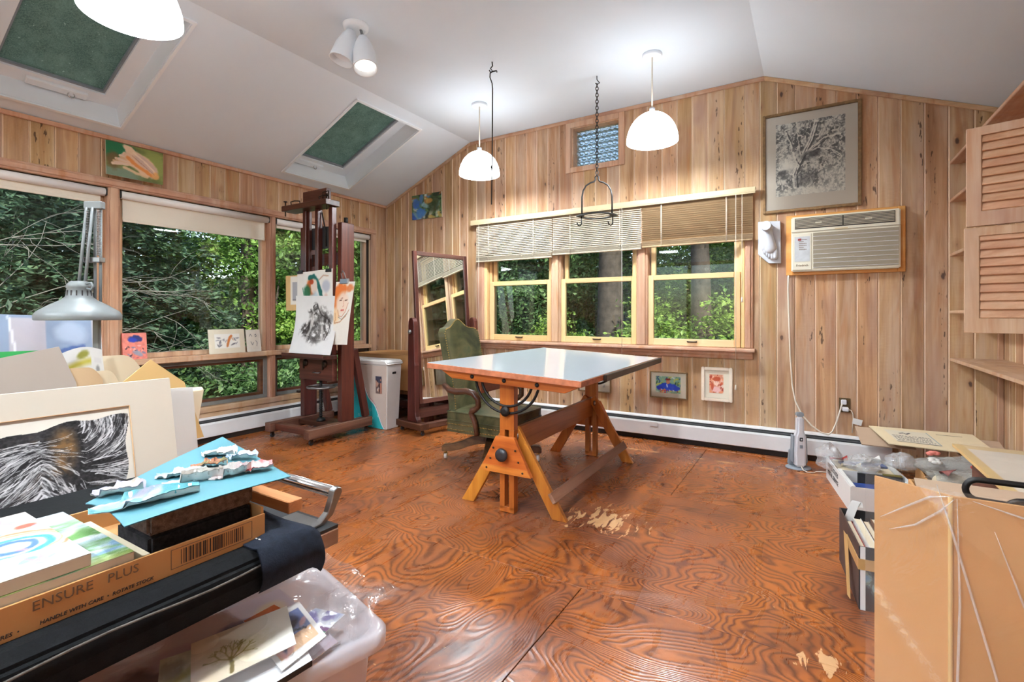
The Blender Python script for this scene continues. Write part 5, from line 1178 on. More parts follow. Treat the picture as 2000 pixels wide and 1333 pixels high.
# ================================================================== things on the window rail
def leaning(name, label, y0, y1, z0, z1, art, thick=.012, mat='paint', edge='canvas_edge', lean=.03, x=.018):
    return panel(name, label, [(x,y0,z0),(x,y1,z0),(x-lean,y1,z1),(x-lean,y0,z1)], art, (-thick,0,.002), mat, edge)
a = Art(50, 60, (236,138,122), 51, .15); a.blob(.55,.78,.30,.13,(40,50,120),0,.4,1,.9); a.blob(.42,.74,.16,.09,(30,60,190),0,.4,.9,.7); a.dab(26, [(60,40,50),(190,90,90),(250,190,180),(120,130,160)], (.012,.035), (.1,.95,.05,.55), .8, 3, 2.4); a.blob(.62,.22,.22,.08,(150,160,180),-25,.4,.9,.7)
leaning('small_canvas', 'small pink canvas with a blue blot on the window rail beside the mullion', -2.722, -2.562, .7535, .955, a, .022, 'oil_paint', 'pink_paint', .02)
a = Art(60, 44, (228,220,198), 52, .02); a.rect(.16,.86,.22,.80,(240,238,230))
a.line([(.50,.30),(.54,.50),(.58,.66),(.62,.72)], .035, (196,110,50), .9, .6, .03); a.dab(16, [(70,70,80),(130,130,140),(190,120,70)], (.01,.03), (.24,.80,.32,.66), .7, 5, 2.5)
leaning('mounted_sketch', 'cream mounted sketch with an orange mark standing on the window rail', -2.095, -1.778, .7535, .966, a, .006)
a = Art(40, 50, (224,218,206), 53, .03)
for pts in ([(.2,.7),(.3,.8),(.4,.7)], [(.6,.75),(.68,.8),(.72,.7),(.62,.68)], [(.3,.45),(.4,.3),(.5,.42)], [(.65,.5),(.75,.4),(.7,.25)]): a.line(pts, .018, (90,90,96), .9)
leaning('pencil_sketch', 'small pale pencil sketch standing on the window rail by the easel', -1.760, -1.625, .7535, .956, a, .004)
# ================================================================== low cabinet behind the art (seen only as support)
t = thing('plan_chest', 'low plywood plan chest under the papers by the window', 'cabinet', (1.9, -4.3, 0))
part('carcass', MB().box((1.34,-5.15,.0),(2.45,-3.47,.60)), 'raw_wood', t, True, bevel=.003)
part('worktop', MB().box((1.32,-5.17,.6005),(2.46,-3.45,.622)), 'raw_wood', t, True, bevel=.003)
# ---- desk lamp
lx, ly = 2.06, -3.62
t = thing('desk_lamp', 'grey metal swing-arm desk lamp in front of the picture window', 'lamp', (lx, ly, .6225))
E1 = Vector((.8538,.5206,0)); LP = lambda a_, b_, z: Vector((lx,ly,0))+E1*a_+Fv*b_+Vector((0,0,z))
part('base', MB().lathe([(.09,.6225),(.09,.64),(.03,.655),(.02,.67)], 24, Matrix.Translation(LP(.022,.05,0))), 'lamp_grey', t, True)
part('stem', MB().box((-.012,-.008,.66),(.012,.008,1.10), Matrix.Translation(LP(.026,.05,0)) @ Matrix.Rotation(.55,4,'Z')), 'lamp_grey', t, True, bevel=.002)
for a_ in (.018, .040):
    part('lower_arm', MB().tube([LP(a_,.05,1.08), LP(a_-.003,.055,1.53)], .0055, 8), 'lamp_grey', t, True)
for a_ in (-.004, .020):
    part('upper_arm', MB().tube([LP(a_+.006,.03,1.52), LP(a_-.008,.01,1.20)], .0055, 8), 'lamp_grey', t, True)
for a_ in (.007, .050):
    m = MB(); pts = []
    for k in range(150): 
        z = 1.33+k*.0012; an = k*1.15; pts.append(LP(a_+.006*math.cos(an), .03+.006*math.sin(an), z))
    part('spring', MB().tube(pts, .0016, 4), 'steel', t, True)
part('elbow', MB().box((-.03,-.012,1.515),(.04,.012,1.545), Matrix.Translation(LP(.018,.042,0)) @ Matrix.Rotation(.55,4,'Z')), 'lamp_grey', t, True, bevel=.003)
part('arm_clamp', MB().box((-.035,-.014,1.305),(.035,.014,1.325), Matrix.Translation(LP(.022,.04,0)) @ Matrix.Rotation(.55,4,'Z')), 'steel', t, True, bevel=.002)
hd_ = LP(0,0,0)
sh = part('shade', MB().lathe([(.128,1.078),(.131,1.082),(.131,1.098),(.122,1.112),(.085,1.138),(.055,1.155),(.041,1.168),(.037,1.20),(.040,1.203),(.038,1.215),(.026,1.228),(.001,1.23)], 40, Matrix.Translation(hd_), cap=False).lathe([(.127,1.078),(.118,1.108),(.08,1.133),(.05,1.15),(.002,1.165)], 40, Matrix.Translation(hd_), cap=False), 'lamp_grey', t, True)
for k in range(9):
    an = -2.6+k*.42; p = hd_+Vector((.0385*math.cos(an), .0385*math.sin(an), 0)); part('vent_slot', MB().box((-.0012,-.0022,1.172),(.0022,.0022,1.192), Matrix.Translation(p) @ Matrix.Rotation(an,4,'Z')), 'ink', sh, True)
part('handle_loop', MB().tube([LP(.034,-.01,1.218), LP(.055,-.01,1.222), LP(.062,-.01,1.208), LP(.055,-.01,1.196), LP(.038,-.01,1.200)], .004, 7), 'lamp_grey', t, True)
part('neck_joint', MB().tube([LP(-.002,.012,1.20), LP(.0,.0,1.212)], .012, 8), 'lamp_grey', t, True)
# ---- wrapped blue canvas behind the lamp
a = Art(90, 60, (128,146,172), 61, .06); a.rect(.46,.66,.62,.97,(170,166,176)); a.rect(.0,1,.0,.30,(52,66,110)); a.line([(.42,.45),(.55,.60),(.80,.70),(.88,.72)], .012, (50,80,140), .9); a.line([(.52,.54),(.80,.65),(.88,.67)], .010, (70,100,150), .8); a.blob(.72,.48,.24,.08,(196,204,214),8,.5,.9,.5); a.blob(.8,.85,.1,.10,(176,190,212),0,.5,.7,.8); a.line([(.36,.98),(.30,.0)], .006, (240,244,250), .8); a.line([(.46,.98),(.5,.6)], .006, (240,244,250), .7); a.rect(.94,1,0,1,(190,184,186))
wc_ = panel('wrapped_canvas', 'blue and white canvas in plastic leaning behind the desk lamp', [(1.74,-3.99,.6225),(1.74,-3.425,.6225),(1.68,-3.425,1.086),(1.68,-3.99,1.112)], a, (-.03,0,0), 'paint')
part('plastic_film', MB().grid(lambda u, v_: (1.762-.06*v_+.006*math.sin(u*23+v_*7)*math.sin(v_*11), -3.99+u*.565, .63+v_*(.455+.025*(1-u))), 24, 16), 'thin_film', wc_, True)
# ---- boards and papers standing behind the print
def board(name, label, pts, th, mat, cat='board', lean=.0, bow=0, grp=None):
    """polygon in (y,z) at plane x=x0, standing in the rack; leans back with height"""
    x0 = pts[0]; P_ = pts[1]; zb = min(p[1] for p in P_)
    mb = MB(); n_ = len(P_)
    f = [(x0-(z-zb)*lean, y, z) for y, z in P_]; b_ = [(x-th, y, z) for x, y, z in f]
    mb.add(f+b_, [tuple(range(n_)), tuple(range(n_,2*n_))[::-1]]+[(i,(i+1)%n_,n_+(i+1)%n_,n_+i) for i in range(n_)])
    return solid(name, mb, mat, label, cat, grp)
Z0 = .6226
board('grey_board', 'grey-beige mount board slanting up behind the black and white print', (2.440, [(-4.25,Z0),(-3.715,Z0),(-3.734,.876),(-3.772,.995),(-4.25,.90)]), .004, 'paper_grey', lean=.16)
board('green_card', 'bright green card edge behind the grey mount board', (2.410, [(-4.3,Z0),(-3.80,Z0),(-3.80,.985),(-4.3,.992)]), .003, 'green_card', lean=.10)
a = Art(60, 60, (214,214,212), 62, .02); a.put(np.clip(1-np.abs(a.V-(.80+.10*a.U))/.05-(a.U > .72)*2, 0, 1), (190,178,50), .9); a.blob(.55,.93,.14,.035,(140,140,50),6,.5,.9,.5); a.rect(.80,.95,.86,.90,(206,206,206)); a.blob(.86,.80,.04,.03,(120,120,120),0,.6,.7,.8)
t = thing('watercolour_paper', 'white paper with a yellow wash among the standing papers', 'paper', (2.33,-3.73,Z0))
ff = quadfn((2.355,-3.80,Z0),(2.355,-3.615,Z0),(2.325,-3.640,.975),(2.325,-3.765,.960))
part('sheet', MB().grid(lambda u, v_: ff(u, v_)+Vector((-.0012+.012*math.sin(PI*u)*v_,0,.02*math.sin(PI*u)*v_)), 8, 6), 'paper', t, True)
art_part('wash', a, lambda u, v_: ff(u, v_)+Vector((.012*math.sin(PI*u)*v_,0,.02*math.sin(PI*u)*v_)), t)
def curled(name, label, y0, y1, z1, x0, mat, curl=.03, cat='folder'):
    t_ = thing(name, label, cat, (x0,(y0+y1)/2,Z0))
    def fn(u, v_): return Vector((x0-.10*v_*(z1-Z0)+curl*math.sin(u*PI)*v_**2*.6, y0+u*(y1-y0), Z0+(z1-Z0)*v_*(1-.10*max(0,u-.55)**2*8*v_)))
    part('sheet', MB().grid(fn, 10, 8).grid(lambda u, v_: fn(u, v_)+Vector((-.002,0,0)), 10, 8), mat, t_, True)
curled('paper_folder', 'beige folder standing in front of the yellow wash paper', -3.765, -3.655, .922, 2.408, 'manila_dark')
curled('paper_folder', 'cream folder beside the yellow wash paper', -3.70, -3.60, .905, 2.380, 'paper_cream', .04)
curled('manila_envelope', 'cream envelope edge lying under the small pink canvas', -3.66, -3.50, .950, 2.30, 'paper_cream', .05, 'envelope')
board('manila_envelope', 'orange manila envelope with a pointed top beside the window crank', (2.452, [(-3.80,Z0),(-3.36,Z0),(-3.42,.842),(-3.528,.936),(-3.62,.86)]), .003, 'manila', 'envelope', .10)
board('white_board', 'white mount board at the right edge of the standing papers', (2.500, [(-3.9,.50),(-3.398,.50),(-3.402,.822),(-3.455,.826),(-3.9,.82)]), .005, 'paper', 'board', .14)
t = thing('rolled_paper', 'cream rolled paper standing behind the white mount board', 'paper roll', (2.40,-3.37,Z0))
part('roll', MB().lathe([(.026,Z0),(.030,.70),(.046,.80),(.040,.812),(.026,.70)], 18, Matrix.Translation((2.405,-3.385,0)) @ Matrix.Diagonal((.6,1,1,1)), cap=False), 'paper_cream', t, True)
# ---- big matted print
L0 = .206; MX = lambda z: 2.680-L0*z
t = thing('matted_print', 'large matted black and white textured print leaning behind the cart', 'artwork', (2.68,-4.0,0))
yR, yL, zt_ = -3.505, -4.24, .872
def mq(y, z, off=0): return Vector((MX(z)+off, y, z))
wy1, wz1, wz0 = yR-.128, .795, .30
part('mount', MB().add([mq(yL,.0),mq(yR,.0),mq(yR,zt_),mq(yL,zt_),mq(yL,.0,-.004),mq(yR,.0,-.004),mq(yR,zt_,-.004),mq(yL,zt_,-.004)], [(0,1,2,3),(7,6,5,4),(0,4,5,1),(1,5,6,2),(2,6,7,3),(3,7,4,0)]), 'mat_board', t, True)
fr = MB()
for y0, y1, z0, z1 in ((wy1,yR,0.0,zt_),(yL+.12,wy1,wz1,zt_),(yL+.12,wy1,0.0,wz0),(yL,yL+.12,0.0,zt_)): fr.add([mq(y0,z0,.0005),mq(y1,z0,.0005),mq(y1,z1,.0005),mq(y0,z1,.0005),mq(y0,z0,.0075),mq(y1,z0,.0075),mq(y1,z1,.0075),mq(y0,z1,.0075)], [(0,1,2,3),(7,6,5,4),(0,4,5,1),(1,5,6,2),(2,6,7,3),(3,7,4,0)])
part('window_mat', fr, 'mat_board', t, True)
b_ = MB(); 
for p0, p1 in ((mq(wy1,wz0,.0076),mq(wy1,wz1,.0076)),(mq(yL,wz1,.0076),mq(wy1,wz1,.0076))): b_.tube([p0,p1], .0018, 5)
part('mat_bevel', b_, 'mat_bevel', t, True)
nx, ny = 260, 300; a = Art(nx, ny, (232,226,214), 63, .02); U, V = a.U, a.V
n2 = fbm(ny+1,nx+1,92,9,5); n3 = fbm(ny+1,nx+1,93,70,2); wv = fbm(ny+1,nx+1,94,3,4)
prm = (U < .985-.07*(1-V)**1.5+.010*np.sin(V*16)) & (V < .93-.16*np.clip(.70-U,0,1)+.012*np.sin(U*22))
b0 = Art(nx, ny, (44,42,44), 64, .5); b0.c += (n3[...,None]-.5)*46
br = np.clip((n2-.5)*5, 0, 1)*np.clip((wv-.45)*6, 0, 1); b0.put(br, (120,88,54), .55)
b0.blob(.62,.72,.07,.13,(150,112,66),0,.8,.8,.6,2); b0.blob(.50,.66,.08,.12,(34,30,32),0,.6,.9,.5)
q_ = random.Random(23)
def flow(x, y): return .55*math.sin(3.2*x+1.2)+1.15*math.cos(4.4*y+2.2*x)+(.9 if x > .72 else 0)
for k in range(620):
    rgn = q_.random()
    x, y = (q_.uniform(.70,.95), q_.uniform(.45,.95)) if rgn < .28 else (q_.uniform(.0,.55), q_.uniform(.35,.80)) if rgn < .68 else (q_.uniform(.1,.9), q_.uniform(.22,.50))
    pts = [(x,y)]; off = q_.uniform(-.25,.25)
    for s_ in range(9): an = flow(*pts[-1])*(-1 if pts[-1][0] < .5 else 1)+off+q_.uniform(-.22,.22); pts.append((pts[-1][0]+.026*math.cos(an), pts[-1][1]+.026*math.sin(an)))
    g8 = q_.choice((226,206,180,150,60,40,232)); b0.line(pts, q_.uniform(.0012,.0040), (g8,g8,g8+2), q_.uniform(.6,.95), .7, .006)
for c_, r_ in (((.62,.16),.10),((.62,.16),.06)): b0.put(np.clip(1-np.abs(np.hypot(U-c_[0],(V-c_[1])*1.15)-r_)/.012, 0, 1)*(n2 > .42), (206,206,206), .8)
a.c = np.where(prm[...,None], np.clip(b0.c,0,255), a.c)
pf = quadfn(mq(wy1-.46,wz0+.12,.0010),mq(wy1,wz0+.12,.0010),mq(wy1,wz1,.0010),mq(wy1-.46,wz1,.0010)); art_part('print', a, pf, t)
# ================================================================== cart with portfolio, tray and paintings
t = thing('wooden_cart', 'low wooden cart with a chrome push handle under the black portfolio', 'cart', (3.05,-4.4,0))
part('deck', MB().box((2.76,-5.25,.520),(3.450,-3.535,.560)), 'oak_worn', t, True, bevel=.003)
part('edge_strip', MB().box((3.10,-3.6,.5605),(3.448,-3.536,.568)), 'dark_plastic', t, True)
for x in (2.78, 3.02):
    for y in (-5.2, -3.62): part('leg', MB().box((x,y,0),(x+.05,y+.05,.5195)), 'oak_worn', t, True)
hp = [(3.36,-3.60,.569),(3.395,-3.575,.572),(3.412,-3.545,.585),(3.418,-3.525,.61),(3.418,-3.518,.636)]
def strap(pts, wd, th):
    m = MB()
    for p, q in zip(pts[:-1], pts[1:]): m.beam(p, q, wd, th, (0,-.6,.8))
    return m
h = part('push_handle', MB().tube([(2.85,-3.518,.640),(3.405,-3.518,.636)], .0145, 14), 'chrome', t, True)
part('handle_bracket', MB().prism([(-3.60,.5685),(-3.56,.5685),(-3.532,.585),(-3.503,.636),(-3.506,.648),(-3.518,.652),(-3.530,.646),(-3.534,.63),(-3.548,.595),(-3.57,.578),(-3.60,.5755)], 3.405, 3.425, 'x'), 'steel', h, True, bevel=.002)
part('handle_bracket', MB().prism([(-3.60,.5685),(-3.56,.5685),(-3.532,.585),(-3.503,.636),(-3.506,.648),(-3.518,.652),(-3.530,.646),(-3.534,.63),(-3.548,.595),(-3.57,.578),(-3.60,.5755)], 2.84, 2.86, 'x'), 'steel', h, True)
part('bracket_plate', MB().box((3.30,-3.595,.5685),(3.404,-3.552,.573)), 'steel', h, True)
t = thing('portfolio_case', 'black zipped portfolio case lying across the cart', 'portfolio', (3.15,-4.4,.56))
part('case', MB().prism([(2.78,.5685),(3.4505,.5685),(3.454,.542),(3.505,.532),(3.530,.545),(3.538,.578),(3.531,.610),(3.505,.6245),(2.78,.6245)], -5.2, -3.665, 'y'), 'black_case', t, True, bevel=.006, seg=2)
part('zip', MB().tube([(3.5375,-5.19+k*.05,.600+.004*math.sin(k*.9)) for k in range(30)], .0022, 5), 'zip', t, True, label='grey zip along the edge')
t = thing('denim_cloth', 'folded dark denim cloth with white stitching at the end of the portfolio', 'cloth', (3.35,-3.72,.62))
def den(u, v_):
    # u along y, v from the top over the edge and down
    y = -3.80+u*.145; s_ = v_*.36
    if s_ < .24: x, z = 3.29+s_, .632+.003*math.sin(u*9+v_*8)
    else:
        q2 = (s_-.24)/.12; x = 3.532+.020*math.sin(q2*PI*.9); z = .632-.085*q2
    if u > .8: z -= (u-.8)**2*.5
    return (x, y, z)
part('cloth', MB().grid(den, 14, 24).grid(lambda u, v_: tuple(Vector(den(u, v_))-Vector((.003,0,.003))), 14, 24), 'denim', t, True)
m = MB()
for k in range(18): 
    p = Vector(den(.18, .02+k*.032)); q = Vector(den(.18, .02+k*.032+.018)); m.tube([p+Vector((.0005,0,.0015)), q+Vector((.0005,0,.0015))], .0012, 4)
part('stitching', m, 'paper', t, True, kind='stuff')
# cardboard tray
t = thing('carton_tray', 'shallow brown carton tray with printed lettering and a barcode on the portfolio', 'box', (3.3,-4.2,.625))
x0, x1, y0, y1, z0, z1 = 3.135, 3.480, -4.62, -3.752, .6255, .676
part('floor_panel', MB().box((x0,y0,z0),(x1,y1,z0+.004)), 'cardboard', t, True)
for a_, b2 in (((x1-.005,y0,z0+.004),(x1,y1,z1)), ((x0,y0,z0+.004),(x0+.005,y1,z1)), ((x0+.005,y1-.005,z0+.004),(x1-.005,y1,z1+.014)), ((x0+.005,y0,z0+.004),(x1-.005,y0+.005,z1))): part('side', MB().box(a_, b2), 'cardboard', t, True)
Mx = lambda y, z: basis((x1+.0006,y,z),(0,1,0),(0,0,1))
text_part('lettering', 'ENSURE', .021, Mx(-4.082,.662), 'ink_soft', t, 1.0)
text_part('lettering', 'PLUS', .021, Mx(-4.004,.662), 'ink_soft', t, 1.0)
text_part('lettering', 'HANDLE WITH CARE  •  ROTATE STOCK', .0082, Mx(-4.035,.634), 'ink', t, 1.0, .15, True)
text_part('lettering', 'TEMPERATURES  •', .0082, Mx(-4.165,.634), 'ink', t, 1.0, .15, True)
m = MB(); q_ = random.Random(11); y = -3.915
while y < -3.797: 
    wd = q_.choice((.0010,.0010,.0022)); m.box((x1+.0002,y,.6395),(x1+.0008,y+wd,.6665)); y += wd+q_.choice((.0012,.0022,.0034))
part('barcode_bars', m, 'ink', t, True, kind='stuff')
part('barcode_frame', MB().frame(-3.932,-3.780,.635,.671,.0012,x1+.0002,x1+.0007,'x'), 'ink_soft', t, True)
# foam blocks, teal card, wooden bar
def foam(name, label, a_, b2, mat):
    m = MB(); (X0,Y0_,Z0_),(X1,Y1_,Z1_) = a_, b2
    m.box(a_, b2); o = solid(name, m, mat, label, 'foam block', bevel=.006, seg=2); return o
foam('foam_block', 'lower charcoal foam block standing in the carton tray', (3.31,-3.952,.630),(3.445,-3.760,.694), 'foam_low') if 'foam_low' in MATS else (plain('foam_low', (40,38,40), .95, var=.4, scale=120, spec=.1, bump=.7), foam('foam_block', 'lower charcoal foam block standing in the carton tray', (3.31,-3.952,.630),(3.445,-3.760,.694), 'foam_low'))
foam('foam_block', 'upper dark brown foam block directly under the teal card', (3.31,-3.955,.6945),(3.448,-3.757,.736), 'foam')
t = thing('teal_card', 'teal card tilted over the foam and used as a palette', 'card', (3.3,-3.82,.737))
tf = quadfn((3.484,-4.004,.742),(3.480,-3.690,.738),(2.985,-3.575,.738),(3.300,-3.998,.742))
def tl_(u, v_): p = tf(u, v_); return p+Vector((-.03*math.sin(PI*v_)*(1-u), .012*math.sin(PI*v_)*(1-u), .004*math.sin(PI*u)))
part('card', MB().grid(tl_, 14, 14).grid(lambda u, v_: tl_(u, v_)-Vector((0,0,.0016)), 14, 14), 'teal_board', t, True)
def scrap(label, c, L, wd, ang, cols, seed, curl=.008):
    """a dried, torn skin of paint with a bumpy, curled edge"""
    cols = [tuple(v*.86 for v in c_) for c_ in cols]; q = random.Random(seed); nu, nv = 36, 18; ar = Art(nu, nv, cols[0], seed, .1)
    for k in range(12): ar.blob(q.random(), q.random(), q.uniform(.08,.3), q.uniform(.1,.4), q.choice(cols), q.uniform(0,180), .5, .85, .8)
    hn = fbm(nv+1, nu+1, seed, 6, 4); ed = fbm(2, nu+1, seed+3, 6, 4); d = Vector((math.cos(ang), math.sin(ang), 0)); s_ = Vector((-d.y, d.x, 0))
    def fn(u, v_):
        i, j = min(nu, round(u*nu)), min(nv, round(v_*nv)); e = ed[0 if v_ < .5 else 1, i]
        half = wd/2*(math.sin(PI*min(1,max(0,u*.94+.03)))**.55)*(.55+.9*e); z = .0035+.016*max(0, hn[j,i]-.35)+curl*abs(2*v_-1)**3*(u > .3)
        return Vector(c)+d*((u-.5)*L)+s_*((v_-.5)*2*half)+Vector((0,0,z))
    t_ = thing('paint_scrap', label, 'paint scrap', c, 0, 'dried paint scraps on the teal card')
    part('underside', MB().grid(lambda u, v_: fn(u, v_)-Vector((0,0,.0018)), 18, 9), 'paper', t_, True)
    art_part('paint_skin', ar, fn, t_, 'oil_paint')
W_ = (236,232,226)
scrap('white crumpled paint scrap at the far end of the teal card', (3.185,-3.690,.7425), .085, .070, .5, [W_,(226,220,206),(214,210,206)], 101)
scrap('pale blue paint scrap beside the white crumpled one', (3.265,-3.678,.7425), .075, .040, .6, [(206,216,234),(232,234,238),(150,176,214)], 102)
scrap('brown and orange paint scrap in the middle of the teal card', (3.268,-3.757,.7425), .075, .055, .9, [(190,110,70),(140,90,50),(226,150,120),(120,120,60)], 103)
scrap('white and pink rolled paint scrap near the card edge', (3.375,-3.768,.7425), .085, .045, 1.3, [W_,(236,196,200),(226,206,206)], 104, .016)
scrap('coral pink crumpled paint scrap nearest the push handle', (3.385,-3.713,.7425), .070, .050, 1.2, [(236,120,120),(240,170,170),(232,206,200)], 105)
scrap('grey-white paint scrap with pale aqua streaks beside the brown one', (3.285,-3.825,.7425), .095, .050, .9, [(206,222,224),(232,232,226),(176,206,212)], 106)
scrap('white rolled paint scrap across the middle of the card', (3.352,-3.832,.7425), .110, .026, 1.15, [(228,224,214),(214,206,196)], 107, .02)
scrap('long turquoise and lilac paint scrap along the near edge', (3.395,-3.935,.7425), .170, .066, 1.25, [(112,196,206),(206,200,222),(236,232,236),(150,170,190),(170,214,220)], 108, .012)
scrap('lilac and cream paint scrap at the left tip of the card', (3.292,-3.942,.7425), .090, .060, .8, [(206,202,224),(232,222,200),(236,206,206),(180,176,206)], 109, .012)
solid('wooden_bar', MB().box((3.05,-3.665,.6335),(3.434,-3.628,.662)), 'raw_wood', 'square wooden stretcher bar lying on the denim beside the foam', 'wood bar', bevel=.002)
# paintings lying on the tray
a = Art(150, 130, (180,206,214), 71, .1); U, V = a.U, a.V
st = fbm(131,151,120,5,5,.5,3.0); a.put(np.clip((st-.45)*5,0,1), (232,238,240), .8); a.put(np.clip((fbm(131,151,121,6,5,1,2)-.5)*6,0,1)*np.clip((U-.72)*5,0,1), (96,150,74), .95); a.put(np.clip((fbm(131,151,122,5,5)-.5)*6,0,1)*np.clip((.35-V)*4,0,1), (70,100,70), .85); a.put(np.clip((V-.6)*3,0,1), (190,206,206), .6); a.put(np.clip((.10-V)*12,0,1), (150,160,80), .8)
a.dab(24, [(120,160,200),(70,110,80),(222,226,214),(180,170,120)], (.015,.04), seed=8)
t = thing('landscape_painting', 'blue and green abstract landscape canvas lying on the carton tray', 'painting', (3.3,-4.2,.679))
part('support', MB().box((3.145,-4.58,.672),(3.472,-3.985,.689)), 'canvas_edge', t, True, bevel=.001)
art_part('painted_face', a, quadfn((3.472,-4.58,.6896),(3.472,-3.985,.6896),(3.145,-3.985,.6896),(3.145,-4.58,.6896)), t, 'oil_paint')
a = Art(150, 130, (214,206,192), 72, .04); a.put(np.clip((a.U-.86)*30-(a.V-.34)*6,0,1)*(a.V<.62), (234,234,234))

for r0, r1, cl in ((.21,.25,(226,120,70)),(.18,.21,(240,190,80)),(.12,.18,(50,150,170)),(.06,.12,(60,110,190)),(0,.06,(190,196,206))):
    rr = np.hypot((a.U-.80)*1.0,(a.V-.42)*1.06)+(a.n(6)-.5)*.07; a.put(np.clip((rr-r0)*60,0,1)*np.clip((r1-rr)*60,0,1)*(a.V > .36-.1*a.U), cl, .9)
a.blob(.93,.72,.05,.04,(206,80,60),0,.4,.9,.7); a.dab(26, [(200,150,200),(230,200,180),(120,160,200),(240,230,210)], (.008,.025), (.55,1,.05,.95), .7, 9)
for pts in ([(.80,.20),(.83,.12),(.86,.20),(.85,.08)], [(.90,.82),(.86,.88),(.88,.94)]): a.line(pts, .008, (170,140,190), .8)
t = thing('abstract_canvas', 'thick white canvas with a rainbow-coloured abstract, topmost on the tray', 'painting', (3.3,-4.25,.70))
part('support', MB().box((3.15,-4.36,.6902),(3.470,-4.044,.710)), 'canvas_edge', t, True, bevel=.001)
art_part('painted_face', a, quadfn((3.470,-4.36,.7106),(3.470,-4.044,.7106),(3.15,-4.044,.7106),(3.15,-4.36,.7106)), t, 'oil_paint')
solid('note_pad', MB().box((3.20,-3.9845,.6305),(3.462,-3.9565,.672)), 'paper_cream', 'cream paper pads on edge between the canvas and the foam', 'pad', bevel=.001)
solid('note_pad', MB().box((3.16,-4.50,.6305),(3.455,-4.0,.6715)), 'paper_cream', 'stack of cream pads inside the tray under the landscape canvas', 'pad', bevel=.001)
# ================================================================== clear storage bin with prints and a plastic pouch
BZ = math.radians(-15); bc = Vector((3.651,-3.553,0)); ea = Vector((-math.cos(BZ), -math.sin(BZ), 0)); eb = Vector((math.sin(BZ), -math.cos(BZ), 0))
t = thing('storage_bin', 'translucent plastic storage bin on the floor beside the cart', 'storage bin', bc+ea*.2+eb*.28)
def rr(L, Wd, r, z, ins, n_=5):
    pts = []
    for cx, cy, a0 in ((ins+r,ins+r,PI),(L-ins-r,ins+r,-PI/2),(L-ins-r,Wd-ins-r,0),(ins+r,Wd-ins-r,PI/2)):
        for k in range(n_+1): an = a0+PI/2*k/n_; pts.append(bc+ea*(cx+r*math.cos(an))+eb*(cy+r*math.sin(an))+Vector((0,0,z)))
    return pts
LB, WB = .42, .58
def skin(levels, mb):
    n_ = len(levels[0]); mb.add([p for L_ in levels for p in L_], [(j*n_+i, j*n_+(i+1)%n_, (j+1)*n_+(i+1)%n_, (j+1)*n_+i) for j in range(len(levels)-1) for i in range(n_)], True); return mb
wb_ = skin([rr(LB,WB,.04,.003,.05), rr(LB,WB,.045,.355,.022), rr(LB,WB,.05,.358,.004), rr(LB,WB,.05,.350,.002)], MB())
wb_.add(rr(LB,WB,.04,.003,.05), [tuple(range(24))]); part('tub', wb_, 'bin_plastic', t, True)
ld_ = skin([rr(LB,WB,.05,.345,-.004), rr(LB,WB,.055,.372,-.006), rr(LB,WB,.055,.380,.004), rr(LB,WB,.05,.380,.022), rr(LB,WB,.045,.366,.028), rr(LB,WB,.045,.366,.07)], MB()); ld_.add(rr(LB,WB,.045,.366,.07), [tuple(range(24))])
part('lid', ld_, 'bin_plastic', t, True)
for k in range(2): part('lid_rib', MB().tube([bc+ea*(.05+.03*k)+eb*(.10+.05*k)+Vector((0,0,.370)), bc+ea*(.05+.03*k)+eb*.30+Vector((0,0,.370)), bc+ea*(.11+.03*k)+eb*.33+Vector((0,0,.370))], .004, 6), 'bin_plastic', t, True)
def flat(name, label, q, art, th=.0012, mat='gloss_print', cat='print', grp=None, edge='paper'):
    p = [Vector(x) for x in q]; t_ = thing(name, label, cat, (p[0]+p[2])/2-Vector((0,0,th)), 0, grp)
    part('card', MB().add([x-Vector((0,0,.0003)) for x in p]+[x-Vector((0,0,th)) for x in p], [(0,1,2,3),(7,6,5,4),(0,4,5,1),(1,5,6,2),(2,6,7,3),(3,7,4,0)]), edge, t_, True)
    art_part('image', art, quadfn(*p), t_, mat); return t_
# big flower photograph under everything
a = Art(140, 90, (206,184,184), 81, .05)
a.put(np.clip((a.U-.70)*4,0,1), (196,190,210), .6); a.blob(.30,.50,.16,.26,(90,56,52),20,.3,.95,.7); a.blob(.36,.34,.10,.12,(44,34,34),0,.4,.9,.8); a.blob(.62,.52,.17,.15,(64,60,74),25,.4,.95,1.0,2); a.blob(.72,.66,.12,.11,(74,78,110),0,.5,.9,1.0,2); a.blob(.60,.36,.09,.09,(60,84,64),0,.4,.9,1.0,2); a.blob(.50,.70,.10,.12,(190,160,166),0,.5,.7,.6); a.blob(.9,.75,.07,.1,(226,206,170),0,.5,.8,.6)
for pts in ([(.12,.62),(.14,.56),(.16,.53)], [(.05,.30),(.06,.22),(.05,.18)]): a.line(pts, .006, (90,70,74), .9)
flat('flower_photograph', 'large pinkish photograph of a dark flower in the plastic pouch', [(3.62,-4.10,.392),(3.60,-3.66,.392),(3.30,-3.60,.392),(3.20,-4.12,.392)], a)
a = Art(30, 40, (196,96,44), 82, .1); flat('orange_print', 'rust-orange print half covered by the white-bordered photograph', [(3.47,-3.735,.402),(3.47,-3.66,.402),(3.37,-3.66,.402),(3.37,-3.735,.402)], a)
a = Art(30, 40, (220,222,230), 84, .1); a.rect(0,.4,0,1,(24,150,92)); a.rect(.4,.5,0,1,(120,80,120)); a.dab(10, [(240,150,150),(180,190,220),(120,110,170)], (.06,.14), (.5,1,0,1), .8, 3)
flat('colour_print', 'print with a green bar at the right of the pouch', [(3.575,-3.705,.4045),(3.55,-3.60,.4045),(3.47,-3.62,.4045),(3.49,-3.725,.4045)], a)
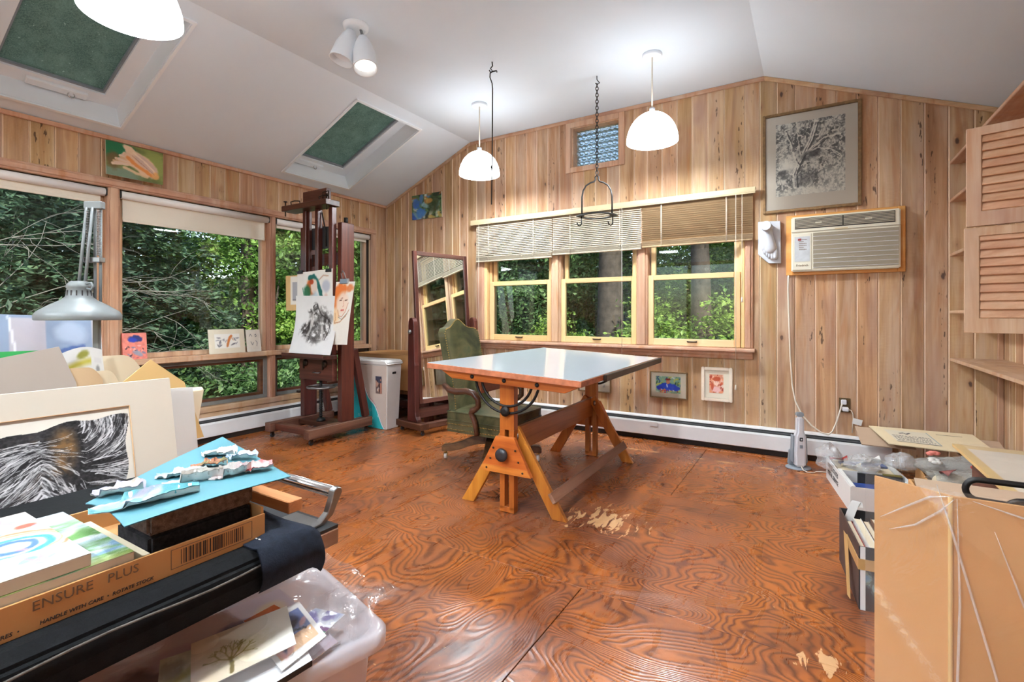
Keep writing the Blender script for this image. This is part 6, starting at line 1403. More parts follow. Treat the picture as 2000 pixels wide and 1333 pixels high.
a = Art(50, 44, (240,238,236), 85, .01); a.rect(.10,.90,.12,.88,(110,124,170)); a.rect(.10,.90,.12,.40,(232,190,150)); a.dab(14, [(60,70,110),(226,170,170),(40,40,50),(150,160,200)], (.04,.09), (.15,.85,.2,.85), .8, 5); a.line([(.3,.8),(.5,.5),(.8,.4)], .02, (30,30,40), .9)
flat('white_bordered_photograph', 'white-bordered photograph sticking out behind the tree print', [(3.612,-3.80,.420),(3.600,-3.690,.422),(3.440,-3.642,.422),(3.43,-3.76,.420)], a)
a = Art(110, 80, (240,226,200), 83, .02); U, V = a.U, a.V
a.put(np.clip((U-.42)*2.5+(V-.5)*.4,0,1), (244,242,232), .9); a.put(np.clip((.35-U)*2,0,1), (236,196,156), .6)
a.line([(.36,.06),(.37,.20),(.36,.34)], .020, (110,90,30), .9, .6, .02)
q_ = random.Random(5)
def limb(x, y, an, L, wd, dep):
    x1, y1 = x+L*math.cos(an)*.75, y+L*math.sin(an); a.line([(x,y),(x1,y1)], wd, (140,124,50), .75, .8)
    if dep:
        for _ in range(3): limb(x1, y1, an+q_.uniform(-.75,.75), L*.72, wd*.65, dep-1)
for an in (.9, 1.4, 1.9, 2.5, .4): limb(.36,.30,an,.17,.008,2)
a.blob(.38,.42,.22,.20,(150,140,60),0,.9,.35,.9,3); a.blob(.62,.5,.2,.16,(206,196,150),0,.9,.3,.9,3)
flat('tree_print', 'cream print of an olive-coloured bare tree lying on top of the bin', [(3.556,-3.935,.441),(3.594,-3.757,.441),(3.464,-3.690,.443),(3.418,-3.868,.443)], a)
a = Art(40, 40, (214,206,176), 86, .05); a.blob(.5,.3,.4,.3,(176,160,60),0,.6,.8,.9); a.blob(.3,.7,.3,.2,(150,140,120),0,.6,.6,.9)
flat('yellow_print', 'small yellowish tree print tucked under the cream tree print', [(3.545,-3.985,.432),(3.560,-3.915,.432),(3.425,-3.855,.432),(3.40,-3.915,.432)], a)
flat('sheet_stack', 'dark-edged stack of prints under the tree print', [(3.612,-3.925,.414),(3.628,-3.745,.414),(3.46,-3.68,.414),(3.43,-3.86,.414)], Art(10, 10, (232,232,234), 87), .012, 'paint', edge='ink')
solid('tape_strip', MB().box((3.405,-3.99,.3935),(3.50,-3.955,.3965)), 'orange_tape', 'orange strip of tape at the edge of the pouch', 'tape')
t = thing('plastic_pouch', 'crumpled clear plastic pouch full of prints spilling off the bin', 'plastic bag', (3.45,-3.7,.39))
def pou(u, v_):
    y = -4.05+u*.56; x = 3.29+v_*.35-.02*u; n_ = math.sin(u*17+v_*5)*math.sin(v_*13-u*4)
    return (x, y, .448+.010*n_+.018*math.sin(u*6+1)*v_-.05*max(0,u-.85)*4*v_)
part('film', MB().grid(pou, 34, 24), 'pouch', t, True)
def po2(u, v_): return (3.46+.19*u+.012*math.sin(v_*14), -3.66+.15*v_+.02*u, .400+.055*math.sin(PI*v_)*(.5+u*.6)+.008*math.sin(u*20+v_*9))
part('folded_corner', MB().grid(po2, 18, 18), 'pouch', t, True)
# ================================================================== right-hand clutter
# cardboard wrapped in clear plastic, nearest the camera
t = thing('wrapped_carton', 'tall flattened brown carton wrapped in clear plastic at the right front', 'box', (5.0,-3.05,0))
FX, FY, FZ = 4.700, -3.130, .752
part('front_panel', MB().box((FX,FY,.0),(5.34,FY+.006,FZ)), 'cardboard', t, True, bevel=.001)
m = MB(); 
m.add([(FX,FY,0),(FX-.112,FY+.054,0),(FX-.112,FY+.054,FZ+.004),(FX,FY,FZ),(FX+.002,FY+.006,0),(FX-.110,FY+.060,0),(FX-.110,FY+.060,FZ+.004),(FX+.002,FY+.006,FZ)], [(0,1,2,3),(7,6,5,4),(0,4,5,1),(1,5,6,2),(2,6,7,3),(3,7,4,0)])
part('side_flap', m, 'cardboard', t, True)
part('side_panel', MB().box((FX+.004,FY+.0065,0),(FX+.010,-2.62,.64)), 'cardboard', t, True)
part('back_panel', MB().box((FX+.011,-2.626,0),(5.34,-2.62,.64)), 'cardboard', t, True)
part('inner_flap', MB().add([(FX+.015,-2.63,.642),(5.3,-2.63,.642),(5.3,-2.78,.60),(FX+.015,-2.78,.60),(FX+.015,-2.63,.648),(5.3,-2.63,.648),(5.3,-2.78,.606),(FX+.015,-2.78,.606)], [(0,1,2,3),(7,6,5,4),(0,4,5,1),(1,5,6,2),(2,6,7,3),(3,7,4,0)]), 'cardboard_grey', t, True)
part('corrugated_edge', MB().tube([(FX+.001,FY-.001,z) for z in [k*.03 for k in range(26)]], .004, 5), 'manila', t, True)
def fil(u, v_):
    z = v_*(FZ+.012); n_ = .006*math.sin(u*11+v_*9)*math.sin(v_*6)+.010*math.sin(PI*v_)*math.sin(u*7)*.4
    if u < .28:
        q = u/.28; x = FX-.128+q*.128; y = FY+.060-q*.060-.010
    else:
        q = (u-.28)/.72; x = FX+q*.62; y = FY-.010
    k = abs(((u*.9+v_*1.1) % .5)-.25); y -= .014*max(0, 1-k/.03)
    if v_ < .45 and u < .28: x -= (.45-v_)*.05
    return (x, y-n_, z)
part('front_film', MB().grid(fil, 70, 40), 'carton_film', t, True)
part('top_film', MB().grid(lambda u, v_: (FX+.01+u*.6, FY-.012+v_*.07, FZ+.006+.004*math.sin(u*14)-.02*v_), 24, 4), 'carton_film', t, True)
for k, pts in enumerate(([(-.02,.02),(.0,-.06),(.07,-.35),(.12,-.75)], [(-.104,-.075),(-.06,-.035),(-.03,-.008),(.0,.003)], [(-.09,-.095),(-.05,-.07),(-.015,-.03),(.004,-.002)], [(.008,.0),(.012,-.2),(.006,-.45),(.014,-.75)], [(.03,.0),(.10,-.018),(.20,-.02),(.34,-.018)], [(.06,-.05),(.10,-.18),(.17,-.30),(.24,-.36)])):
    m = MB(); P3 = []
    for a_, b_ in pts:
        yy_ = FY-.018 if a_ >= 0 else FY-.018-a_*.48; P3.append(Vector((FX+a_, yy_, FZ+b_)))
    P4 = [P3[0].lerp(P3[1], t_/4) for t_ in range(4)]+[P3[1].lerp(P3[2], t_/4) for t_ in range(4)]+[P3[2].lerp(P3[3], t_/4) for t_ in range(5)]
    w8 = [.0005+.0020*math.sin(PI*i_/12) for i_ in range(13)]
    part('fold_highlight', m.tube([p+Vector((0,.004,0)) for p in P4], .004, 5, rad=w8), 'highlight_film', t, True)  # milky strips along the folds, standing in for highlights on the film
# black iron loop handle rising out of the carton
t = thing('iron_trivet', 'black iron rack with a rounded loop standing in the tall carton', 'rack', (4.95,-2.85,0))
lp = [(5.16,-2.84,.716),(4.95,-2.842,.719)]+[(4.802+.023*math.cos(PI/2+PI*k/10), -2.846, .6955+.0235*math.sin(PI/2+PI*k/10)) for k in range(11)]+[(4.86,-2.85,.672),(5.16,-2.85,.672)]
part('loop', MB().tube(lp, .0068, 10), 'black_iron', t, True)
for k in range(4): part('coil', MB().tube([(4.87+k*.06+.028*math.cos(an), -2.875, .672+.020*math.sin(an)) for an in [PI*j/8 for j in range(9)]], .006, 7), 'black_iron', t, True)
part('upright', MB().tube([(5.0,-2.85,.0),(5.0,-2.85,.664)], .008, 8), 'black_iron', t, True)
# dark box with a wrapped print on top
t = thing('brown_crate', 'dark brown box under the plastic-sleeved print by the right wall', 'box', (5.26,-2.0,0))
part('crate', MB().box((5.035,-2.33,0),(5.50,-1.66,.535)), 'plank_dark', t, True, bevel=.003)
part('handle_slot', MB().box((5.0335,-2.08,.40),(5.0348,-1.94,.43)), 'ink', t, True)
a = Art(90, 70, (234,224,206), 131, .03); a.rect(.0,.10,0,1,(232,206,160)); a.rect(.42,.50,.30,.70,(180,150,196)); a.rect(.50,.95,.25,.75,(240,240,242)); a.line([(.5,.52),(.7,.45),(.85,.40)], .03, (60,54,64), .9, .6, .03); a.blob(.5,.88,.3,.05,(150,146,150),0,.6,.7,.8); a.rect(0,1,.0,.06,(226,196,140))
t = flat('sleeved_print', 'pale print in a plastic sleeve lying on the dark brown box', [(4.985,-1.60,.549),(4.990,-2.30,.549),(5.49,-2.32,.549),(5.49,-1.62,.549)], a, .012, 'gloss_print', 'print', edge='manila')
part('plastic_sleeve', MB().grid(lambda u, v_: (4.99+u*.5, -2.30+v_*.70, .553+.005*math.sin(u*9+v_*12)+.004*math.sin(v_*25)), 20, 24), 'thin_film', t, True)
# mail tray
d_ = Vector((.154,-.988,0)); n_ = Vector((.988,.154,0)); o_ = Vector((4.56,-.43,0))
TM = Matrix((d_, n_, Vector((0,0,1)))).transposed().to_4x4(); TM.translation = o_
t = thing('mail_tray', 'white postal tray with lettering on its side, full of papers', 'tray', o_+d_*.32+n_*.16)
part('tray_floor', MB().box((0,0,0),(.64,.33,.004),TM), 'paper', t, True)
for nm, a_, b2 in (('tray_side',(0,-.004,.0),(.64,.0,.145)), ('tray_side',(0,.33,.0),(.64,.334,.145)), ('tray_end',(-.004,-.004,0),(0,.334,.145)), ('tray_end',(.64,-.004,0),(.644,.334,.145)), ('divider',(.31,.0005,.0045),(.316,.3295,.145))): part(nm, MB().box(a_, b2, TM), 'paper', t, True)
part('tray_rim', MB().box((.306,.0005,.1455),(.646,.020,.150),TM), 'paper', t, True)
SM = lambda s_, z: basis(TM @ Vector((s_,-.0046,z)), d_, (0,0,1))
text_part('lettering', 'UNITED STATES', .040, SM(.20,.105), 'ink', t, 1.0, 0, True)
text_part('lettering', 'POSTAL SERVICE', .040, SM(.20,.060), 'ink', t, 1.0, 0, True)
def inbox(name, label, a_, b2, mat, cat, rot=0, M0=None, bevel=.001):
    M_ = (M0 or TM) @ Matrix.Translation(((a_[0]+b2[0])/2,(a_[1]+b2[1])/2,a_[2])) @ Matrix.Rotation(rot,4,'Z')
    h = ((b2[0]-a_[0])/2, (b2[1]-a_[1])/2, b2[2]-a_[2]); return solid(name, MB().box((-h[0],-h[1],0),(h[0],h[1],h[2]),M_), mat, label, cat, bevel=bevel)
inbox('blue_book', 'blue hardback book lying in the near half of the postal tray', (.345,.02,.06),(.495,.20,.085), 'book_blue', 'book', .05)
inbox('cream_book', 'cream paperback lying under the blue book in the postal tray', (.34,.015,.0045),(.60,.22,.0595), 'paper_cream', 'book')
inbox('white_book', 'white and brown book beside the tall carton in the postal tray', (.515,.03,.06),(.615,.22,.10), 'bone_white', 'book', .08)
inbox('black_folder', 'black and olive folder standing in the postal tray', (.318,.10,.0605),(.340,.32,.14), 'crate_black', 'folder')
inbox('olive_booklet', 'olive booklet standing beside the black folder in the postal tray', (.320,.225,.1405),(.338,.318,.150), 'book_olive', 'book')
inbox('blue_pamphlet', 'slate blue pamphlet on top of the far half of the tray', (.07,.05,.130),(.14,.30,.142), 'blue_slate', 'booklet', .1) if 'blue_slate' in MATS else (plain('blue_slate', (116,126,160), .6), inbox('blue_pamphlet', 'slate blue pamphlet on top of the far half of the tray', (.07,.05,.130),(.14,.30,.142), 'blue_slate', 'booklet', .1))
inbox('paper_bundle', 'bundle of pale envelopes in the far half of the postal tray', (.02,.02,.0045),(.28,.31,.128), 'paper_cream', 'papers')
q_ = random.Random(3)
for lab, x, y, z, mat in (('white crumpled receipt on the slate blue pamphlet', .06,.18,.150,'paper'), ('red and white paper scrap at the far corner of the tray', .08,.05,.150,'book_red'), ('small cream card on the tray papers', .17,.10,.136,'paper_cream'), ('white note folded on the tray papers', .20,.20,.136,'paper'), ('white torn envelope leaning at the far tray end', .03,.24,.155,'paper')):
    c_ = TM @ Vector((x,y,z)); an = q_.uniform(-.6,.6)
    solid('paper_scrap', MB().grid(lambda u, v_: tuple(c_+Matrix.Rotation(an,3,'Z') @ Vector(((u-.5)*.10,(v_-.5)*.06,.012*math.sin(u*4+v_*3)+.03*u*u*.6))), 6, 4).grid(lambda u, v_: tuple(c_+Matrix.Rotation(an,3,'Z') @ Vector(((u-.5)*.10,(v_-.5)*.06,-.0015+.012*math.sin(u*4+v_*3)+.03*u*u*.6))), 6, 4), mat, lab, 'paper')
def bag(name, label, c, r, seed, mat, amp=.35, rz=0, cat='plastic bag'):
    nu, nv = 40, 24; h = fbm(nv+1, nu+1, seed, 5, 5); h[:,-1] = h[:,0]
    def fn(u, v_):
        an = 2*PI*u; el = -PI/2+PI*v_; k = 1+amp*(h[round(v_*nv), round(u*nu)]-.5)*2
        p = Matrix.Rotation(rz,3,'Z') @ Vector((r[0]*math.cos(el)*math.cos(an)*k, r[1]*math.cos(el)*math.sin(an)*k, 0)); z = r[2]*math.sin(el)*k
        return Vector((c[0],c[1],0))+p+Vector((0,0,max(c[2]-r[2]*.55, c[2]+z)))
    return solid(name, MB().grid(fn, nu, nv), mat, label, cat)
bag('plastic_bag', 'crumpled clear plastic bag hanging over the far corner of the postal tray', (4.570,-.50,.145), (.075,.13,.085), 201, 'bag_film', .5)
bag('plastic_bag', 'clear crumpled plastic bag on the middle of the postal tray', (4.735,-.66,.178), (.09,.11,.05), 202, 'bag_film', .6)
bag('plastic_bag', 'flat clear plastic bag between the tray and the bubble wrap', (4.93,-.60,.205), (.075,.10,.05), 203, 'bag_film', .5)
# cartons by the wall with bubble wrap
t = thing('open_carton', 'open brown carton full of bubble wrap beside the postal tray', 'box', (5.18,-1.0,0))
part('bottom', MB().box((5.015,-1.45,0),(5.42,-.50,.005)), 'cardboard', t, True)
for a_, b2 in (((5.015,-1.45,.005),(5.021,-.50,.185)), ((5.414,-1.45,.005),(5.42,-.50,.185)), ((5.021,-1.45,.005),(5.414,-1.444,.185)), ((5.021,-.506,.005),(5.414,-.50,.185))): part('side', MB().box(a_, b2), 'cardboard', t, True)
def roll(name, label, p0, p1, r, seed):
    p0, p1 = Vector(p0), Vector(p1); ax = (p1-p0).normalized(); u_ = ax.orthogonal().normalized(); w_ = ax.cross(u_); h = fbm(25, 49, seed, 8, 4); h[:,-1] = h[:,0]
    solid(name, MB().grid(lambda u, v_: p0.lerp(p1, v_)+(u_*math.cos(2*PI*u)+w_*math.sin(2*PI*u))*r*(1+.22*(h[round(v_*24), round(u*48)]-.5)*2), 48, 24), 'bubble_wrap', label, 'bubble wrap')
t = solid('wrapped_bottle', MB().cyl((5.045,-.90,.165),(5.385,-.84,.175), .060, 20), 'paper_cream', 'pale cylinder wrapped in bubble wrap in the open carton', 'parcel', bevel=.008)
roll('bubble_wrap', 'roll of bubble wrap round the pale cylinder in the open carton', (5.03,-.905,.165), (5.40,-.84,.175), .084, 211)
bag('bubble_wrap', 'crumpled bubble wrap at the far side of the open carton', (5.20,-.64,.20), (.18,.11,.07), 212, 'bubble_wrap', .5, 0, 'bubble wrap')
bag('bubble_wrap', 'crumpled bubble wrap beside the tall wrapped carton', (5.12,-1.20,.12), (.09,.18,.075), 213, 'bubble_wrap', .5, 0, 'bubble wrap')
for lab, c_, mat in (('coral red bow on the bubble wrap by the wall', (5.08,-.62,.285), 'pink_paint'), ('red ribbon knot on the bubble wrap', (5.24,-.80,.275), 'book_red'), ('dried white flower on the bubble wrap', (5.07,-.74,.265), 'bone_white')):
    m = MB(); q2 = random.Random(lab)
    for k in range(7): an = k*.9; m.ball((c_[0]+.018*math.cos(an), c_[1]+.018*math.sin(an), c_[2]+q2.uniform(-.008,.01)), .013, 8, (1.3,.8,.8))
    solid('ribbon_bow' if 'flower' not in lab else 'dried_flower', m, mat, lab, 'decoration')
solid('red_leaf', MB().grid(lambda u, v_: (5.09+(u-.5)*.07*math.sin(PI*(v_*.9+.05)), -.93+(v_-.5)*.09, .252+.02*u+.012*math.sin(v_*5)), 8, 10).grid(lambda u, v_: (5.09+(u-.5)*.07*math.sin(PI*(v_*.9+.05)), -.93+(v_-.5)*.09, .2505+.02*u+.012*math.sin(v_*5)), 8, 10), 'leaf_red', 'dark red dried leaf on the pale wrapped cylinder', 'leaf')
# flattened boards leaning by the wall
def slab_q(name, label, q, th, mat, cat):
    p = [Vector(x) for x in q]; nrm = (p[1]-p[0]).cross(p[3]-p[0]).normalized(); nrm = nrm if nrm.z > 0 else -nrm
    t_ = thing(name, label, cat, (p[0]+p[1])/2)
    part('board', MB().add([x for x in p]+[x-nrm*th for x in p], [(0,1,2,3),(7,6,5,4),(0,4,5,1),(1,5,6,2),(2,6,7,3),(3,7,4,0)]), mat, t_, True); return t_, quadfn(*[x+nrm*.0006 for x in p])
slab_q('cardboard_sheet', 'plain brown cardboard sheet propped against the wall behind the tray', [(4.76,-.30,.222),(5.05,-.30,.226),(5.02,-.085,.300),(4.735,-.085,.300)], .006, 'cardboard_grey', 'cardboard')
slab_q('cardboard_sheet', 'brown cardboard flap behind the manila board in the wall corner', [(5.25,-.34,.232),(5.49,-.34,.232),(5.49,-.085,.290),(5.22,-.085,.290)], .006, 'cardboard_grey', 'cardboard')
t, qf = slab_q('manila_board', 'long manila board with a printed label lying by the wall', [(4.895,-.41,.272),(5.42,-.46,.272),(5.36,-.10,.322),(4.815,-.10,.316)], .006, 'manila_pale', 'board') if 'manila_pale' in MATS else (plain('manila_pale', (230,212,176), .75, var=.03, spec=.2), slab_q('manila_board', 'long manila board with a printed label lying by the wall', [(4.895,-.41,.272),(5.42,-.46,.272),(5.36,-.10,.322),(4.815,-.10,.316)], .006, 'manila_pale', 'board'))[1]
a = Art(60, 40, (222,212,190), 141, .03); q2 = random.Random(2)
for r in range(5):
    x = .06
    while x < .9: L = q2.uniform(.02,.07); a.rect(x, x+L, .12+r*.10, .16+r*.10, (120,112,104)); x += L+.02
a.line([(.3,.75),(.4,.8),(.45,.72),(.55,.82)], .02, (60,58,60), .9); a.rect(0,1,.0,.03,(90,88,90)); a.rect(.97,1,0,1,(150,170,170))
art_part('label_print', a, lambda u, v_: qf(.12+.42*u, .18+.66*v_)+Vector((0,0,.0004)), t)
part('cut_slot', MB().beam(qf(.62,.80)+Vector((0,0,.0005)), qf(.86,.80)+Vector((0,0,.0005)), .004, .001), 'ink_soft', t, True)
# box of books
B0 = Vector((4.627,-2.127,0)); bd = Vector((-.11,.994,0)).normalized(); bn = Vector((bd.y,-bd.x,0)); KM = Matrix((bd, bn, Vector((0,0,1)))).transposed().to_4x4(); KM.translation = B0
t = thing('book_box', 'black and white striped carton of books bound with brown tape', 'box', B0+bd*.2+bn*.16)
LK, WK, HK = .40, .33, .235
part('bottom', MB().box((0,0,0),(LK,WK,.005),KM), 'crate_black', t, True)
for a_, b2, mt in (((0,-.004,0),(LK,0,HK),'book_brown_dark'), ((0,WK,0),(LK,WK+.004,HK),'crate_black'), ((-.004,-.004,0),(0,WK+.004,HK),'crate_black'), ((LK,-.004,0),(LK+.004,WK+.004,HK),'crate_black')):
    if mt not in MATS: plain(mt, (74,52,44), .7, var=.2)
    part('side', MB().box(a_, b2, KM), mt, t, True)
for y0, y1 in ((.0,.016),(.092,.105),(.205,.222)): part('white_stripe', MB().box((-.0055,y0,.0),(-.0042,y1,HK),KM), 'paper', t, True)
part('label_panel', MB().box((-.0055,.115,.06),(-.0042,.20,.12),KM), 'paper', t, True)
part('tape_band', MB().box((-.0075,-.0055,.150),(-.0057,WK,.190),KM), 'kraft_tape', t, True)
part('tape_band', MB().box((-.0057,-.0070,.150),(LK*.55,-.0045,.190),KM), 'kraft_tape', t, True)
part('tape_tail', MB().add([KM @ Vector(p) for p in ((.20,-.006,.188),(.26,-.010,.188),(.05,-.030,.02),(.02,-.026,.02),(.20,-.007,.188),(.26,-.011,.188),(.05,-.032,.02),(.02,-.028,.02))], [(0,1,2,3),(7,6,5,4),(0,4,5,1),(1,5,6,2),(2,6,7,3),(3,7,4,0)]), 'kraft_tape', t, True)
spec = [('paper_cream','book_red',.020,.200),('paper_cream','bone_white',.028,.215),('paper_cream','ink_soft',.022,.208),('paper_cream','book_brown',.026,.222),('paper','bone_white',.024,.218),('paper_cream','book_olive',.028,.212)]
y = .012
for k, (pg, cv, th, h_) in enumerate(spec):
    lab = ['thin red-covered paperback at the floor side of the book box','white-covered paperback, second from the floor side of the book box','brown-grey paperback in the middle of the book box','brown-covered paperback beside the white one in the book box','white magazine standing in the book box','olive-covered paperback at the wall side of the book box'][k]
    b = thing('paperback', lab, 'book', KM @ Vector((.19,y+th/2,.006)), 0, 'paperbacks in the book box')
    part('pages', MB().box((.014,y+.002,.008),(.346,y+th-.002,h_),KM), pg, b, True)
    part('cover', MB().box((.010,y,.0055),(.350,y+.0018,h_+.003),KM).box((.010,y+th-.0018,.0055),(.350,y+th,h_+.003),KM).box((.008,y,.0055),(.010,y+th,h_+.003),KM), cv, b, True); y += th+.006
c0 = KM @ Vector((.30,.012,.225)); c1 = KM @ Vector((.36,.05,.235))
t = thing('paper_strip', 'curled white paper strip sticking up at the end of the book box', 'paper', KM @ Vector((.33,.03,.2)))
part('strip', MB().grid(lambda u, v_: KM @ Vector((.372-.012*u, .006+.030*u+.05*v_-.10*(v_-.5)**2*.4, .16+.125*math.sin(v_*2.2)+.0*u)), 3, 14).grid(lambda u, v_: KM @ Vector((.373-.012*u, .0065+.030*u+.05*v_-.10*(v_-.5)**2*.4, .159+.125*math.sin(v_*2.2))), 3, 14), 'paper', t, True)
# ================================================================== outdoors: ground, trees, shrubs
def leafmat(name, dark, mid, light, rough=.5, tr=.35):
    m = bpy.data.materials.new(name); m.use_nodes = True; nt = m.node_tree; b = nt.nodes['Principled BSDF']; g = G(nt); MATS[name] = m
    geo = g.new('ShaderNodeNewGeometry').outputs['Position']
    n1 = g.noise(geo, .9, 3, .6); n2 = g.noise(geo, 9, 3, .7)
    f = g.math('ADD', g.math('MULTIPLY', n1, .5), g.math('MULTIPLY', n2, .5))
    c = g.ramp(f, [(.34, lin(dark)), (.5, lin(mid)), (.64, lin(light))]); g.lk(c, b.inputs['Base Color']); b.inputs['Roughness'].default_value = rough
    tl = g.new('ShaderNodeBsdfTranslucent'); g.lk(c, tl.inputs[0]); mx = g.new('ShaderNodeMixShader'); mx.inputs[0].default_value = tr
    g.lk(b.outputs[0], mx.inputs[1]); g.lk(tl.outputs[0], mx.inputs[2]); g.lk(mx.outputs[0], nt.nodes['Material Output'].inputs[0])
leafmat('leaf_broad', (58,88,42), (106,146,66), (166,200,104))
leafmat('leaf_dark', (44,70,46), (78,112,66), (132,166,98))
leafmat('needle', (44,66,52), (74,104,78), (124,154,114), .6, .25)
leafmat('leaf_bright', (72,108,44), (124,160,66), (180,206,104))
plain('bark', (82,74,66), .9, var=.4, scale=9, spec=.1, bump=.8)
plain('twig', (128,126,118), .85, var=.2, spec=.1)
plain('ground_cover', (52,66,36), .95, var=.5, scale=2.5, spec=.05)
# terrain: level by the house, rising into a wooded bank
def terr(u, v_):
    x = -26+u*56; y = -20+v_*46; d = max(0, -x-7)*.20+max(0, y-8)*.24
    return (x, y, -1.0+min(d, 4.2)+.15*math.sin(x*.8)*math.cos(y*.7))
o = struct('ground', MB().grid(terr, 60, 50), 'ground_cover')
def leaves(pts, size, seed, flat=0.0, aspect=1.8):
    """one mesh of folded leaf blades (two triangles pairs each) at the given points"""
    r = np.random.RandomState(seed); n_ = len(pts); P_ = np.asarray(pts)
    a = r.normal(size=(n_,3)); a[:,2] *= (1-flat); a /= np.linalg.norm(a,axis=1)[:,None]+1e-9
    b = r.normal(size=(n_,3)); b[:,2] *= (1-flat); b -= a*(a*b).sum(1)[:,None]; b /= np.linalg.norm(b,axis=1)[:,None]+1e-9
    c = np.cross(a,b); s_ = (size*r.uniform(.6,1.4,n_))[:,None]
    v0 = P_-a*s_*aspect/2; v1 = P_+b*s_/2+c*s_*.12; v2 = P_+a*s_*aspect/2; v3 = P_-b*s_/2+c*s_*.12
    V_ = np.stack([v0,v1,v2,v3],1).reshape(-1,3); F_ = [(4*i,4*i+1,4*i+2,4*i+3) for i in range(n_)]
    m = MB(); m.v = V_.tolist(); m.f = F_; m.sm = [False]*n_; return m
def raw_mesh(name, mb, mat):
    me = bpy.data.meshes.new(name); me.from_pydata(mb.v, [], mb.f); me.materials.append(MATS[mat]); return me
def cloud(n_cl, per, rad, sq, cl_r, seed):
    r = np.random.RandomState(seed); d = r.normal(size=(n_cl,3)); d /= np.linalg.norm(d,axis=1)[:,None]; c = d*(rad*r.uniform(.35,1.0,(n_cl,1))**.7); c[:,2] *= sq
    return (c[:,None,:]+r.normal(size=(n_cl,per,3))*np.array((cl_r,cl_r,cl_r*.45))).reshape(-1,3)
def conifer_pts(h, rad, seed, nb=70):
    r = np.random.RandomState(seed); out = []
    for k in range(nb):
        z = h*(k+.5)/nb; L = rad*(1-z/h*.85)*r.uniform(.7,1.1); an = r.uniform(0, 2*PI)
        n_ = int(30+80*L/rad); t_ = r.uniform(.12,1,n_)
        side = r.normal(size=n_)*.16*(1.15-t_)*L+r.normal(size=n_)*.05
        out.append(np.stack([np.cos(an)*t_*L-np.sin(an)*side, np.sin(an)*t_*L+np.cos(an)*side, z-.28*t_**1.5*L+r.normal(size=n_)*.04], 1))
    return np.concatenate(out)
F_BROAD = raw_mesh('foliage', leaves(cloud(90, 110, 1.9, .8, .26, 1), .062, 2, .3), 'leaf_broad')
F_DARK = raw_mesh('foliage', leaves(cloud(95, 120, 2.0, .9, .28, 3), .060, 4, .3), 'leaf_dark')
F_BRIGHT = raw_mesh('foliage', leaves(cloud(30, 60, 1.1, .8, .20, 5), .058, 6, .5), 'leaf_bright')
F_CON = raw_mesh('foliage', leaves(conifer_pts(7.5, 2.3, 7, 330), .042, 8, .7, 2.6), 'needle')
F_BUSH = raw_mesh('foliage', leaves(cloud(56, 100, 1.15, .75, .20, 9), .055, 10, .3), 'leaf_dark')
def trunk_mesh(h, r0, r1, seed, bend=.15, branches=5, z0=.9):
    q = random.Random(seed); m = MB(); pts = []; rad = []
    for k in range(10): t_ = k/9; pts.append((bend*math.sin(t_*3+seed)*t_, bend*math.cos(t_*2.3+seed)*t_, h*t_)); rad.append(r0+(r1-r0)*t_+(.25*r0*(1-t_)**6))
    m.tube(pts, r0, 14, rad=rad)
    b = MB()
    for k in range(branches):
        t_ = z0+(1-z0)*q.random() if z0 < .9 else q.uniform(.45,.95); i = int(t_*9); p = Vector(pts[i]); an = q.uniform(0,2*PI); L = h*q.uniform(.22,.4)
        d = Vector((math.cos(an), math.sin(an), q.uniform(.2,.8))); bp = [p+d*L*s_+Vector((0,0,.12*L*math.sin(s_*4+k))) for s_ in (0,.2,.4,.6,.8,1)]
        b.tube(bp, .05, 7, rad=[rad[i]*.45*(1-.85*s_)+.008 for s_ in (0,.2,.4,.6,.8,1)])
    return m, b
def tz(x, y): u, v_ = (x+26)/56, (y+20)/46; return terr(u, v_)[2]
def tree(name, label, x, y, h, r0, fol, fs, fz, seed, grp, rz=0, branches=5, bend=.2):
    z = tz(x, y)-.15; t_ = thing(name, label, 'tree', (x, y, z), rz, grp); m, b = trunk_mesh(h, r0, r0*.45, seed, bend, branches)
    part('trunk', m, 'bark', t_); 
    if branches: part('branches', b, 'bark', t_)
    for (dx, dy, dz, s_) in fol_sets(fs, fz, seed):
        o = link('foliage', fol, t_); o.location = (dx, dy, dz); o.scale = (s_, s_, s_); o.rotation_euler = (0, 0, seed*1.7+dx)
    return t_
def fol_sets(fs, fz, seed):
    q = random.Random(seed+50); return [(q.uniform(-.9,.9)*fs, q.uniform(-.9,.9)*fs, z, fs*q.uniform(.75,1.1)) for z in fz]
gb = 'broad-leaved trees outside the windows'
tree('oak_tree', 'thick dark trunk outside the middle sash window', 1.17, 4.6, 9.8, .265, F_DARK, 1.0, (7.6,8.6,9.4), 1, gb, branches=4, bend=.10)
tree('maple_tree', 'dark trunk with a slight curve outside the right sash window', 2.70, 5.3, 9.4, .20, F_DARK, 1.0, (7.4,8.4,9.0), 2, gb, branches=4, bend=.22)
tree('leaning_tree', 'grey trunk seen through the window behind the pencil sketch', -5.6, 1.65, 8, .20, F_BROAD, 1.0, (3.4,4.6,6.0), 3, gb, branches=6, bend=.15)
tree('maple_tree', 'slim trunk outside the window behind the easel', -5.2, 3.3, 8, .15, F_BROAD, .9, (2.0,3.2,4.6,5.8), 4, gb, branches=4)
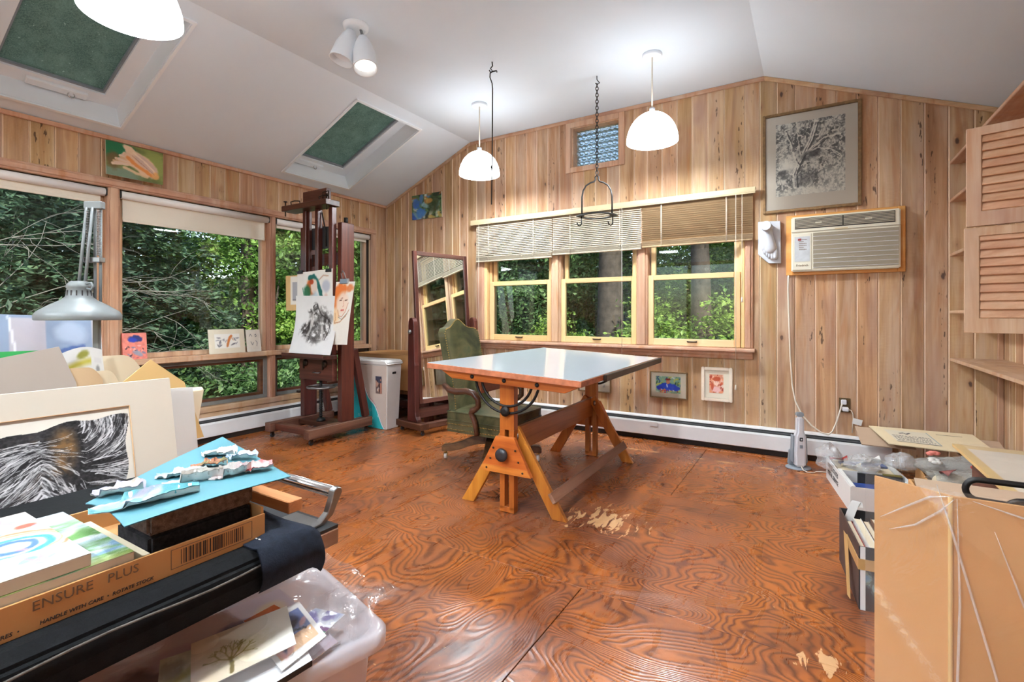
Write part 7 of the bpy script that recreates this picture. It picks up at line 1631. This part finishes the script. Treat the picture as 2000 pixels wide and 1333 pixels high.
for k, (x, y, lab, fol, fz, s_) in enumerate(((-1.6,5.6,'leafy tree outside the left sash window',F_DARK,(1.2,2.6,4.0),.95), (.1,8.6,'pale green tree between the two dark trunks',F_BROAD,(1.4,2.8,4.2),1.0), (3.6,8.8,'sunlit green tree outside the right sash window',F_BROAD,(1.2,2.6,4.0),1.0), (5.2,6.6,'green tree beyond the right end of the sash windows',F_BROAD,(1.2,2.8,4.2),1.0), (-4.0,7.6,'dense tree beyond the room corner',F_DARK,(1.2,2.8,4.4),1.1), (-8.2,5.2,'bright leafy tree far outside the easel window',F_BROAD,(1.4,2.8,4.4),1.1), (-8.8,1.8,'sunlit tree far outside the window with the roller shade',F_BROAD,(1.0,2.4,4.2),1.0), (1.9,11.0,'far tree behind the dark trunks',F_DARK,(1.2,2.8,4.2),1.1), (-2.2,10.6,'far dark tree behind the left sash window',F_DARK,(1.2,2.8,4.2),1.1), (-6.8,8.8,'far tree behind the corner of the room',F_BROAD,(1.2,2.8,4.2),1.1), (7.6,5.6,'tree seen reflected in the cheval mirror',F_DARK,(1.0,2.4,3.8,5.0),1.1), (9.6,8.4,'farther tree seen reflected in the cheval mirror',F_BROAD,(1.0,2.4,3.8,5.0),1.2), (6.2,9.8,'tree on the bank beyond the air conditioner wall',F_BROAD,(1.0,2.4,3.8,5.0),1.2), (12.4,10.5,'far tree on the bank at the right',F_DARK,(1.0,2.4,3.8,5.0),1.3), (8.4,2.7,'tree close beside the house, seen in the mirror',F_DARK,(1.0,2.2,3.4,4.6),1.0), (11.8,4.6,'leafy tree beyond the house side, seen in the mirror',F_BROAD,(1.0,2.4,3.8,5.0),1.2), (15.5,6.8,'far leafy tree beyond the house side',F_DARK,(1.0,2.4,3.8,5.0),1.4))):
    tree('broadleaf_tree', lab, x, y, 6.5, .13, fol, s_, fz, 10+k, gb, branches=3)
gc = 'hemlocks outside the picture windows'
for k, (x, y, s_, lab) in enumerate(((-3.9,-2.6,1.0,'dark hemlock close to the leftmost picture window'), (-5.4,-.9,1.1,'dark hemlock behind the desk lamp window'), (-6.6,-3.6,1.2,'dark hemlock at the left edge of the view'), (-8.4,-1.6,1.25,'tall hemlock farther back behind the leftmost window'), (-10.5,.2,1.3,'far hemlock on the bank'))):
    t_ = thing('hemlock_tree', lab, 'tree', (x, y, tz(x,y)-.1), k*1.3, gc); part('trunk', trunk_mesh(7.2*s_, .13, .03, k, .05, 0)[0], 'bark', t_)
    for e_ in range(2):
        o = link('foliage', F_CON, t_); o.scale = (s_, s_, s_*(.95+.07*e_)); o.rotation_euler = (0,0,e_*2.1); o.location = (0,0,-.2-.06*e_)
gs = 'shrubs outside the windows'
sh_ = [(-2.9,-1.7),(-3.3,-.2),(-3.4,1.2),(-4.3,2.6),(-2.9,2.4),(-3.2,4.2),(-1.9,3.4),(-.2,3.6),(.3,5.9),(2.1,6.9),(3.3,3.7),(4.4,4.6),(-6.8,.4),(-7.4,3.4),(-6.2,-2.2),(-5.6,4.6),(-.8,7.6),(4.2,7.2),(-9.6,6.4),(-9.8,-3.6),(-7.8,-.4)]
for k, (x, y) in enumerate(sh_):
    s_ = .75+.35*((k*37) % 10)/10; side = ('left sash window' if x < .2 else 'middle sash window' if x < 2.4 else 'right sash window') if y > 3.3 and x > -2.5 else ('leftmost picture window' if y < -1.5 else 'window with the longer shade' if y < 2 else 'window behind the easel')
    dist = 'close to' if (y < 4.2 if y > 3.3 and x > -2.5 else x > -4.5) else 'far behind'
    t_ = thing('shrub', 'green leafy shrub growing outside, %s the %s' % (dist, side), 'shrub', (x, y, tz(x,y)-.1), k*1.1, gs)
    o = link('foliage', F_BUSH, t_); o.scale = (s_, s_, s_*1.1); o.location = (0,0,.75*s_)
    part('stem', MB().tube([(0,0,0),(.03,.02,.5*s_),(.1,.0,.9*s_)], .03, 6), 'bark', t_)
for k, (x, y, z, s_, lab) in enumerate(((2.15,4.1,.75,.75,'sunlit bright green sapling beside the thick trunk'), (3.35,4.3,.65,.8,'bright green sapling beside the curved trunk'), (2.2,5.9,.9,.9,'bright green sapling between the two trunks'), (-4.2,1.9,.9,.8,'bright green sapling behind the cream mounted sketch'), (.35,3.9,.7,.55,'bright green sapling left of the thick trunk'), (-4.6,4.4,1.3,1.0,'bright green sapling behind the easel post'))):
    t_ = thing('sapling', lab, 'tree', (x, y, tz(x,y)-.1), k, 'bright saplings outside the windows'); o = link('foliage', F_BRIGHT, t_); o.scale = (s_,)*3; o.location = (0,0,z-tz(x,y)+.1)
    part('trunk', MB().tube([(0,0,0),(.05,0,.8),(0,.05,1.7)], .025, 6, rad=[.03,.022,.012]), 'bark', t_)
# bare dead twigs close to the left windows
q_ = random.Random(17)
def bare(label, x, y, z, n_, L, dirn):
    t_ = thing('bare_branch', label, 'branch', (x, y, z-.9), 0, 'bare grey branches outside the picture windows'); m = MB()
    def grow(p, d, L_, r, dep):
        pts = [p]; dd = Vector(d)
        for k in range(5): dd = (dd+Vector((q_.uniform(-.25,.25), q_.uniform(-.3,.3), q_.uniform(-.28,.22)))).normalized(); pts.append(pts[-1]+dd*L_/5)
        m.tube(pts, r, 5, rad=[r*(1-.15*k) for k in range(6)])
        if dep:
            for k in range(3): i = q_.randint(1,4); grow(pts[i], (dd+Vector((q_.uniform(-.7,.7), q_.uniform(-.9,.9), q_.uniform(-.6,.6)))).normalized(), L_*.62, r*.55, dep-1)
    for k in range(n_): grow(Vector((q_.uniform(-.2,.2), q_.uniform(-.2,.2), .9+q_.uniform(-.5,.5))), Vector((q_.uniform(.0,.5), dirn*q_.uniform(.5,1), q_.uniform(-.35,.35))).normalized(), L*q_.uniform(.7,1.2), .0085, 2)
    part('stem', MB().tube([(0,0,.9-2.0),(0,0,.9),(0,.1,1.6)], .03, 7, rad=[.045,.03,.015]), 'bark', t_)
    part('twigs', m, 'twig', t_)
bare('tangle of bare grey twigs outside the leftmost picture window', -2.7, -3.0, 1.35, 7, 1.3, 1)
bare('bare grey twigs crossing the window behind the pink canvas', -3.0, -1.95, 1.0, 4, 1.2, 1)
bare('bare grey branch arching over the window behind the cream mounted sketch', -4.6, 1.5, 1.1, 1, 1.8, -1)
